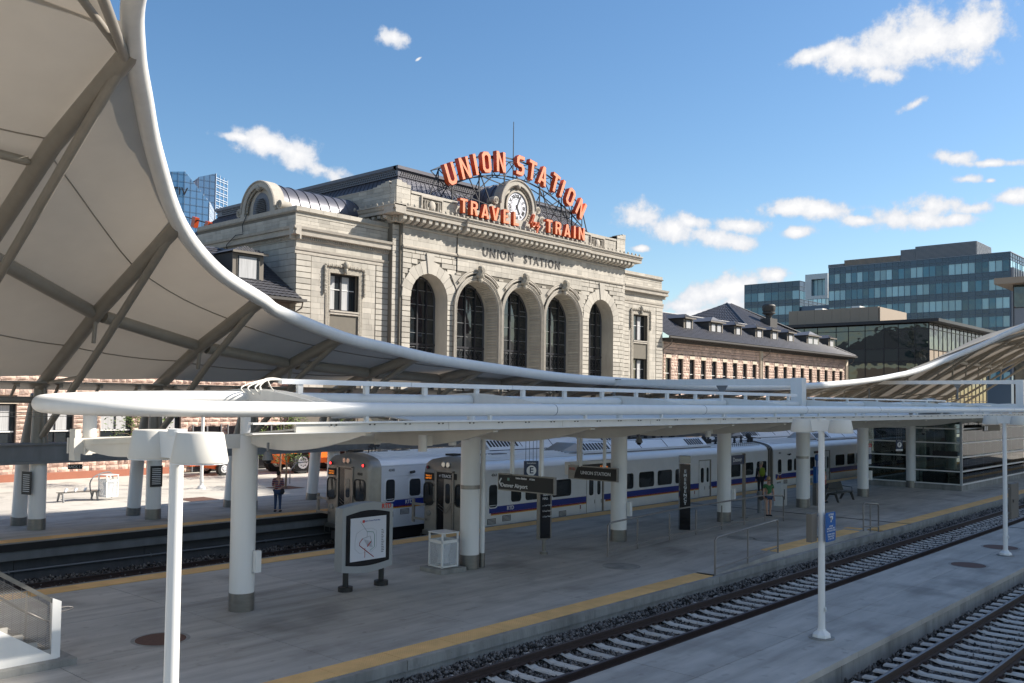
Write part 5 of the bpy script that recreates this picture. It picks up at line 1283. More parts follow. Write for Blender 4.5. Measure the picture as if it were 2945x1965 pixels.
V = thing('roof_ventilator', (127.9, 62.5, 16.6), 'dark mushroom shaped ventilator on the tiled hip roof', 'ventilator')
MB().box(127.0, 129.3, 62.0, 63.6, 16.2, 17.6).build('base', 'dark_trim', V); MB().lathe((128.15, 62.8, 17.6), [(.45, 0), (.45, .5), (.95, .75), (.95, .95), (.8, 1.0), (.95, 1.3), (1.0, 1.9), (.85, 2.1)], 16).build('cowl', 'dark_trim', V, smooth=True)
# ================================================================ buildings beyond
def curtain_wall(parent, face, cols, rows, fixed, th=.1, pane='bluepane', alt=None, palt=.4, mull='mullion', seed=1, gap=.09):
    # face 'x': wall plane x=fixed, columns along y ; face 'y': plane y=fixed, columns along x
    rr = random.Random(seed); L = {}
    for i in range(len(cols) - 1):
        for j in range(len(rows) - 1):
            u0, u1, z0, z1, kd = cols[i], cols[i+1], rows[j][0], rows[j+1][0], rows[j][1]
            m = kd if kd else (alt if alt and rr.random() < palt else pane)
            w = abs(u1 - u0) - gap; 
            c = (fixed, (u0+u1)/2, (z0+z1)/2) if face == 'x' else ((u0+u1)/2, fixed, (z0+z1)/2)
            s_ = (th, w, z1 - z0 - gap) if face == 'x' else (w, th, z1 - z0 - gap)
            L.setdefault(m, []).append((*c, *s_))
    tot = sum(len(v) for v in L.values())
    for m, v in L.items(): pieces('pane' if m != 'spandrel' else 'spandrel_panel', m, v, parent, 130 if len(v) > 130 else len(v))
    b = MB(); u0, u1 = min(cols), max(cols); z0, z1 = rows[0][0], rows[-1][0]
    if face == 'x': b.box(fixed + .02, fixed + .5, u0, u1, z0, z1)
    else: b.box(u0, u1, fixed + .02, fixed + .5, z0, z1)
    b.build('mullion_grid', mull, parent)
    b = MB()
    for z, kd in rows[1:]:
        if face == 'x': b.box(fixed - .16, fixed, u0, u1, z - .05, z + .05)
        else: b.box(u0, u1, fixed - .16, fixed, z - .05, z + .05)
    for c in cols:
        if face == 'x': b.box(fixed - .13, fixed, c - .05, c + .05, z0, z1)
        else: b.box(c - .05, c + .05, fixed - .13, fixed, z0, z1)
    b.build('mullion', mull, parent)
BO = thing('office_building', (220, 72, 0), 'large blue glass office block with rows of pale and dark panes', 'building')
MB().box(220.5, 262, 52.0, 92.0, 0, 38.2).build('core', 'mullion', BO)
fl = []
z = 12.0
while z < 38: 
    fl += [(z, None), (z + 2.45, 'spandrel'), (z + 3.15, 'spandrel')]; z += 4.05
fl = [(a + (38.3 - z + .0), k) for a, k in fl]; fl.append((38.3, None)); 
fl = [(a, k) for a, k in fl]
curtain_wall(BO, 'x', [52.0 + 40 * k / 29 for k in range(30)], fl, 220, alt='palepane', palt=.42, seed=4)
curtain_wall(BO, 'y', [220 + 40 * k / 20 for k in range(21)], fl, 51.9, alt='bluepane', pane='palepane', seed=8)
b = MB()
for k in range(20): b.box(220.2 + k*2, 220.5 + k*2, 51.2, 51.85, 12, 35)
b.build('fin', 'louver', BO)
pb = []
for (y0, y1, z1, x1) in ((58.7, 71.7, 41.45, 232), (71.7, 75.0, 41.1, 230), (75.0, 88.3, 39.9, 230), (88.3, 92.3, 39.2, 228)):
    MB().box(220.2, x1, y0, y1 - .02, 38.3, z1 - .05).build('penthouse', 'mullion', BO); b = MB(); z = 38.4
    while z < z1: b.box(220.0, 220.15, y0, y1 - .1, z, z + .12); (y0 < 60) and b.box(220.2, x1, y0 - .15, y0 - .02, z, z + .12); z += .27
    b.build('louvre_slat', 'louver' if y1 < 76 or y0 > 88 else 'tan_clad', BO)
MB().box(219.85, 262, 51.7, 92.1, 38.3, 38.45).build('roof_edge', 'louver', BO)
BL = thing('office_annex', (235, 110, 0), 'lower blue glass wing left of the large office block', 'building')
MB().box(235.5, 262, 106.5, 122.4, 0, 37.8).box(235.5, 262, 98, 106.4, 0, 31).build('core', 'mullion', BL)
rw = [(25, None), (27, 'spandrel'), (28, 'spandrel'), (29.0, None), (31.4, 'spandrel'), (32.2, 'spandrel'), (33.0, None), (35.4, 'spandrel'), (36.5, 'spandrel'), (37.9, None)]
curtain_wall(BL, 'x', [106.4 + 16 * k / 8 for k in range(9)], rw, 235, seed=9, palt=.2, alt='palepane')
curtain_wall(BL, 'y', [235 + 20 * k / 7 for k in range(8)], rw, 106.4, seed=10)
f_ = MB(); 
for (y0, y1, z0, z1) in ((98.5, 104.6, 37.9, 39.3), (98.5, 104.6, 32.7, 33.5), (98.5, 99.2, 33.51, 37.89), (102.9, 104.6, 33.5, 37.9)): f_.box(234.6, 236, y0, y1, z0, z1)
f_.box(234.7, 262, 98.5, 107, 28.2, 28.9); f_.build('white_frame', 'glass_frame', BL)
curtain_wall(BL, 'x', [99.2 + k * 1.23 for k in range(4)], [(33.5, None), (37.9, None)], 235.8, seed=2, pane='palepane')
BD = thing('glass_pavilion_building', (160, 60, 0), 'dark reflective glass building with flat overhanging roof behind the right wing', 'building')
MB().box(160.5, 195, 50.2, 84, 0, 18.4).build('core', 'mullion', BD)
curtain_wall(BD, 'x', [50.0, 52.2, 54.9, 57.3, 60.5, 63.4, 65.6, 69.0, 71.5, 74, 77, 80, 83], [(2.5, None), (5.8, None), (9.1, None), (12.3, None), (14.5, None), (17.7, None), (18.6, None)], 160, pane='dark_pane', mull='black_steel', seed=3, gap=.06)
curtain_wall(BD, 'y', [160 + 2.4 * k for k in range(15)], [(2.5, None), (5.8, None), (9.1, None), (12.3, 'tan_clad'), (14.3, None), (17.7, None), (18.6, None)], 50.0, pane='dark_pane', mull='black_steel', seed=5)
MB().box(158.6, 196, 48.0, 85, 18.75, 19.25).build('roof_slab', 'black_steel', BD)
TN = thing('penthouse_block', (168, 61, 19.3), 'beige clad plant room box on the roof of the dark glass building', 'building')
for k in range(10): MB().box(168.0 - .02 * (k % 2), 180, 61.2 + k * 1.7, 62.88 + k * 1.7, 19.26, 22.7).build('cladding_panel', 'tan_clad', TN)
MB().box(168.2, 182, 60.9, 61.18, 19.26, 22.6).build('cladding_panel', 'tan_clad', TN)
MB().box(168, 172, 64.5, 66, 22.71, 23.0).box(168, 171, 71.5, 73, 22.71, 22.95).build('rooftop_unit', 'white_paint', TN)
BR = thing('corner_building', (150, 33, 0), 'dark modern building with projecting roof at the right edge of the picture', 'building')
MB().box(152, 175, 20, 35.4, 0, 23.0).build('core', 'black_steel', BR)
MB().box(149.3, 177, 18, 37.4, 23.0, 23.9).build('roof_slab', 'tan_clad', BR)
curtain_wall(BR, 'x', [35.4 - 2.2 * k for k in range(8)], [(4, None), (8, None), (11.5, None), (16.6, 'louver'), (19.6, None), (23.0, None)], 151.9, pane='dark_pane', mull='black_steel', seed=6)
curtain_wall(BR, 'y', [152 + 2.2 * k for k in range(8)], [(4, None), (8, None), (11.5, None), (16.6, None), (19.6, None), (23.0, None)], 19.9, pane='dark_pane', mull='black_steel', seed=7)
# glass towers on the left
def tower(pts, z1s, label, group, white_faces, letters=False):
    T = thing('glass_tower', (pts[0][0], pts[0][1], 0), label, 'tower', group); n = len(pts)
    b = MB(); b.add([(x, y, 0) for x, y in pts] + [(x, y, z) for (x, y), z in zip(pts, z1s)], [(i, (i+1) % n, n + (i+1) % n, n + i) for i in range(n)] + [tuple(range(n, 2*n))]); b.build('core', 'tower_glass', T)
    for i in range(n):
        j = (i + 1) % n; p, q = Vector((*pts[i], 0)), Vector((*pts[j], 0)); L = (q - p).length; nv = max(2, int(L / 3.0)); d = (q - p).normalized(); nr = Vector((d.y, -d.x, 0)) * .25
        w = i in white_faces; g = MB(); m_ = 'tower_white' if w else 'mullion'
        for k in range(nv + 1):
            t = k / nv; c = p.lerp(q, t) + nr; h = z1s[i] + (z1s[j] - z1s[i]) * t; g.bar(c + Vector((0, 0, 30)), c + Vector((0, 0, h)), .22 if w else .12, .22 if w else .12, (1, 0, 0))
        z = 32
        while z < max(z1s[i], z1s[j]):
            a, e = 0, 1
            if z > min(z1s[i], z1s[j]):
                t = (z - z1s[i]) / (z1s[j] - z1s[i]); a, e = (0, t) if z1s[i] > z1s[j] else (t, 1)
            g.bar(p.lerp(q, a) + nr + Vector((0, 0, z)), p.lerp(q, e) + nr + Vector((0, 0, z)), .22 if w else .12, .25 if w else .12)
            z += 3.9 if not w else (1.3 if int(z * 10) % 3 else 2.6)
        g.build('mullion', m_, T)
    return T
T1 = tower([(205, 465), (231, 452), (243, 448.5), (256.6, 447), (268, 462), (262, 490), (215, 495)], [121, 121.4, 123.2, 109, 108, 124, 121], 'blue glass skyscraper with sloping top, nearer one at the left', 'blue glass skyscrapers at the left', (3,))
txt('OPTIV', (236.5, 449.3, 112.0), 5.6, Vector((12, -5.5, 0)), (0, 0, 1), 'black_steel', T1, ext=.2, bold=.08)
g = MB()
for k in range(9): 
    t = k / 8; g.bar(Vector((243, 448.4, 123.4)).lerp(Vector((256.6, 446.9, 109.2)), t), Vector((252, 470, 125)).lerp(Vector((268, 462, 108.4)), t), .3, .3)
g.build('crown_grid', 'tower_white', T1)
T2 = tower([(262, 468), (271.5, 466.5), (282, 472), (280, 500), (265, 500)], [127, 130.5, 129.5, 126, 121], 'second blue glass skyscraper just right of the nearer tower', 'blue glass skyscrapers at the left', (1,))
# apartment tower and its neighbour across the tracks, behind the camera's right: they shade the platforms
Pn = Vector((.80, -.60, 0)); Qn = Vector((.60, .80, 0)); ed = (Qn - Pn * .385)
def shade_block(q0, q1, z, label, p0=110):
    a = Pn * (p0 - .385 * (q0 - 23)) + Qn * q0; c = Pn * (p0 - .385 * (q1 - 23)) + Qn * q1
    T = thing('apartment_building', (a.x, a.y, 0), label, 'building'); dep = Vector((ed.y, -ed.x, 0)).normalized() * 22
    MB().prism([a, c, c + dep, a + dep], (0, 0, z)).build('wall', 'brick_red' if q0 > 30 else 'tower_wall', T)
    g = MB(); n = int((c - a).length / 3.4); u = (c - a) / n; nr = -dep.normalized() * .05
    for k in range(n):
        zz_ = 3
        while zz_ < z - 3: o = a + u * (k + .25) + nr; g.add([o + Vector((0,0,zz_)), o + u*.5 + Vector((0,0,zz_)), o + u*.5 + Vector((0,0,zz_+1.8)), o + Vector((0,0,zz_+1.8))], [(0,1,2,3)]); zz_ += 3.3
    g.build('window', 'window_glass', T); g = MB(); zz_ = 2.4
    while zz_ < z: g.prism([a + nr*4, c + nr*4, c, a], (0, 0, .3)) if False else g.add([a + nr*2 + Vector((0,0,zz_)), c + nr*2 + Vector((0,0,zz_)), c + nr*2 + Vector((0,0,zz_+.35)), a + nr*2 + Vector((0,0,zz_+.35))], [(0,1,2,3)]); zz_ += 3.3
    g.build('floor_band', 'tower_wall', T)
K37 = math.tan(R(SUN_EL))
shade_block(8, 41, 5.9 + K37 * 110, 'tall pale apartment tower across the tracks behind the viewer')
shade_block(41, 58, 2 + K37 * 99.6, 'slightly lower red brick apartment block beside the tall tower across the tracks')
# ================================================================ commuter trains
# body local frame: origin at front corner nearest the camera; x back along the train, y across, z=0 platform level
WB = 3.15
PROF = [(0, -.42), (0, 2.08), (.02, 2.2), (.10, 2.36), (.26, 2.47), (.55, 2.56), (1.1, 2.66), (WB/2, 2.69)]
PROF = PROF + [(WB - y, z) for y, z in reversed(PROF[:-1])]
def car(x0, y0, num, label, front, L=25.3, unit1=True, rev=False):
    C = thing('train_car', (x0, y0, -1.2), label, 'train car', 'commuter train cars'); X = lambda d: x0 + (L - d if rev else d)
    xa = x0 + (.55 if front else .25); xb = x0 + L - .25
    n = len(PROF)
    b = MB(); b.k = 0; b.sweep([(y0 + y, z) for y, z in PROF[:3]], 0, xa, xb); b.sweep([(y0 + y, z) for y, z in PROF[-3:]], 0, xa, xb)
    b.add([(xa, y0 + y, z) for y, z in PROF], [tuple(range(n))]); b.add([(xb, y0 + y, z) for y, z in PROF], [tuple(range(n))]); b.build('body', 'train_silver', C)
    b = MB(); b.sweep([(y0 + y, z) for y, z in PROF[2:-2]], 0, xa, xb); RFc = b.build('roof', 'train_roof', C, smooth=True)
    b = MB()
    for k in range(13): yy = y0 + .42 + k * (WB - .84) / 12; zz = np.interp(yy - y0, [p[0] for p in PROF], [p[1] for p in PROF]); b.box(xa + .3, xb - .2, yy - .016, yy + .016, zz, zz + .03)
    b.build('roof_rib', 'train_roof', RFc)
    MB().box(xa, xb, y0 - .018, y0 - .002, 2.155, 2.185).box(xa, xb, y0 - .012, y0 - .002, 1.73, 1.75).box(xa, xb, y0 - .012, y0 - .002, .76, .785).build('side_rib', 'train_silver', C)
    # stripes
    doors = [(7.25, 8.55), (17.1, 18.35)] 
    seg = [(xa + .25, X(doors[0][0])), (X(doors[0][1]), X(doors[1][0])), (X(doors[1][1]), xb)] if not rev else [(xa, X(doors[1][1])), (X(doors[1][0]), X(doors[0][1])), (X(doors[0][0]), xb)]
    for (a, c) in seg:
        a, c = min(a, c) + .03, max(a, c) - .03
        MB().box(a, c, y0 - .006, y0 - .002, .47, .72).build('blue_stripe', 'rtd_blue', C); MB().box(a + .1, c, y0 - .0065, y0 - .002, .415, .468).build('red_stripe', 'rtd_red', C); MB().box(a + .1, c, y0 - .0068, y0 - .002, .375, .412).build('yellow_stripe', 'rtd_yellow', C)
    # windows on the near side
    wins = [(.78, 1.28, .70, 1.60), (2.1, 2.75, .83, 1.56), (3.0, 4.1, .83, 1.57), (4.75, 6.1, .83, 1.57), (9.1, 10.1, .83, 1.57), (10.0+.15, 11.1+.1, .83, 1.57), (11.4, 12.75, .83, 1.58), (13.05, 14.4, .84, 1.58), (14.7, 16.1, .84, 1.57), (20.35, 21.65, .84, 1.58), (22.2, 23.2, .86, 1.58), (23.6, 24.85, .86, 1.59)]
    wins.pop(4); wins[4] = (9.4, 10.95, .83, 1.57)
    for (a, c, z0, z1) in wins:
        a, c = sorted((X(a), X(c))); w, h = c - a, z1 - z0; b = MB()
        ring(b, rrect(w + .09, h + .09, .17), rrect(w, h, .13), ((a + c)/2, y0 - .002, (z0+z1)/2), (1, 0, 0), (0, 0, 1), .028); f = b.build('window_frame', 'train_silver', C)
        b = MB(); plate(b, rrect(w, h, .13), ((a + c)/2, y0 - .002, (z0+z1)/2), (1, 0, 0), (0, 0, 1), .006); b.build('window', 'window_glass', f)
        b = MB(); ring(b, rrect(w, h, .13), rrect(w - .05, h - .05, .11), ((a + c)/2, y0 - .007, (z0+z1)/2), (1, 0, 0), (0, 0, 1), .012); b.build('gasket', 'black', f)
    for (a, c) in doors:
        a, c = sorted((X(a), X(c))); m_ = (a + c) / 2
        MB().box(a - .02, c + .02, y0 - .012, y0 - .003, -.05, 1.93).build('door_surround', 'train_front', C)
        for (p, q) in ((a, m_ - .01), (m_ + .01, c - .16)):
            d = MB().box(p, q, y0 - .022, y0 - .013, -.02, 1.88).build('door', 'train_silver', C); b = MB(); plate(b, rrect((q - p) * .5, .78, .1), ((p + q)/2, y0 - .0225, 1.12), (1, 0, 0), (0, 0, 1), .008); b.build('door_window', 'window_glass', d)
            MB().box(q - .07, q - .05, y0 - .034, y0 - .022, .35, .52).build('door_handle', 'black', d)
        MB().box(c - .16, c - .1, y0 - .03, y0 - .013, -.02, 1.88).build('door_post', 'dark_trim', C)
        MB().box(a - .03, c + .05, y0 - .09, y0, -.09, -.04).build('step', 'train_silver', C)
        e = a - .52; MB().box(e, e + .13, y0 - .012, y0 - .002, .06, .40).build('equipment_hatch', 'white', C); MB().box(e + .03, e + .09, y0 - .016, y0 - .0125, .18, .36).build('label_red', 'rtd_red', C)
    for (a, z) in ((.75, .05), (1.65, .12), (5.3, .0), (19.9, .0)):
        a_ = X(a); b = MB(); 
        for k in range(4): b.box(a_, a_ + .45, y0 - .014, y0 - .004, z + .05 * k, z + .05 * k + .02)
        b.build('vent', 'white', C)
        MB().box(a_ - .03, a_ + .48, y0 - .0035, y0 - .001, z - .03, z + .2).build('vent_frame', 'train_dark', C)
    MB().box(X(6.4) - .4, X(6.4) + .4, y0 - .016, y0 - .004, 1.78, 1.93).build('side_display', 'black', C); txt('AIRPORT', (X(6.4) + .1, y0 - .018, 1.855), .12, (1, 0, 0), (0, 0, 1), 'rtd_red', C)
    txt(num, (X(1.1), y0 - .006, 1.98), .17, (1, 0, 0), (0, 0, 1), 'black', C, name='car_number', ext=.002)
    if front: txt('RTD', (X(2.1), y0 - .009, .60), .22, (1, 0, 0), (0, 0, 1), 'white', C, name='logo', ext=.002, bold=.006)
    else:
        b = MB(); b.prism([(X(.7) , y0 - .008, .40), (X(.7) + .16, y0 - .008, .66), (X(.7) + .32, y0 - .008, .40), (X(.7) + .25, y0 - .008, .40), (X(.7) + .16, y0 - .008, .55), (X(.7) + .07, y0 - .008, .40)], (0, -.004, 0)); b.build('logo', 'rtd_yellow', C)
        b = MB(); b.prism([(X(.7) + .35, y0 - .008, .47), (X(.7) + .5, y0 - .008, .66), (X(.7) + .62, y0 - .008, .47)], (0, -.004, 0)); b.build('logo', 'rtd_red', C)
    for d in (2.05, 20.0): MB().cyl((X(d), y0 - .16, 1.86), (X(d) + .22, y0 - .14, 1.88), .06, n=8).cyl((X(d)+.1, y0 - .1, 1.87), (X(d)+.1, y0, 1.87), .03, n=6).build('side_camera', 'train_dark', C, smooth=True)
    MB().box(xa, xb, y0 + .15, y0 + WB - .15, -.9, -.42).build('underframe', 'train_dark', C)
    for tx in (3.4, L - 3.4):
        bg = MB().box(x0 + tx - 1.4, x0 + tx + 1.4, y0 + .45, y0 + .6, -1.0, -.7).box(x0 + tx - 1.4, x0 + tx + 1.4, y0 + WB - .6, y0 + WB - .45, -1.0, -.7).build('bogie', 'train_dark', C)
        for dx in (-1.05, 1.05): 
            for yy in (y0 + .82, y0 + WB - .95): MB().cyl((x0 + tx + dx, yy, -.78), (x0 + tx + dx, yy + .13, -.78), .42, n=20).build('wheel', 'rail_rust', bg, smooth=True)
    # rooftop air conditioning fairing
    for (a, c) in ((6.6, 19.2),) if unit1 else ():
        a, c = sorted((X(a), X(c))); sec = [(.55, 2.48), (.62, 2.68), (1.0, 3.04), (WB - 1.0, 3.04), (WB - .62, 2.68), (WB - .55, 2.48)]
        b = MB(); b.prism([(a + 1.15, y0 + y, z) for y, z in sec], (c - a - 1.3, 0, 0)); U = b.build('roof_unit', 'train_roof', C)
        b = MB(); k = len(sec); b.add([(a + 1.14, y0 + y, z) for y, z in sec] + [(a + .25, y0 + WB/2 + (y - WB/2)*.8, 2.6 + (z - 2.6) * .25) for y, z in sec], [(i, i+1, k+i+1, k+i) for i in range(k-1)] + [tuple(range(k, 2*k))]); b.build('nose', 'train_front', U)
        for (s0, s1) in ((a + 1.3, a + 3.4), (c - 2.1, c - .5)):
            b = MB(); x = s0
            while x < s1:
                b.prism([(x, y0 + .66, 2.72), (x, y0 + .96, 3.005), (x, y0 + .95, 3.02), (x, y0 + .645, 2.735)], (.13, 0, 0)); x += .24
            b.build('grille_slot', 'black', U)
        x = a + 3.6
        while x < c - 2.3: MB().prism([(x, y0 + .63, 2.69), (x, y0 + 1.0, 3.04), (x, y0 + .99, 3.05), (x, y0 + .62, 2.70)], (.025, 0, 0)).box(x, x + .025, y0 + 1.0, y0 + WB - 1.0, 3.042, 3.052).build('panel_joint', 'train_dark', U); x += 2.4
        MB().box(a + 1.1, c - .1, y0 + .44, y0 + .53, 2.46, 2.58).build('base_rail', 'train_dark', U)
    if front:
        # curved stainless cab front
        fr = MB(); pf = [(y, z if z < 2.3 else 2.3 + (z - 2.3) * .8) for y, z in PROF]; k = len(pf)
        r0 = [(xa, y0 + y, z) for y, z in PROF]; r1 = [(x0 + .16, y0 + y + (.10 if y < .3 else (-.10 if y > WB - .3 else 0)), (z - .03)) for y, z in PROF]; r2 = [(x0, y0 + WB/2 + (y - WB/2) * .82, -.42 + (z + .42) * (.93 if z > 2 else 1)) for y, z in PROF]
        fr.add(r0 + r1 + r2, [(i, i+1, k+i+1, k+i) for i in range(k-1)] + [(k+i, k+i+1, 2*k+i+1, 2*k+i) for i in range(k-1)] + [tuple(range(2*k, 3*k))]); F = fr.build('cab_front', 'train_front', C, smooth=True)
        xf = x0 - .004; rt_, up_ = (0, -1, 0), (0, 0, 1)
        for (yc, zc, w, h) in ((.72, 1.16, .66, .82), (WB - .52, 1.12, .50, .84)):
            b = MB(); ring(b, rrect(w + .1, h + .1, .2), rrect(w, h, .16), (xf, y0 + yc, zc), rt_, up_, .03); g = b.build('windscreen', 'black', F); b = MB(); plate(b, rrect(w, h, .16), (xf, y0 + yc, zc), rt_, up_, .008); b.build('window', 'window_glass', g)
            MB().bar((xf - .04, y0 + yc, zc + h/2), (xf - .04, y0 + yc - .08, zc - .05), .02, .03).build('wiper', 'black', g)
        MB().box(xf - .012, xf + .01, y0 + 1.22, y0 + 2.12, -.3, 2.06).build('door_recess', 'black_gloss', F); d = MB().box(xf - .02, xf - .013, y0 + 1.28, y0 + 1.72, -.28, 1.98).build('end_door', 'train_front', F)
        b = MB(); plate(b, rrect(.26, .8, .1), (xf - .021, y0 + 1.5, 1.2), rt_, up_, .01); b.build('door_window', 'window_glass', d)
        MB().box(xf - .06, xf, y0 + 1.14, y0 + 1.22, -.3, 2.1).box(xf - .06, xf, y0 + 2.12, y0 + 2.2, -.3, 2.1).box(xf - .06, xf, y0 + 1.14, y0 + 2.2, 2.06, 2.12).build('door_frame', 'train_front', F)
        for yy in (1.08, 2.26): MB().tube([(xf, y0 + yy, 1.5), (xf - .08, y0 + yy, 1.46), (xf - .08, y0 + yy, .86), (xf, y0 + yy, .82)], .016, 6).build('grab_bar', 'stainless', F)
        MB().box(xf - .03, xf, y0 + WB - .80, y0 + WB - .28, 1.68, 1.98).build('display', 'black', F); txt('TRACK 2', (xf - .034, y0 + WB - .54, 1.86), .09, rt_, up_, 'led_orange', F); txt('AIRPORT', (xf - .034, y0 + WB - .54, 1.76), .09, rt_, up_, 'led_orange', F)
        for yy in (1.48, 1.74):
            h_ = MB().cyl((xf - .05, y0 + yy, 2.36), (xf + .1, y0 + yy, 2.36), .125, n=18).build('headlight', 'train_front', F, smooth=True); MB().cyl((xf - .056, y0 + yy, 2.36), (xf - .045, y0 + yy, 2.36), .095, n=18).build('lens', 'headlight', h_)
        for yy in (.48, WB - .48): MB().cyl((xf - .05, y0 + yy, 2.2), (xf + .08, y0 + yy, 2.2), .075, n=14).build('marker_housing', 'black', F); MB().cyl((xf - .058, y0 + yy, 2.2), (xf - .05, y0 + yy, 2.2), .055, n=14).build('marker_light', 'lamp_red' if num == '4048' else 'rtd_red', F)
        MB().lathe((xf, y0 + WB - .52, .33), [(.12, -.03), (.12, .0), (.05, .0)], 16, axis='x').build('fog_lamp', 'headlight', F)
        if num == '4048': txt('4048', (xf - .008, y0 + .72, 1.83), .17, rt_, up_, 'black', F, name='car_number')
        else:
            MB().box(xf - .03, xf - .01, y0 + 1.0, y0 + 2.12, 1.78, 2.02).build('track_plate', 'black', F); txt('←TRACK 2', (xf - .034, y0 + 1.58, 1.89), .17, rt_, up_, 'white', F, bold=.004)
        MB().box(xf - .22, xf, y0 + .75, y0 + 2.75, -.52, -.34).build('bumper', 'stainless', F)
        MB().box(xf - .45, xf - .1, y0 + 1.35, y0 + 1.75, -.85, -.6).cyl((xf - .6, y0 + 1.55, -.72), (xf - .1, y0 + 1.55, -.72), .13, n=10).box(xf - .7, xf - .55, y0 + 1.4, y0 + 1.7, -.88, -.55).tube([(xf - .1, y0 + 2.0, -.5), (xf - .3, y0 + 2.05, -.85), (xf - .1, y0 + 2.2, -1.0)], .04, 6).build('coupler', 'train_dark', F)
        MB().tube([(xf - .1, y0 + WB - .55, -.5), (xf - .1, y0 + WB - .55, -.78), (xf - .1, y0 + WB - .2, -.78), (xf - .1, y0 + WB - .2, -.5)], .014, 6).build('step', 'stainless', F)
        # safety gate arms at the far corner
        g = MB(); yy = y0 + WB + .35; g.box(xf - .1, xf - .03, yy - .1, yy + .03, -.1, .85)
        for zz in (.62, .02): g.box(xf - .14, xf - .08, y0 + WB - .45, yy, zz, zz + .09)
        g.build('safety_barrier', 'train_front', F)
        for dy in (0, -.14): MB().tube([(xf - .02, y0 + 1.2 + dy, .95), (xf - .1, y0 + 1.5, .55 + dy), (xf - .02, y0 + 2.05, .75 + dy)], .012, 5).build('chain', 'stainless', F)
        # horns on the roof
        h = MB()
        for k in range(3): h.lathe((x0 + .9 + .18 * k, y0 + 1.1, 2.95 + .03 * k), [(.02, .22), (.04, .1), (.11, 0)], 10, axis='y'); h.cyl((x0 + .9 + .18*k, y0 + 1.3, 2.64), (x0 + .9 + .18*k, y0 + 1.25, 2.95), .025, n=6)
        h.build('horn', 'train_dark', C, smooth=True); MB().box(x0 + .5, x0 + 1.0, y0 + 1.75, y0 + 2.2, 2.68, 2.76).build('antenna', 'black', C)
        MB().box(x0 + 1.5, x0 + 1.9, y0 + 1.2, y0 + 1.5, 2.66, 2.74).box(x0 + 2.4, x0 + 3.3, y0 + 1.3, y0 + 1.7, 2.68, 2.72).build('antenna', 'grey_steel', C)
    # pantograph gear at the rear end
    if not rev and unit1:
        e = x0 + L; pg = MB(); y_ = y0 + WB/2
        for (a, z) in ((4.9, 2.85), (3.6, 2.95), (2.7, 2.9), (1.9, 3.0), (1.0, 2.95)): 
            for yy in (y_ - .7, y_ + .5): pg.lathe((e - a, yy, 2.66), [(.07, 0), (.1, .05), (.05, .1), (.1, .15), (.05, .2), (.09, z - 2.66), (.03, z - 2.6)], 8)
        for yy in (y_ - .7, y_ + .5): pg.tube([(e - 4.9, yy, 2.9), (e - 3.6, yy, 3.02), (e - 1.9, yy, 3.08), (e - 1.0, yy, 3.0), (e + .6, yy, 2.85)], .022, 6)
        pg.bar((e - 5.2, y_ - .5, 2.8), (e - 2.2, y_ + .3, 2.98), .06, .05); pg.bar((e - 2.2, y_ - .6, 2.95), (e - 2.2, y_ + .9, 2.95), .12, .05); pg.box(e - 5.6, e - 5.0, y_ - .5, y_ + .2, 2.7, 2.95); pg.box(e - 3.4, e - 2.9, y_ - .4, y_ + .5, 2.7, 2.8)
        pg.ball((e - 1.0, y_ - .7, 3.05), .17, 6); pg.ball((e - 5.3, y_ - .2, 3.0), .15, 6); pg.cyl((e - .5, y_ - .6, 2.66), (e - .5, y_ - .6, 2.95), .14, n=10)
        b_ = pg.build('pantograph', 'train_dark', C)
        g = MB(); x = e - 5.4
        g.box(e - 5.4, e - .6, y0 + .36, y0 + .38, 2.62, 2.64)
        while x < e - .6: g.box(x, x + .02, y0 + .36, y0 + .38, 2.5, 2.72); x += .25
        g.build('roof_railing', 'grey_steel', C)
    return C
A1, A2 = 26.15, 25.15
car(A1, A2, '4064', 'silver commuter train car numbered 4064 with a TRACK 2 plate on its front', True)
car(A1 + 25.55, A2, '4063', 'second car of the nearer train, beyond the dark gangway, partly behind the glass lobby', False)
car(24.62, 29.62, '4048', 'silver commuter train car numbered 4048 with red lamps lit, on the farther track', True)
car(24.62 + 25.55, 29.62, '4047', 'second car of the farther train, only its roof showing behind the nearer train', False)
for (x, y, lb) in ((A1 + 25.42, A2, 'dark rounded gangway between the two cars of the nearer train'), (24.62 + 25.42, 29.62, 'dark gangway between the two cars of the farther train')):
    t = thing('gangway', (x, y, -.4), lb, 'gangway', 'gangways between the train cars'); b = MB(); b.prism([(x - .38, y + .03 + yy * .98, zz + .02) for yy, zz in PROF], (.76, 0, 0)); b.build('bellows', 'train_front', t, smooth=True)
    for dx in (-.2, 0, .2): b = MB(); b.prism([(x + dx - .02, y + .005 + yy * .99, zz + .035) for yy, zz in PROF], (.04, 0, 0)); b.build('fold', 'dark_trim', t)
t = thing('coupler_bar', (22.6, 26.4, -1.1), 'short white bar lying beside the track below the train front', 'bar'); MB().cyl((23.2, 25.9, -1.15), (24.2, 25.9, -1.1), .05, n=8).box(23.15, 23.35, 25.8, 26.0, -1.25, -1.05).box(24.1, 24.25, 25.8, 26.0, -1.25, -1.02).build('bar', 'white', t)
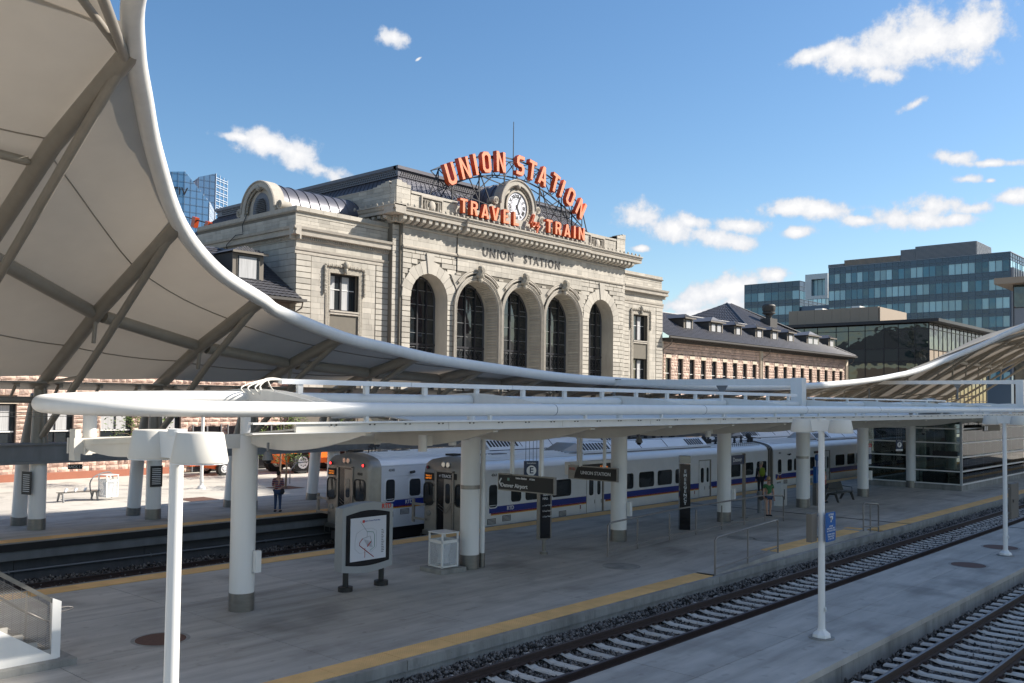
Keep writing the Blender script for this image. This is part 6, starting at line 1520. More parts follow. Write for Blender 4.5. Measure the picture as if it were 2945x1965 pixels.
# ================================================================ platform furniture
def lamp_post(x, y, label, zt=4.72, sign=False):
    t = thing('lamp_post', (x, y, 0), label, 'lamp post', 'tall white lamp posts with twin shades')
    MB().cyl((x, y, .12), (x, y, zt - .1), .075, .064, n=16).build('pole', 'white_paint', t, smooth=True)
    MB().prism([(x-.14, y-.14, .02), (x+.14, y-.14, .02), (x+.14, y+.14, .02), (x-.14, y+.14, .02)], (0, 0, .02)).lathe((x, y, .03), [(.2, 0), (.19, .06), (.10, .13), (.09, .16)], 8).build('base', 'white_paint', t)
    MB().cyl((x, y, 0), (x, y, .022), .27, n=16).build('pad', 'curb', t)
    MB().cyl((x - .01, y - .085, .62), (x, y - .1, .62), .05, n=12).build('hand_hole', 'white_paint', t)
    for s_ in (-1, 1):
        c = Vector((x, y + s_ * .42, zt - .33))
        b = MB(); b.lathe(c, [(.256, 0), (.26, .012), (.214, .26), (.205, .275)], 28); h = b.build('shade', 'cream_paint', t, smooth=True)
        MB().lathe(c + Vector((0, 0, -.012)), [(.25, 0), (.25, .01)], 24).build('lens', 'white', h)
    MB().box(x - .07, x + .07, y - .24, y + .24, zt - .31, zt - .06).build('bracket', 'white_paint', t)
    MB().cyl((x, y, zt - .1), (x, y, zt - .035), .09, n=12).build('cap', 'white_paint', t, smooth=True)
    return t
lamp_post(4.46, 8.25, 'sunlit white lamp post with twin shades at the left, its foot out of the picture')
lamp_post(19.32, 8.25, 'white lamp post on the near platform carrying the small blue notice')
lamp_post(34.28, 8.3, 'rightmost white lamp post on the near platform')
# blue notice and grey box on the middle post
t = thing('notice_board', (19.6, 8.12, 2.05), 'blue notice reading AMTRAK PERSONNEL ONLY ON THIS PLATFORM on the middle lamp post', 'sign')
b = MB(); plate(b, rrect(.50, .62, .05), (19.48, 8.13, 2.36), (1, 0, 0), (0, 0, 1), .02); b.build('panel', 'sign_blue', t)
for s_, z, sz in (('AMTRAK', 2.62, .07), ('AMTRAK', 2.375, .05), ('PERSONNEL ONLY', 2.325, .05), ('ON THIS PLATFORM', 2.275, .05), ('DO NOT CROSS', 2.205, .05), ('TRAIN TRACKS', 2.155, .05), ('AT ANY TIME', 2.105, .05)): txt(s_, (19.48, 8.105, z), sz, (1, 0, 0), (0, 0, 1), 'white', t, ext=.001)
for k in range(3): MB().prism([(19.40 + .03 * k, 8.108, 2.58 - .02 * k), (19.57, 8.108, 2.585 - .025*k), (19.58, 8.108, 2.572 - .025*k), (19.50 + .01 * k, 8.108, 2.54 - .02 * k), (19.47 + .012*k, 8.108, 2.46), (19.455 + .012*k, 8.108, 2.46), (19.47 + .006 * k, 8.108, 2.53 - .02*k)], (0, -.003, 0)).build('logo', 'white', t)
t = thing('control_box', (19.1, 8.35, 2.05), 'grey metal box strapped to the left side of the middle lamp post', 'box')
MB().box(18.93, 19.2, 8.3, 8.42, 2.06, 2.66).build('housing', 'taupe_trim', t); MB().box(19.2, 19.42, 8.32, 8.36, 2.58, 2.61).box(19.2, 19.42, 8.32, 8.36, 2.12, 2.15).build('strap', 'grey_steel', t)
t = thing('control_box', (34.9, 8.3, 1.2), 'grey metal box cut by the right edge of the picture on the rightmost lamp post', 'box')
MB().box(34.45, 35.4, 8.15, 8.25, 1.2, 2.38).build('housing', 'taupe_trim', t); MB().box(34.62, 34.74, 8.13, 8.15, 1.75, 1.85).build('latch', 'black', t); MB().box(34.3, 34.45, 8.2, 8.3, 1.4, 1.44).box(34.3, 34.45, 8.2, 8.3, 2.2, 2.24).build('strap', 'grey_steel', t)
# transit map case
t = thing('map_case', (15.7, 19.0, 0), 'silver framed transit map case on two black feet', 'sign')
cx_, yy = 15.72, 19.0; zc = 1.38
top = [(-.85, -.86)] + [(-.85 + 1.7 * k / 10, -.86 - .09 * math.sin(math.pi * k / 10)) for k in range(1, 10)] + [(.85, -.86), (.85, .78)] + [(.85 - 1.7 * k / 10, .78 + .10 * math.sin(math.pi * k / 10)) for k in range(1, 10)] + [(-.85, .78)]
b = MB(); b.prism([(cx_ + x, yy, zc + z) for x, z in top], (0, .3, 0)); b.build('housing', 'kiosk_silver', t)
b = MB(); b.prism([(cx_ - .73, yy - .012, zc - .70)] + [(cx_ - .73 + 1.46 * k / 8, yy - .012, zc - .70 - .07 * math.sin(math.pi * k / 8)) for k in range(1, 8)] + [(cx_ + .73, yy - .012, zc - .70), (cx_ + .73, yy - .012, zc + .58)] + [(cx_ + .73 - 1.46 * k / 8, yy - .012, zc + .58 + .10 * math.sin(math.pi * k / 8)) for k in range(1, 8)] + [(cx_ - .73, yy - .012, zc + .58)], (0, .01, 0)); b.build('black_surround', 'black_gloss', t)
mp = MB().box(cx_ - .60, cx_ + .60, yy - .022, yy - .013, zc - .62, zc + .50).build('map', 'map_paper', t)
def ml(pts, w, m): MB().tube([(cx_ + x, yy - .026, zc + z) for x, z in pts], w, 4).build('map_line', m, mp)
ml([(-.25, .42), (-.28, .40), (-.05, .12), (-.05, -.02)], .006, 'map_grey'); ml([(-.05, .12), (.15, .10), (.2, .02), (.2, -.3), (.05, -.38)], .008, 'map_green'); ml([(-.2, -.05), (-.3, -.15), (-.3, -.22), (.18, -.56)], .011, 'map_red'); ml([(.08, -.15), (-.04, -.27)], .014, 'logo_red'); ml([(-.12, -.3), (-.12, -.55)], .008, 'map_red')
ml([(-.4, .1), (-.2, .2), (.1, .2), (.27, .12), (.27, -.3), (.1, -.42), (-.3, -.42), (-.45, -.3), (-.45, -.1), (-.4, .1)], .004, 'map_grey'); ml([(-.2, -.05), (.05, .0), (.12, -.2)], .008, 'map_grey')
for k in range(9): ml([(-.17 + .03 * k, -.06 - .01 * k), (-.02 + .02 * k, -.26 - .005 * k)], .003, 'map_grey')
txt('Rail & Transit Park Map', (cx_ + .12, yy - .026, zc + .40), .055, (1, 0, 0), (0, 0, 1), 'rtd_blue', mp, ext=.001); MB().box(cx_ - .21, cx_ - .14, yy - .026, yy - .022, zc + .36, zc + .43).build('map_badge', 'logo_red', mp)
for k in range(14): MB().box(cx_ + .44, cx_ + .44 + random.uniform(.05, .1), yy - .026, yy - .022, zc + .12 - .045 * k, zc + .135 - .045 * k).build('legend_line', 'black', mp)
txt('RTD', (cx_ + .62, yy - .004, zc + .74), .17, (1, 0, 0), (0, 0, 1), 'logo_red', t, name='logo', bold=.005)
for dx in (-.6, .6): MB().cyl((cx_ + dx, yy + .15, .1), (cx_ + dx, yy + .15, .6), .075, n=12).build('leg', 'black', t); MB().cyl((cx_ + dx, yy + .15, 0), (cx_ + dx, yy + .15, .12), .19, n=20).build('foot', 'black', t, smooth=True)
# trash cans
def trash(x, y, label, rz, s=1.0, pad=True):
    t = thing('trash_can', (x, y, 0), label, 'trash can', 'white framed clear trash cans'); c, s_ = math.cos(rz), math.sin(rz)
    def Q(u, v, z): return (x + (u * c - v * s_) * s, y + (u * s_ + v * c) * s, z * s)
    def bx(m, a0, a1, b0, b1, z0, z1): m.add([Q(a0,b0,z0),Q(a1,b0,z0),Q(a1,b1,z0),Q(a0,b1,z0),Q(a0,b0,z1),Q(a1,b0,z1),Q(a1,b1,z1),Q(a0,b1,z1)], [(0,3,2,1),(4,5,6,7),(0,1,5,4),(1,2,6,5),(2,3,7,6),(3,0,4,7)])
    if pad: m = MB(); bx(m, -.48, .48, -.48, .48, 0, .13); m.build('plinth', 'curb', t)
    z0 = .14; f = MB(); w = .31
    for a in (-w, w - .045):
        for b_ in (-w, w - .045): bx(f, a, a + .045, b_, b_ + .045, z0, z0 + .98)
    f.build('corner_post', 'white_paint', t); f = MB()
    for z_ in (z0 + .01, z0 + .70):
        for b_ in (-w + .002, w - .042): bx(f, -w, w, b_, b_ + .04, z_, z_ + (.04 if z_ < .3 else .09)); bx(f, b_, b_ + .04, -w, w, z_ + .001, z_ + (.041 if z_ < .3 else .091))
    bx(f, -w - .01, w + .01, -w - .01, w + .01, z0 + .981, z0 + 1.01); f.build('frame', 'white_paint', t)
    f = MB()
    for b_ in (-w + .015, w - .025): bx(f, -w + .04, w - .04, b_, b_ + .01, z0 + .05, z0 + .70); bx(f, b_, b_ + .01, -w + .04, w - .04, z0 + .05, z0 + .70)
    f.build('clear_panel', 'bag_film', t)
    f = MB(); f.lathe(Q(0, 0, z0 + .06), [(.12*s, 0), (.2*s, .05*s), (.16*s, .25*s), (.21*s, .45*s), (.25*s, .66*s)], 10); f.build('bag', 'plastic_bag', t, smooth=True)
trash(18.9, 19.42, 'white framed clear trash can on a concrete plinth beside the second column', R(-4), 1.0)
trash(20.2, 43.8, 'sunlit white framed trash can on the plaza beside the backless bench', R(10), 1.05, False)
# totem with train hall directions
t = thing('directory_totem', (23.3, 19.25, 0), 'slim dark TRAIN HALL directory totem on a steel foot', 'sign')
out = [(-.3, .48), (.3, .40), (.3, 2.18), (-.3, 2.18)]
b = MB(); b.prism([(23.3 - .31, 19.2, .50), (23.3, 19.2, .44), (23.3 + .31, 19.2, .50), (23.61, 19.2, 2.18), (23.3, 19.2, 2.26), (22.99, 19.2, 2.18)], (0, .12, 0)); b.build('housing', 'stainless', t)
b = MB(); b.prism([(23.3 - .27, 19.19, .54), (23.3 + .23, 19.19, .50), (23.53, 19.19, 2.12), (23.03, 19.19, 2.16)], (0, .008, 0)); b.build('panel', 'black_gloss', t)
for s_, z, sz in (('TRAIN', 1.93, .12), ('HALL', 1.81, .12), ('← Train Track 2', 1.58, .07), ('↑ Train Track 3', 1.40, .07), ('→ Train Track 4', 1.22, .07)): txt(s_, (23.12, 19.185, z), sz, (1, 0, 0), (0, 0, 1), 'white', t, ext=.002, align='LEFT')
MB().cyl((23.3, 19.26, .05), (23.3, 19.26, .48), .06, n=12).cyl((23.3, 19.26, 0), (23.3, 19.26, .09), .13, n=16).build('foot', 'stainless', t)
# emergency tower
t = thing('emergency_post', (31.83, 19.2, 0), 'tall square black post lettered EMERGENCY with a silver cap', 'post')
ex, ey = 31.83, 19.15; c45 = R(38); ux, uy = Vector((math.cos(c45), math.sin(c45), 0)), Vector((-math.sin(c45), math.cos(c45), 0))
b = MB(); b.frame((ex, ey, 1.28), ux, uy, Vector((0, 0, 1)), .205, .205, 1.28); b.build('shaft', 'black_gloss', t)
b = MB(); b.frame((ex, ey, 2.74), ux, uy, Vector((0, 0, 1)), .21, .21, .14); b.build('cap', 'stainless', t)
for k, ch in enumerate('EMERGENCY'):
    for (nr, rt_) in ((-uy, ux), (-ux, -uy)): txt(ch, Vector((ex, ey, 2.28 - .155 * k)) + nr * .208, .17, rt_, (0, 0, 1), 'white', t, name='letter', ext=.003, bold=.004)
b = MB(); b.frame(Vector((ex, ey, .98)) - uy * .21, ux, uy, Vector((0, 0, 1)), .1, .012, .2); b.build('call_panel', 'stainless', t)
# hanging signs
def hang(x, y, z, rz, w, h, label, panel, texts, rods, logo=None, zt=4.1):
    t = thing('hanging_sign', (x, y, z), label, 'sign', 'signs hanging from the platform canopy'); r = Vector((math.cos(rz), math.sin(rz), 0)); n = Vector((r.y, -r.x, 0)); c = Vector((x, y, z)); u = Vector((0, 0, 1))
    b = MB(); b.frame(c, r, n, u, w/2 + .035, .05, h/2 + .035); b.build('frame', 'stainless', t)
    b = MB(); plate(b, [(-w/2, -h/2), (w/2, -h/2), (w/2, h/2), (-w/2, h/2)] if not logo else [(-w/2 + .24, -h/2), (w/2, -h/2), (w/2, h/2), (-w/2 + .40, h/2), (-w/2 + .29, 0)], c + n * .052, r, u, .006); b.build('panel', panel, t)
    for (s_, dx, dz, sz, m) in texts: txt(s_, c + n * .062 + r * dx + u * dz, sz, r, u, m, t, ext=.002, bold=.003)
    for dx in rods: MB().box(x + r.x*dx - .05, x + r.x*dx + .05, y + r.y*dx - .04, y + r.y*dx + .04, z + h/2, zt).build('hanger', 'white_paint', t)
    return t
ty = hang(20.0, 17.2, 2.62, R(-90), 2.05, .42, 'black hanging sign reading Denver Airport with a white arrow', 'black', [('Denver Airport', -.42, -.09, .16, 'white'), ('‹', -.95, .03, .5, 'white'), ('Union Station     A Line', .0, .14, .075, 'white')], (-.55, .55))
MB().prism([(19.94, 17.88, 2.67), (19.94, 17.80, 2.67), (19.94, 17.80, 2.75), (19.94, 17.88, 2.75)], (-.004, 0, 0)).build('badge', 'map_green', ty)
hang(26.6, 19.75, 2.42, R(-90), 2.1, .42, 'black hanging sign reading UNION STATION with a red corner logo', 'black', [('UNION STATION', .15, 0, .17, 'white')], (-.55, .5), logo=1)
txt('RTD', (26.53, 20.63, 2.53), .14, (0, -1, 0), (0, 0, 1), 'logo_red', None, name='sign_logo', label='small red RTD logo on the left end of the UNION STATION hanging sign', cat='logo')
def location(x, y, z, ch, trk, label, rz=R(-30)):
    t = thing('location_sign', (x, y, z), label, 'sign', 'location letter signs hung on rods'); r = Vector((math.cos(rz), math.sin(rz), 0)); n = Vector((r.y, -r.x, 0)); u = Vector((0, 0, 1)); c = Vector((x, y, z))
    b = MB(); b.frame(c, r, n, u, .22, .02, .28); b.build('panel', 'sign_navy', t); b = MB(); b.frame(c - u * .30, r, n, u, .22, .022, .05); b.build('strip', 'white', t)
    b = MB(); plate(b, ell(.15, .15, 24), c + n * .022, r, u, .003); b.build('disc', 'white', t); txt(ch, c + n * .029 , .26, r, u, 'sign_navy', t, bold=.004); txt('Location', c + n * .024 + u * .22, .08, r, u, 'white', t, ext=.001); txt(trk, c + n * .026 - u * .30, .07, r, u, 'black', t, ext=.001)
    for a in (-.17, -.06, .06, .17): MB().cyl(c + r * a + u * .28, c + r * a + u * 1.0, .008, n=5).build('rod', 'grey_steel', t)
location(20.55, 17.5, 2.95, 'E', 'Track 4', 'navy location sign with the letter E on thin rods above the airport sign')
location(53.4, 18.3, 2.75, 'F', 'Track 4', 'navy location sign with the letter F in front of the column by the glass lobby')
t = thing('station_name_sign', (36.1, 19.2, 0), 'navy Denver station name sign on two steel posts', 'sign')
MB().box(35.55, 36.75, 19.16, 19.2, 2.35, 2.75).build('panel', 'sign_navy', t); txt('Denver', (36.15, 19.15, 2.55), .26, (1, 0, 0), (0, 0, 1), 'white', t)
for x in (35.5, 36.8): MB().box(x - .05, x + .05, 19.12, 19.24, .0, 2.8).build('post', 'stainless', t); MB().box(x - .1, x + .1, 19.05, 19.3, 0, .05).build('foot', 'stainless', t)
t = thing('safety_sign', (51.5, 19.4, 1.7), 'tall Safety Tips notice with red head fixed beside a column', 'sign')
MB().box(51.0, 51.9, 19.3, 19.33, 1.68, 2.8).build('panel', 'map_paper', t); MB().box(51.0, 51.9, 19.285, 19.299, 2.62, 2.82).build('red_head', 'logo_red', t); MB().box(51.0, 51.9, 19.285, 19.299, 1.95, 2.25).build('navy_band', 'sign_navy', t); txt('Safety Tips', (51.45, 19.28, 2.72), .14, (1, 0, 0), (0, 0, 1), 'white', t)
for k in range(6): MB().box(51.07, 51.8 - random.random() * .3, 19.294, 19.299, 2.34 + .042 * k, 2.355 + .042 * k).build('text_line', 'dark_trim', t)
# cameras and speakers under the canopy
for k, (x, y, z, lb) in enumerate(((26.9, 18.0, 3.62, 'grey dome camera hanging between the UNION STATION sign and the emergency post'), (11.94, 18.0, 3.62, 'pale dome camera hanging in front of the beam right of the first column'), (10.9, 18.4, 3.66, 'dome camera just left of the first column'), (55.9, 17.8, 3.4, 'dome camera inside the glass lobby corner'))):
    t = thing('dome_camera', (x, y, z), lb, 'camera', 'dome cameras under the platform canopy'); MB().lathe((x, y, z), [(.03, .35), (.03, .16), (.07, .14), (.12, 0), (.13, -.04)], 14).build('housing', 'grey_steel', t, smooth=True); MB().ball((x, y, z - .04), .09, 8).build('dome', 'black_gloss', t, smooth=True)
for k, (x, y, lb) in enumerate(((15.4, 16.6, 'small white cylinder speaker under the second canopy bay'), (18.1, 18.3, 'short white cylinder speaker left of the second column'), (30.4, 17.3, 'white cylinder speaker above the emergency post'))):
    t = thing('loudspeaker', (x, y, 3.8), lb, 'loudspeaker', 'cylinder speakers under the platform canopy'); MB().cyl((x, y, 3.72), (x, y, 4.12), .11, n=16).build('body', 'white_paint', t, smooth=True); MB().box(x + .12, x + .3, y - .03, y + .03, 3.85, 4.1).build('bracket', 'cream_paint', t)
t = thing('led_board', (28.3, 21.2, 2.4), 'white departure board with orange LED text behind the UNION STATION sign', 'display')
MB().box(27.0, 29.7, 21.1, 21.35, 2.25, 2.72).build('housing', 'white_paint', t); MB().box(27.15, 29.55, 21.085, 21.098, 2.32, 2.6).build('screen', 'black', t); txt('Airport', (27.6, 21.08, 2.45), .2, (1, 0, 0), (0, 0, 1), 'led_orange', t); txt('Union', (29.1, 21.08, 2.45), .2, (1, 0, 0), (0, 0, 1), 'led_orange', t)
for x in (27.6, 29.3): MB().box(x, x + .06, 21.2, 21.26, 2.72, 4.0).build('hanger', 'white_paint', t)
t = thing('track_sign', (14.6, 35.4, 2.3), 'small black TRACK 1 sign under the grey beam at the left', 'sign'); MB().frame((15.0, 35.3, 2.3), Vector((.9, -.43, 0)), Vector((.43, .9, 0)), Vector((0, 0, 1)), .25, .03, .09).build('panel', 'black', t); txt('TRACK 1→', Vector((15.0, 35.3, 2.3)) - Vector((.43, .9, 0)) * .035, .12, (.9, -.43, 0), (0, 0, 1), 'white', t)
for (x, lb) in ((18.38, 'black notice with white lines on the round canopy post'), (13.75, 'narrow dark notice on the leftmost round canopy post')):
    t = thing('notice', (x, 35.45, 1.5), lb, 'sign', 'dark notices on the far canopy posts'); r = Vector((.3, -.9, 0)) if x < 15 else Vector((.96, -.2, 0)); r.normalize(); n = Vector((r.y, -r.x, 0)); c = Vector((x, 35.8, 1.75)) + n * .34
    MB().frame(c, r, n, Vector((0, 0, 1)), .24, .012, .42).build('panel', 'black', t); g = MB()
    for k in range(9): g.frame(c + n * .014 + Vector((0, 0, .3 - .075 * k)), r, n, Vector((0, 0, 1)), .17, .002, .012)
    g.build('text_line', 'white', t)
# standpipe, white cabinet, totem, bench near the lobby
t = thing('standpipe', (38.95, 19.35, 0), 'grey fire standpipe with capped outlet beside the woman', 'standpipe'); MB().cyl((39.1, 19.6, 0), (39.1, 19.6, .88), .1, n=12).cyl((39.1, 19.6, .88), (39.1, 19.6, .98), .12, n=12).build('pipe', 'grey_steel', t, smooth=True); MB().cyl((39.05, 19.55, .72), (38.75, 19.35, .72), .07, n=10).cyl((38.8, 19.4, .72), (38.66, 19.3, .72), .11, n=10).build('outlet', 'dark_trim', t, smooth=True)
t = thing('cabinet', (42.9, 20.2, 0), 'white cabinet standing left of the fifth column', 'cabinet'); MB().box(42.4, 43.0, 20.1, 20.5, 0, 1.05).build('body', 'white_paint', t); MB().box(42.66, 42.72, 20.085, 20.099, .3, .8).build('label_strip', 'dark_trim', t)
t = thing('validator', (44.0, 19.1, 0), 'slim blue ticket validator on a steel stand', 'validator'); MB().box(43.9, 44.1, 19.0, 19.2, 0, 1.1).build('stand', 'stainless', t); MB().box(43.93, 44.13, 19.02, 19.18, 1.1, 1.9).build('body', 'sign_blue', t); MB().cyl((44.1, 19.0, 2.35), (44.1, 19.1, 2.35), .17, n=16).box(44.05, 44.12, 19.03, 19.08, 1.9, 2.2).build('disc', 'sign_blue', t)
def bench(x, y, label, L=1.9, back=True, rz=0):
    t = thing('bench', (x, y, 0), label, 'bench', 'metal slatted benches', rz=0)
    for k in range(6): MB().box(x, x + L, y + .08 * k, y + .08 * k + .05, .42, .45).build('seat_slat', 'bench_steel' if back else 'stainless', t)
    if back:
        for k in range(26): MB().prism([(x + L * k / 26 , y + .50, .46), (x + L * k / 26, y + .54, .46), (x + L * k / 26, y + .70, .92), (x + L * k / 26, y + .66, .92)], (.045, 0, 0)).build('back_slat', 'bench_steel', t)
    for q in (.12, L - .2):
        MB().prism([(x + q, y - .12, 0), (x + q, y - .02, 0), (x + q, y + .12, .36), (x + q, y + .38, .36), (x + q, y + .58, 0), (x + q, y + .68, 0), (x + q, y + .5, .42), (x + q, y, .42)], (.05, 0, 0)).build('leg', 'grey_steel' if not back else 'dark_trim', t)
        if back: MB().tube([(x + q, y, .44), (x + q, y, .66), (x + q, y + .5, .7)], .02, 6).build('armrest', 'bench_steel', t)
bench(46.0, 18.9, 'grey slatted platform bench with a back, right of the blue validator', 2.3)
bench(18.0, 43.9, 'backless metal bench on the sunlit plaza at the left', 1.9, back=False)
t = thing('gulls', (18.6, 44.1, .45), 'two or three crumpled white cups left on the backless bench', 'cups')
for k, x in enumerate((18.3, 18.75, 19.2)): MB().cyl((x, 44.1, .46), (x + .1, 44.15, .60), .05, .07, n=8).build('cup', 'white', t)
t.name = 'paper_cups'
# hoop and handrail on the plaza
t = thing('bike_rack', (20.0, 44.4, 0), 'bent steel hoop behind the plaza trash can', 'rack'); MB().tube(cat([(19.55, 44.0, 0), (19.5, 44.2, .8), (19.9, 44.4, 1.15), (20.6, 44.6, 1.25), (20.8, 44.6, .9), (20.75, 44.6, 0)], 4), .03, 6).build('hoop', 'grey_steel', t, smooth=True)
t = thing('handrail', (33.5, 45.6, 0), 'low steel handrail on the plaza in front of the orange telehandler wheel', 'railing'); MB().tube([(31.5, 45.2, 0), (31.5, 45.2, .75), (32.9, 46.6, 1.05), (34.3, 47.2, 1.05), (34.4, 47.2, 0)], .03, 6).build('rail', 'grey_steel', t)
MB().lathe((26.19, 45.73, 0), [(.24, 0), (.2, .12), (.09, .2), (.085, 4.4)], 12).build('lamp_post', 'white_paint', smooth=True, label='short visible white lamp post on the sunlit plaza between the two orange machines', cat='lamp post')
# stair and guardrail, bottom left
t = thing('stair_guardrail', (7.2, 17.8, 0), 'sunlit steel stair guardrail with wire mesh at the lower left corner', 'railing')
sl_ = .68; y_ = 17.75
def zz_(x): return max(0, (7.2 - x)) * sl_
MB().bar((7.25, y_, 1.14), (2.5, y_, 1.14 + zz_(2.5) * 1.0), .09, .07).build('top_rail', 'stainless', t); MB().bar((7.2, y_, .16), (2.5, y_, .16 + zz_(2.5)), .05, .05).build('bottom_rail', 'stainless', t)
MB().prism([(7.18, y_ - .06, -.02), (7.34, y_ - .06, -.02), (7.34, y_ - .06, 1.16), (7.18, y_ - .06, 1.24)], (0, .12, 0)).build('end_post', 'white_paint', t)
g = MB()
for k in range(26): z = .22 + .034 * k; g.bar((7.16, y_, z), (2.5, y_, z + zz_(2.5)), .014, .014)
for k in range(30): x = 7.1 - .15 * k; g.bar((x, y_, .17 + zz_(x)), (x, y_, 1.12 + zz_(x)), .006, .006)
g.build('wire_mesh', 'rail_steel', t, kind='stuff')
MB().bar((6.75, y_ + .02, .15), (6.75, y_ + .02, 1.4), .05, .02).build('inner_post', 'stainless', t)
MB().tube(cat([(2.5, y_ + .35, .95 + zz_(2.5)), (6.9, y_ + .35, .95), (7.3, y_ + .35, .95), (7.62, y_ + .35, .95), (7.72, y_ + .35, .90), (7.4, y_ + .35, .87)], 4), .018, 8).build('handrail', 'rail_steel', t, smooth=True)
t = thing('stair', (6, 17, 0), 'white sided stair rising to the left out of the lower left corner', 'stair')
MB().prism([(7.35, y_ - .10, .02), (2.4, y_ - .10, .02), (2.4, y_ - .10, .12 + zz_(2.4)), (7.35, y_ - .10, .09)], (0, .05, 0)).build('side_panel', 'white_paint', t)
MB().box(2.4, 7.55, y_ - .3, y_ + .5, 0.003, .13).build('kerb', 'curb', t)
for k in range(14): MB().box(2.4 + 0, 7.2 - .26 * k, y_ - .04, y_ + 2.2, .13 + .175 * k, .13 + .175 * (k + 1)).build('step', 'concrete', t) if 7.2 - .26 * k > 2.5 else None
# ================================================================ glass lobby
t = thing('glass_lobby', (57.9, 16.2, 0), 'glass walled stair lobby with white rails standing on the platform', 'building')
gx0, gx1, gy0, gy1 = 57.9, 73.0, 16.3, 22.2; rows = [.36, 1.12, 1.95, 2.78, 3.62, 4.2]
MB().box(gx0, gx1, gy0, gy0 + .25, 0, .30).box(gx0, gx0 + .25, gy0 + .25, gy1, 0, .30).box(gx0 + .25, gx1, gy1 - .2, gy1, 0, .3).build('plinth', 'curb', t)
L1 = []; L2 = []
nx = 9; ny = 4
for i in range(nx):
    a = gx0 + .06 + (gx1 - gx0 - .1) * i / nx; c = gx0 + .06 + (gx1 - gx0 - .1) * (i + 1) / nx
    for j in range(len(rows) - 1): inst('pane', 'smoke_glass', ((a + c)/2, gy0 + .12, (rows[j] + rows[j+1])/2), (c - a - .012, .012, rows[j+1] - rows[j] - .01), t); inst('pane', 'clear_glass', ((a + c)/2, gy1 - .12, (rows[j] + rows[j+1])/2), (c - a - .012, .012, rows[j+1] - rows[j] - .01), t)
for i in range(ny):
    a = gy0 + .1 + (gy1 - gy0 - .2) * i / ny; c = gy0 + .1 + (gy1 - gy0 - .2) * (i + 1) / ny
    for j in range(len(rows) - 1): inst('pane', 'smoke_glass', (gx0 + .12, (a + c)/2, (rows[j] + rows[j+1])/2), (.012, c - a - .012, rows[j+1] - rows[j] - .01), t)
f = MB()
for z in rows[:-1]: f.box(gx0 - .02, gx1, gy0 - .02, gy0 + .08, z - .035, z + .035); f.box(gx0 - .021, gx0 + .08, gy0 + .08, gy1, z - .034, z + .034)
f.build('glazing_rail', 'white_paint', t); f = MB(); f.box(gx0 - .03, gx0 + .09, gy0 - .03, gy0 + .09, .3, 4.2)
for y in (gy0 + 3.0, gy1 - .1): f.box(gx0 + .1, gx0 + .18, y - .04, y + .04, .3, 4.2)
f.build('corner_post', 'glass_frame', t)
MB().box(gx0 + .3, gx1, gy0 + .3, gy1 - .3, .005, .03).build('floor', 'concrete', t)
for x, y in ((60.5, 19.2), (64, 20.8), (66, 18), (69, 20.5)): MB().box(x, x + .35, y, y + .35, 0, 4.1).build('inner_column', 'white_paint', t)
MB().box(66.5, 68.5, 19.6, 21.0, .03, 3.6).build('lift_shaft', 'glass_frame', t); MB().box(59.5, 63, 17.6, 19.0, .03, .9).build('stair_wall', 'black', t)
for y in (17.4, 19.1): MB().tube([(59.2, y, .1), (59.2, y, 1.0), (61, y, 1.0), (64, y, .1)], .03, 6).tube([(59.2, y, .6), (61, y, .6), (62.5, y, .1)], .025, 6).build('stair_rail', 'stainless', t)
t = thing('lobby_sign', (57.7, 17.0, 2.0), 'small black sign inside the near corner of the glass lobby', 'sign'); MB().box(57.83, 57.86, 16.5, 17.9, 2.0, 2.3).build('panel', 'black', t)
t = thing('hanging_sign', (59, 15.9, 3.5), 'dark hanging sign in front of the long side of the glass lobby', 'sign', 'signs hanging from the platform canopy'); MB().box(60.8, 64.4, 15.85, 15.93, 3.45, 3.8).build('panel', 'black', t); MB().box(60.95, 61.2, 15.84, 15.849, 3.5, 3.75).box(61.35, 61.6, 15.84, 15.849, 3.5, 3.75).build('pictogram', 'map_paper', t)
for x in (61.5, 63.7): MB().box(x, x + .06, 15.87, 15.91, 3.8, 4.3).build('hanger', 'grey_steel', t)
for (x, y, lb) in ((75.5, 17.5, 'black bollard sign beyond the right end of the glass lobby, nearer one'), (77.5, 18.2, 'black bollard sign beyond the glass lobby, farther one')):
    t = thing('queue_post', (x, y, 0), lb, 'post', 'black posts beyond the lobby'); MB().cyl((x, y, 0), (x, y, 1.1), .05, n=8).cyl((x, y, 0), (x, y, .04), .2, n=12).build('post', 'black', t); MB().box(x - .22, x + .22, y - .04, y - .01, 1.0, 1.4).build('plate', 'black', t)
# ================================================================ machines
def wheel(t, c, r, w, ax):
    W_ = MB(); n = 28; a = Vector(ax).normalized(); c = Vector(c); W_.cyl(c - a * w/2, c + a * w/2, r, n=n)
    b1 = a.orthogonal().normalized(); b2 = a.cross(b1)
    for k in range(18):
        q = 2 * math.pi * k / 18; d = b1 * math.cos(q) + b2 * math.sin(q); W_.frame(c + d * r, d.cross(a), a, d, r * .10, w/2, r * .06)
    o = W_.build('wheel', 'tyre', t); rm = MB(); rm.cyl(c - a * (w/2 + .02), c + a * (w/2 + .02), r * .56, n=n).cyl(c - a * (w/2 + .06), c + a * (w/2 + .06), r * .2, n=12); rm.build('rim', 'white', o, smooth=True)
    for k in range(8): q = 2*math.pi*k/8; d = b1*math.cos(q) + b2*math.sin(q); MB().cyl(c + d*r*.33 - a*(w/2+.05), c + d*r*.33 + a*(w/2+.05), r*.05, n=6).build('wheel_bolt', 'black', o)
t = thing('telehandler', (38, 52, 0), 'orange telehandler with big black tyres parked on the plaza behind the trains', 'machine')
for (x, y) in ((36.3, 50.9), (36.0, 53.4), (40.2, 50.9), (40.2, 53.4)): wheel(t, (x, y, .72), .72, .5, (0, 1, 0))
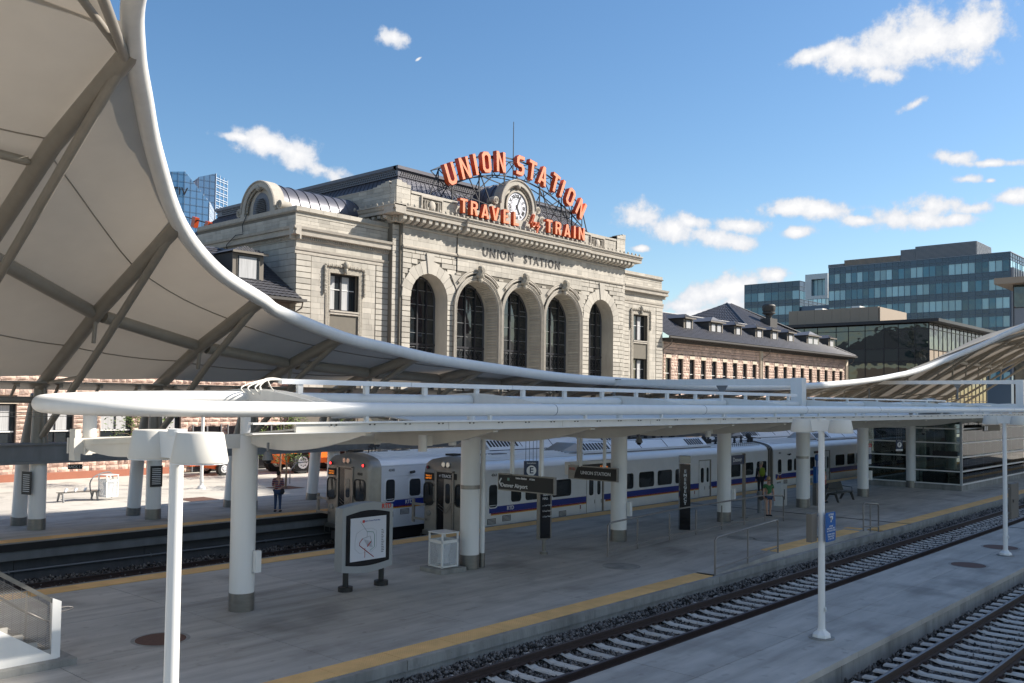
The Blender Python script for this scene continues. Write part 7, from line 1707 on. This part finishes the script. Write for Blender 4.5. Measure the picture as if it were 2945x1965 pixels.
MB().prism([(35.4, 51.3, .6), (41.4, 51.3, .6), (41.6, 51.3, 1.4), (35.9, 51.3, 1.5), (35.3, 51.3, 1.1)], (0, 1.7, 0)).build('chassis', 'orange_paint', t)
MB().prism([(35.0, 50.5, 1.32), (45.5, 50.5, 1.75), (45.5, 50.5, 2.25), (35.0, 50.5, 1.85)], (0, .5, 0)).build('boom', 'orange_paint', t); MB().box(36.6, 38.6, 49.95, 50.45, 1.05, 1.5).build('fender', 'orange_paint', t)
MB().box(37.5, 39.4, 52.2, 53.4, 1.4, 2.7).build('cab', 'orange_paint', t); MB().box(38.2, 38.9, 50.46, 50.49, 1.5, 1.62).build('arrow_decal', 'white', t); MB().prism([(37.0, 50.48, 1.62), (37.3, 50.48, 1.52), (37.0, 50.48, 1.42)], (0, -.01, 0)).build('arrow_decal', 'black', t)
t = thing('boom_lift', (32, 53.5, 0), 'orange boom lift with open basket parked in front of the dark doors', 'machine')
for (x, y) in ((31.6, 52.6), (33.2, 52.8), (31.5, 54.6), (33.1, 54.8)): wheel(t, (x, y, .42), .42, .3, (0, 1, 0))
MB().box(31.2, 33.6, 52.9, 54.4, .4, .75).box(31.2, 32.8, 53.0, 54.2, .75, 1.3).build('chassis', 'orange_paint', t); MB().box(33.0, 33.5, 53, 54, .5, 1.6).build('engine', 'black', t)
MB().bar((33.2, 53.4, .9), (35.4, 53.0, 2.2), .3, .25).bar((33.6, 53.7, .7), (35.2, 53.3, 1.9), .15, .12).build('boom', 'orange_paint', t)
f = MB()
for (a, c_) in (((29.2, 52.4), (31.0, 52.4)), ((31.0, 52.4), (31.0, 53.4)), ((31.0, 53.4), (29.2, 53.4)), ((29.2, 53.4), (29.2, 52.4))):
    for z in (.75, 1.25, 1.8): f.bar((*a, z), (*c_, z), .06, .06)
    f.bar((*a, .7), (*a, 1.8), .06, .06)
f.box(29.2, 31.0, 52.4, 53.4, .68, .78); f.box(29.15, 30.2, 52.3, 52.38, .7, 1.0); f.build('basket', 'orange_paint', t)
# ================================================================ trees
def tree(x, y, h, r, label, n=1100, zb=1.6, trunk=.05):
    t = thing('plaza_tree', (x, y, 0), label, 'tree', 'young street trees on the plaza'); rr = random.Random(int(x * 10)); b = MB()
    b.tube([(x, y, 0), (x + .05, y, h * .4), (x - .04, y + .03, h * .75), (x, y, h * .95)], [trunk * 1.3, trunk, trunk * .7, .01], 7); L = MB(); cl = []
    for k in range(18):
        a = rr.uniform(0, 6.28); z0 = zb + (h - zb) * rr.random() * .7; q = r * rr.uniform(.55, 1); e = Vector((x + math.cos(a) * q, y + math.sin(a) * q, z0 + q * rr.uniform(.1, .6))); b.tube([(x, y, z0 * .9), Vector((x, y, z0 * .95)).lerp(e, .5) + Vector((0, 0, .1)), e], [.022, .014, .004], 5); cl.append(e); cl.append(Vector((x, y, z0)).lerp(e, .6))
    b.build('trunk', 'bark', t, smooth=True)
    for k in range(n):
        c = rr.choice(cl) + Vector((rr.gauss(0, .28), rr.gauss(0, .28), rr.gauss(0, .2))); s_ = rr.uniform(.045, .085); d = Vector((rr.uniform(-1, 1), rr.uniform(-1, 1), rr.uniform(-.6, .6))).normalized(); e = d.orthogonal().normalized()
        L.add([c - d * s_ * 1.6, c + e * s_ * .5, c + d * s_ * 1.6, c - e * s_ * .5], [(0, 1, 2, 3)])
    L.build('crown', 'leaf', t)
    return t
for a in ((29.9, 43.3, 3.2, 1.5, 'thin young tree beside the man in the striped shirt', 700, 1.4), (24.6, 49.5, 5.4, 1.5, 'young tree whose leaves show left of the lamp shade', 900, 2.6), (33.4, 49.0, 5.6, 1.6, 'young tree showing above the rim tube at the first canopy column'), (40.5, 50.2, 5.0, 1.7, 'young tree showing between rim tube and fascia left of the second column'),
          (47.5, 49.5, 4.9, 1.7, 'young tree showing behind the farther train roof'), (57.5, 49.5, 4.7, 1.7, 'young tree glimpsed above the canopy fascia near the emergency post'), (68.5, 49.5, 4.6, 1.6, 'young tree glimpsed left of the glass lobby roof')): tree(*a)
for (x, y, lb) in ((29.9, 43.3, 'square brown tree grate around the thin young tree'), (23.4, 41.2, 'brown tree grate in the shaded part of the plaza')): MB().box(x - .75, x + .75, y - .75, y + .75, .002, .012).build('tree_grate', 'rust_iron', label=lb, cat='grate', group='brown tree grates')
# ================================================================ people
def person(x, y, face, label, H, pose, hair, clothes):
    # skeleton joints in body frame: x right, y forward, z up (unit = height)
    t = thing('person', (x, y, 0), label, 'person'); c, s_ = math.cos(face), math.sin(face)
    def Wd(p): return ((p[0] * c - p[1] * s_) * H, (p[0] * s_ + p[1] * c) * H, p[2] * H)
    def skin(name, m, J, E, rad, sub=1):
        me = bpy.data.meshes.new(name); me.from_pydata([Wd(J[k]) for k in J], [tuple(list(J).index(q) for q in e) for e in E], []); me.materials.append(MATS[m]); o = bpy.data.objects.new(name, me); COL.objects.link(o); o.parent = t
        md = o.modifiers.new('skin', 'SKIN'); 
        for i, k in enumerate(J): me.skin_vertices[0].data[i].radius = (rad[k] * H, rad[k] * H) if not isinstance(rad[k], tuple) else (rad[k][0] * H, rad[k][1] * H)
        me.skin_vertices[0].data[0].use_root = True; md.use_smooth_shade = True
        sb = o.modifiers.new('sub', 'SUBSURF'); sb.levels = sb.render_levels = sub; return o
    J = dict(pel=(0, 0, .52), ab=(0, .0, .60), ch=(0, .005, .73), nk=(0, .0, .83), hd=(0, .015, .885), hd2=(0, .02, .955),
             hl=(-.05, 0, .50), kl=(-.055, .01, .28), al=(-.06, -.01, .05), tl=(-.065, .08, .02), hr=(.05, 0, .50), kr=(.055, .01, .28), ar=(.06, -.01, .05), tr=(.065, .08, .02),
             sl=(-.105, 0, .80), el=(-.13, -.01, .63), wl=(-.13, .04, .48), fl=(-.13, .06, .43), sr=(.105, 0, .80), er=(.13, -.01, .63), wr=(.13, .04, .48), fr=(.13, .06, .43)); J.update(pose)
    rad = dict(pel=(.085, .062), ab=(.072, .052), ch=(.085, .058), nk=.032, hd=(.040, .046), hd2=(.036, .044), hl=.05, kl=.031, al=.021, tl=.018, hr=.05, kr=.031, ar=.021, tr=.018, sl=.032, el=.024, wl=.016, fl=.018, sr=.032, er=.024, wr=.016, fr=.018)
    E = [('pel','ab'),('ab','ch'),('ch','nk'),('nk','hd'),('hd','hd2'),('pel','hl'),('hl','kl'),('kl','al'),('al','tl'),('pel','hr'),('hr','kr'),('kr','ar'),('ar','tr'),('ch','sl'),('sl','el'),('el','wl'),('wl','fl'),('ch','sr'),('sr','er'),('er','wr'),('wr','fr')]
    skin('body', 'skin', J, E, rad, 2)
    f = MB()   # fingers
    for sd in 'lr':
        w, h_ = Vector(J['w' + sd]), Vector(J['f' + sd]); d = (h_ - w).normalized(); q = d.cross(Vector((0, 1, .2))).normalized()
        for k in range(4): a = h_ + q * (.009 * (k - 1.5)); f.tube([Wd(a), Wd(a + d * (.028 - .003 * abs(k - 1.4))), Wd(a + d * .038 + Vector((0, .012, 0)))], [.0055 * H, .005 * H, .004 * H], 5)
        f.tube([Wd(w + d * .015 + Vector((0, .012, 0))), Wd(w + d * .04 + Vector((0, .03, 0)))], [.0065 * H, .005 * H], 5)
    g = MB(); g.v = f.v; g.f = f.f; g.m = f.m; me = g.mesh('fingers', 'skin', smooth=True); o = bpy.data.objects.new('fingers', me); COL.objects.link(o); o.parent = t
    def piece(name, m, keys, grow, ed=None, over=None):
        JJ = {k: J[k] for k in keys}; 
        if over: JJ.update({k: v for k, v in over.items()})
        rr_ = {k: (tuple(a * grow + .004 for a in rad[k]) if isinstance(rad[k], tuple) else rad[k] * grow + .004) for k in keys}; return skin(name, m, JJ, [e for e in E if e[0] in keys and e[1] in keys], rr_, 2)
    for (name, m, keys, grow, over) in clothes: piece(name, m, keys, grow, over=over)
    def place(b, name, m): me = b.mesh(name, m, smooth=True); o = bpy.data.objects.new(name, me); COL.objects.link(o); o.parent = t; return o
    hd = Vector(J['hd2']); b = MB(); b.ball((0, 0, 0), 1, 8); hs = .058
    b.v = [Wd(Vector((v[0] * hs * .88, v[1] * hs * 1.02 - .014, v[2] * hs * 1.0 + .006)) + hd + Vector((0, -.006, 0))) for v in b.v]; place(b, 'hair', hair)
    b = MB(); hf = Vector(J['hd']); 
    for q in (-.017, .017): b.ball(Wd(hf + Vector((q, .047, .035))), .006 * H, 4)
    place(b, 'eyes', 'black'); b = MB(); b.ball(Wd(hf + Vector((0, .055, .015))), .011 * H, 4); place(b, 'nose', 'skin'); b = MB(); b.ball(Wd(hf + Vector((0, .047, -.008))), .011 * H, 4, (1.3, .5, .35)); place(b, 'mouth', 'logo_red')
    b = MB(); [b.ball(Wd(hf + Vector((q, .012, .02))), .013 * H, 4, (.6, 1, 1.3)) for q in (-.048, .048)]; place(b, 'ear', 'skin')
    for sd in 'lr': a, tt = Vector(J['a' + sd]), Vector(J['t' + sd]); b = MB(); b.tube([Wd(a + Vector((0, -.03, -.032))), Wd((a + tt)/2 + Vector((0, 0, -.012))), Wd(tt + Vector((0, .025, -.002)))], [.027 * H, .028 * H, .018 * H], 8); place(b, 'shoe', 'cloth_dark')
    return t, Wd, J, place
fc = math.atan2(-1, -.9) - math.pi/2     # facing roughly the camera
U_ = ('ab', 'ch', 'sl', 'el', 'sr', 'er', 'pel'); LEG = ('pel', 'hl', 'kl', 'al', 'hr', 'kr', 'ar')
# woman in green shirt, denim shorts
t, Wd, J, place = person(38.25, 18.75, fc, 'woman in green T-shirt, denim shorts and sunglasses walking toward the viewer', 1.73, dict(al=(-.05, -.03, .05), tl=(-.055, .06, .02), ar=(.05, .04, .055), tr=(.055, .13, .03)), 'hair_blond',
    [('shirt', 'shirt_green', ('pel', 'ab', 'ch', 'sl', 'el', 'sr', 'er'), 1.12, {'el': (-.125, 0, .70), 'er': (.125, 0, .70), 'pel': (0, 0, .545)}), ('shorts', 'denim', ('pel', 'hl', 'kl', 'hr', 'kr'), 1.08, {'kl': (-.052, .0, .42), 'kr': (.052, .0, .42)})])
b = MB(); b.bar(Wd((-.04, .068, .922)), Wd((.04, .068, .922)), .02, .03); place(b, 'sunglasses', 'black')
# man with green backpack, seen from behind
t, Wd, J, place = person(46.6, 23.3, math.atan2(1, .8) - math.pi/2, 'man in dark clothes and pale cap with a bright green backpack beside the train', 1.82, dict(wr=(.15, .05, .50), hd=(.02, .02, .885), hd2=(.02, .02, .955)), 'cap_tan',
    [('jacket', 'cloth_dark', U_ + ('wl', 'wr'), 1.15, None), ('trousers', 'cloth_dark', LEG, 1.12, None)])
b = MB(); b.ball((0, 0, 0), 1, 8); b.v = [Wd((v[0] * .09, v[1] * .06 - .11, v[2] * .14 + .70)) for v in b.v]; place(b, 'backpack', 'pack_green')
b = MB(); b.ball((0, 0, 0), 1, 6); b.v = [Wd((v[0] * .05 + .02, v[1] * .03 + .06, v[2] * .008 + .945)) for v in b.v]; place(b, 'cap_peak', 'cap_tan')
# man in striped shirt looking at his phone
t, Wd, J, place = person(23.4, 34.45, R(-50), 'man in a red striped polo shirt and jeans looking down at his phone', 1.78, dict(hd=(0, .045, .875), hd2=(0, .05, .94), el=(-.13, .0, .63), wl=(-.06, .15, .63), fl=(-.03, .17, .64), er=(.13, .0, .63), wr=(.06, .15, .63), fr=(.03, .17, .64)), 'hair_dark',
    [('shirt', 'stripes', ('pel', 'ab', 'ch', 'sl', 'el', 'sr', 'er'), 1.15, None), ('jeans', 'denim', LEG, 1.12, None)])
b = MB(); b.bar(Wd((-.01, .18, .665)), Wd((.03, .18, .665)), .01, .12); place(b, 'phone', 'black'); b = MB(); b.ball((0, 0, 0), 1, 7); b.v = [Wd((v[0] * .05 + .12, v[1] * .08 - .03, v[2] * .075 + .50)) for v in b.v]; place(b, 'bag', 'cloth_dark')
b = MB(); b.tube([Wd((-.09, .03, .81)), Wd((.02, .065, .66)), Wd((.12, .0, .53))], .008, 5); place(b, 'strap', 'cloth_dark')
# person hidden behind the third column
person(29.25, 20.55, fc + .6, 'person in a pale shirt mostly hidden behind the third column, elbow showing', 1.72, {}, 'hair_dark', [('shirt', 'shirt_pale', U_, 1.15, None), ('trousers', 'cloth_dark', LEG, 1.12, None)])
# seated person on the bench
t, Wd, J, place = person(45.6, 19.35, math.pi, 'person in dark red at the left end of the bench, mostly behind the lamp post', 1.70, dict(), 'shirt_green', [('jacket', 'rtd_red', U_, 1.15, None), ('trousers', 'cloth_dark', LEG, 1.12, None)])
t.location.z = 0.0
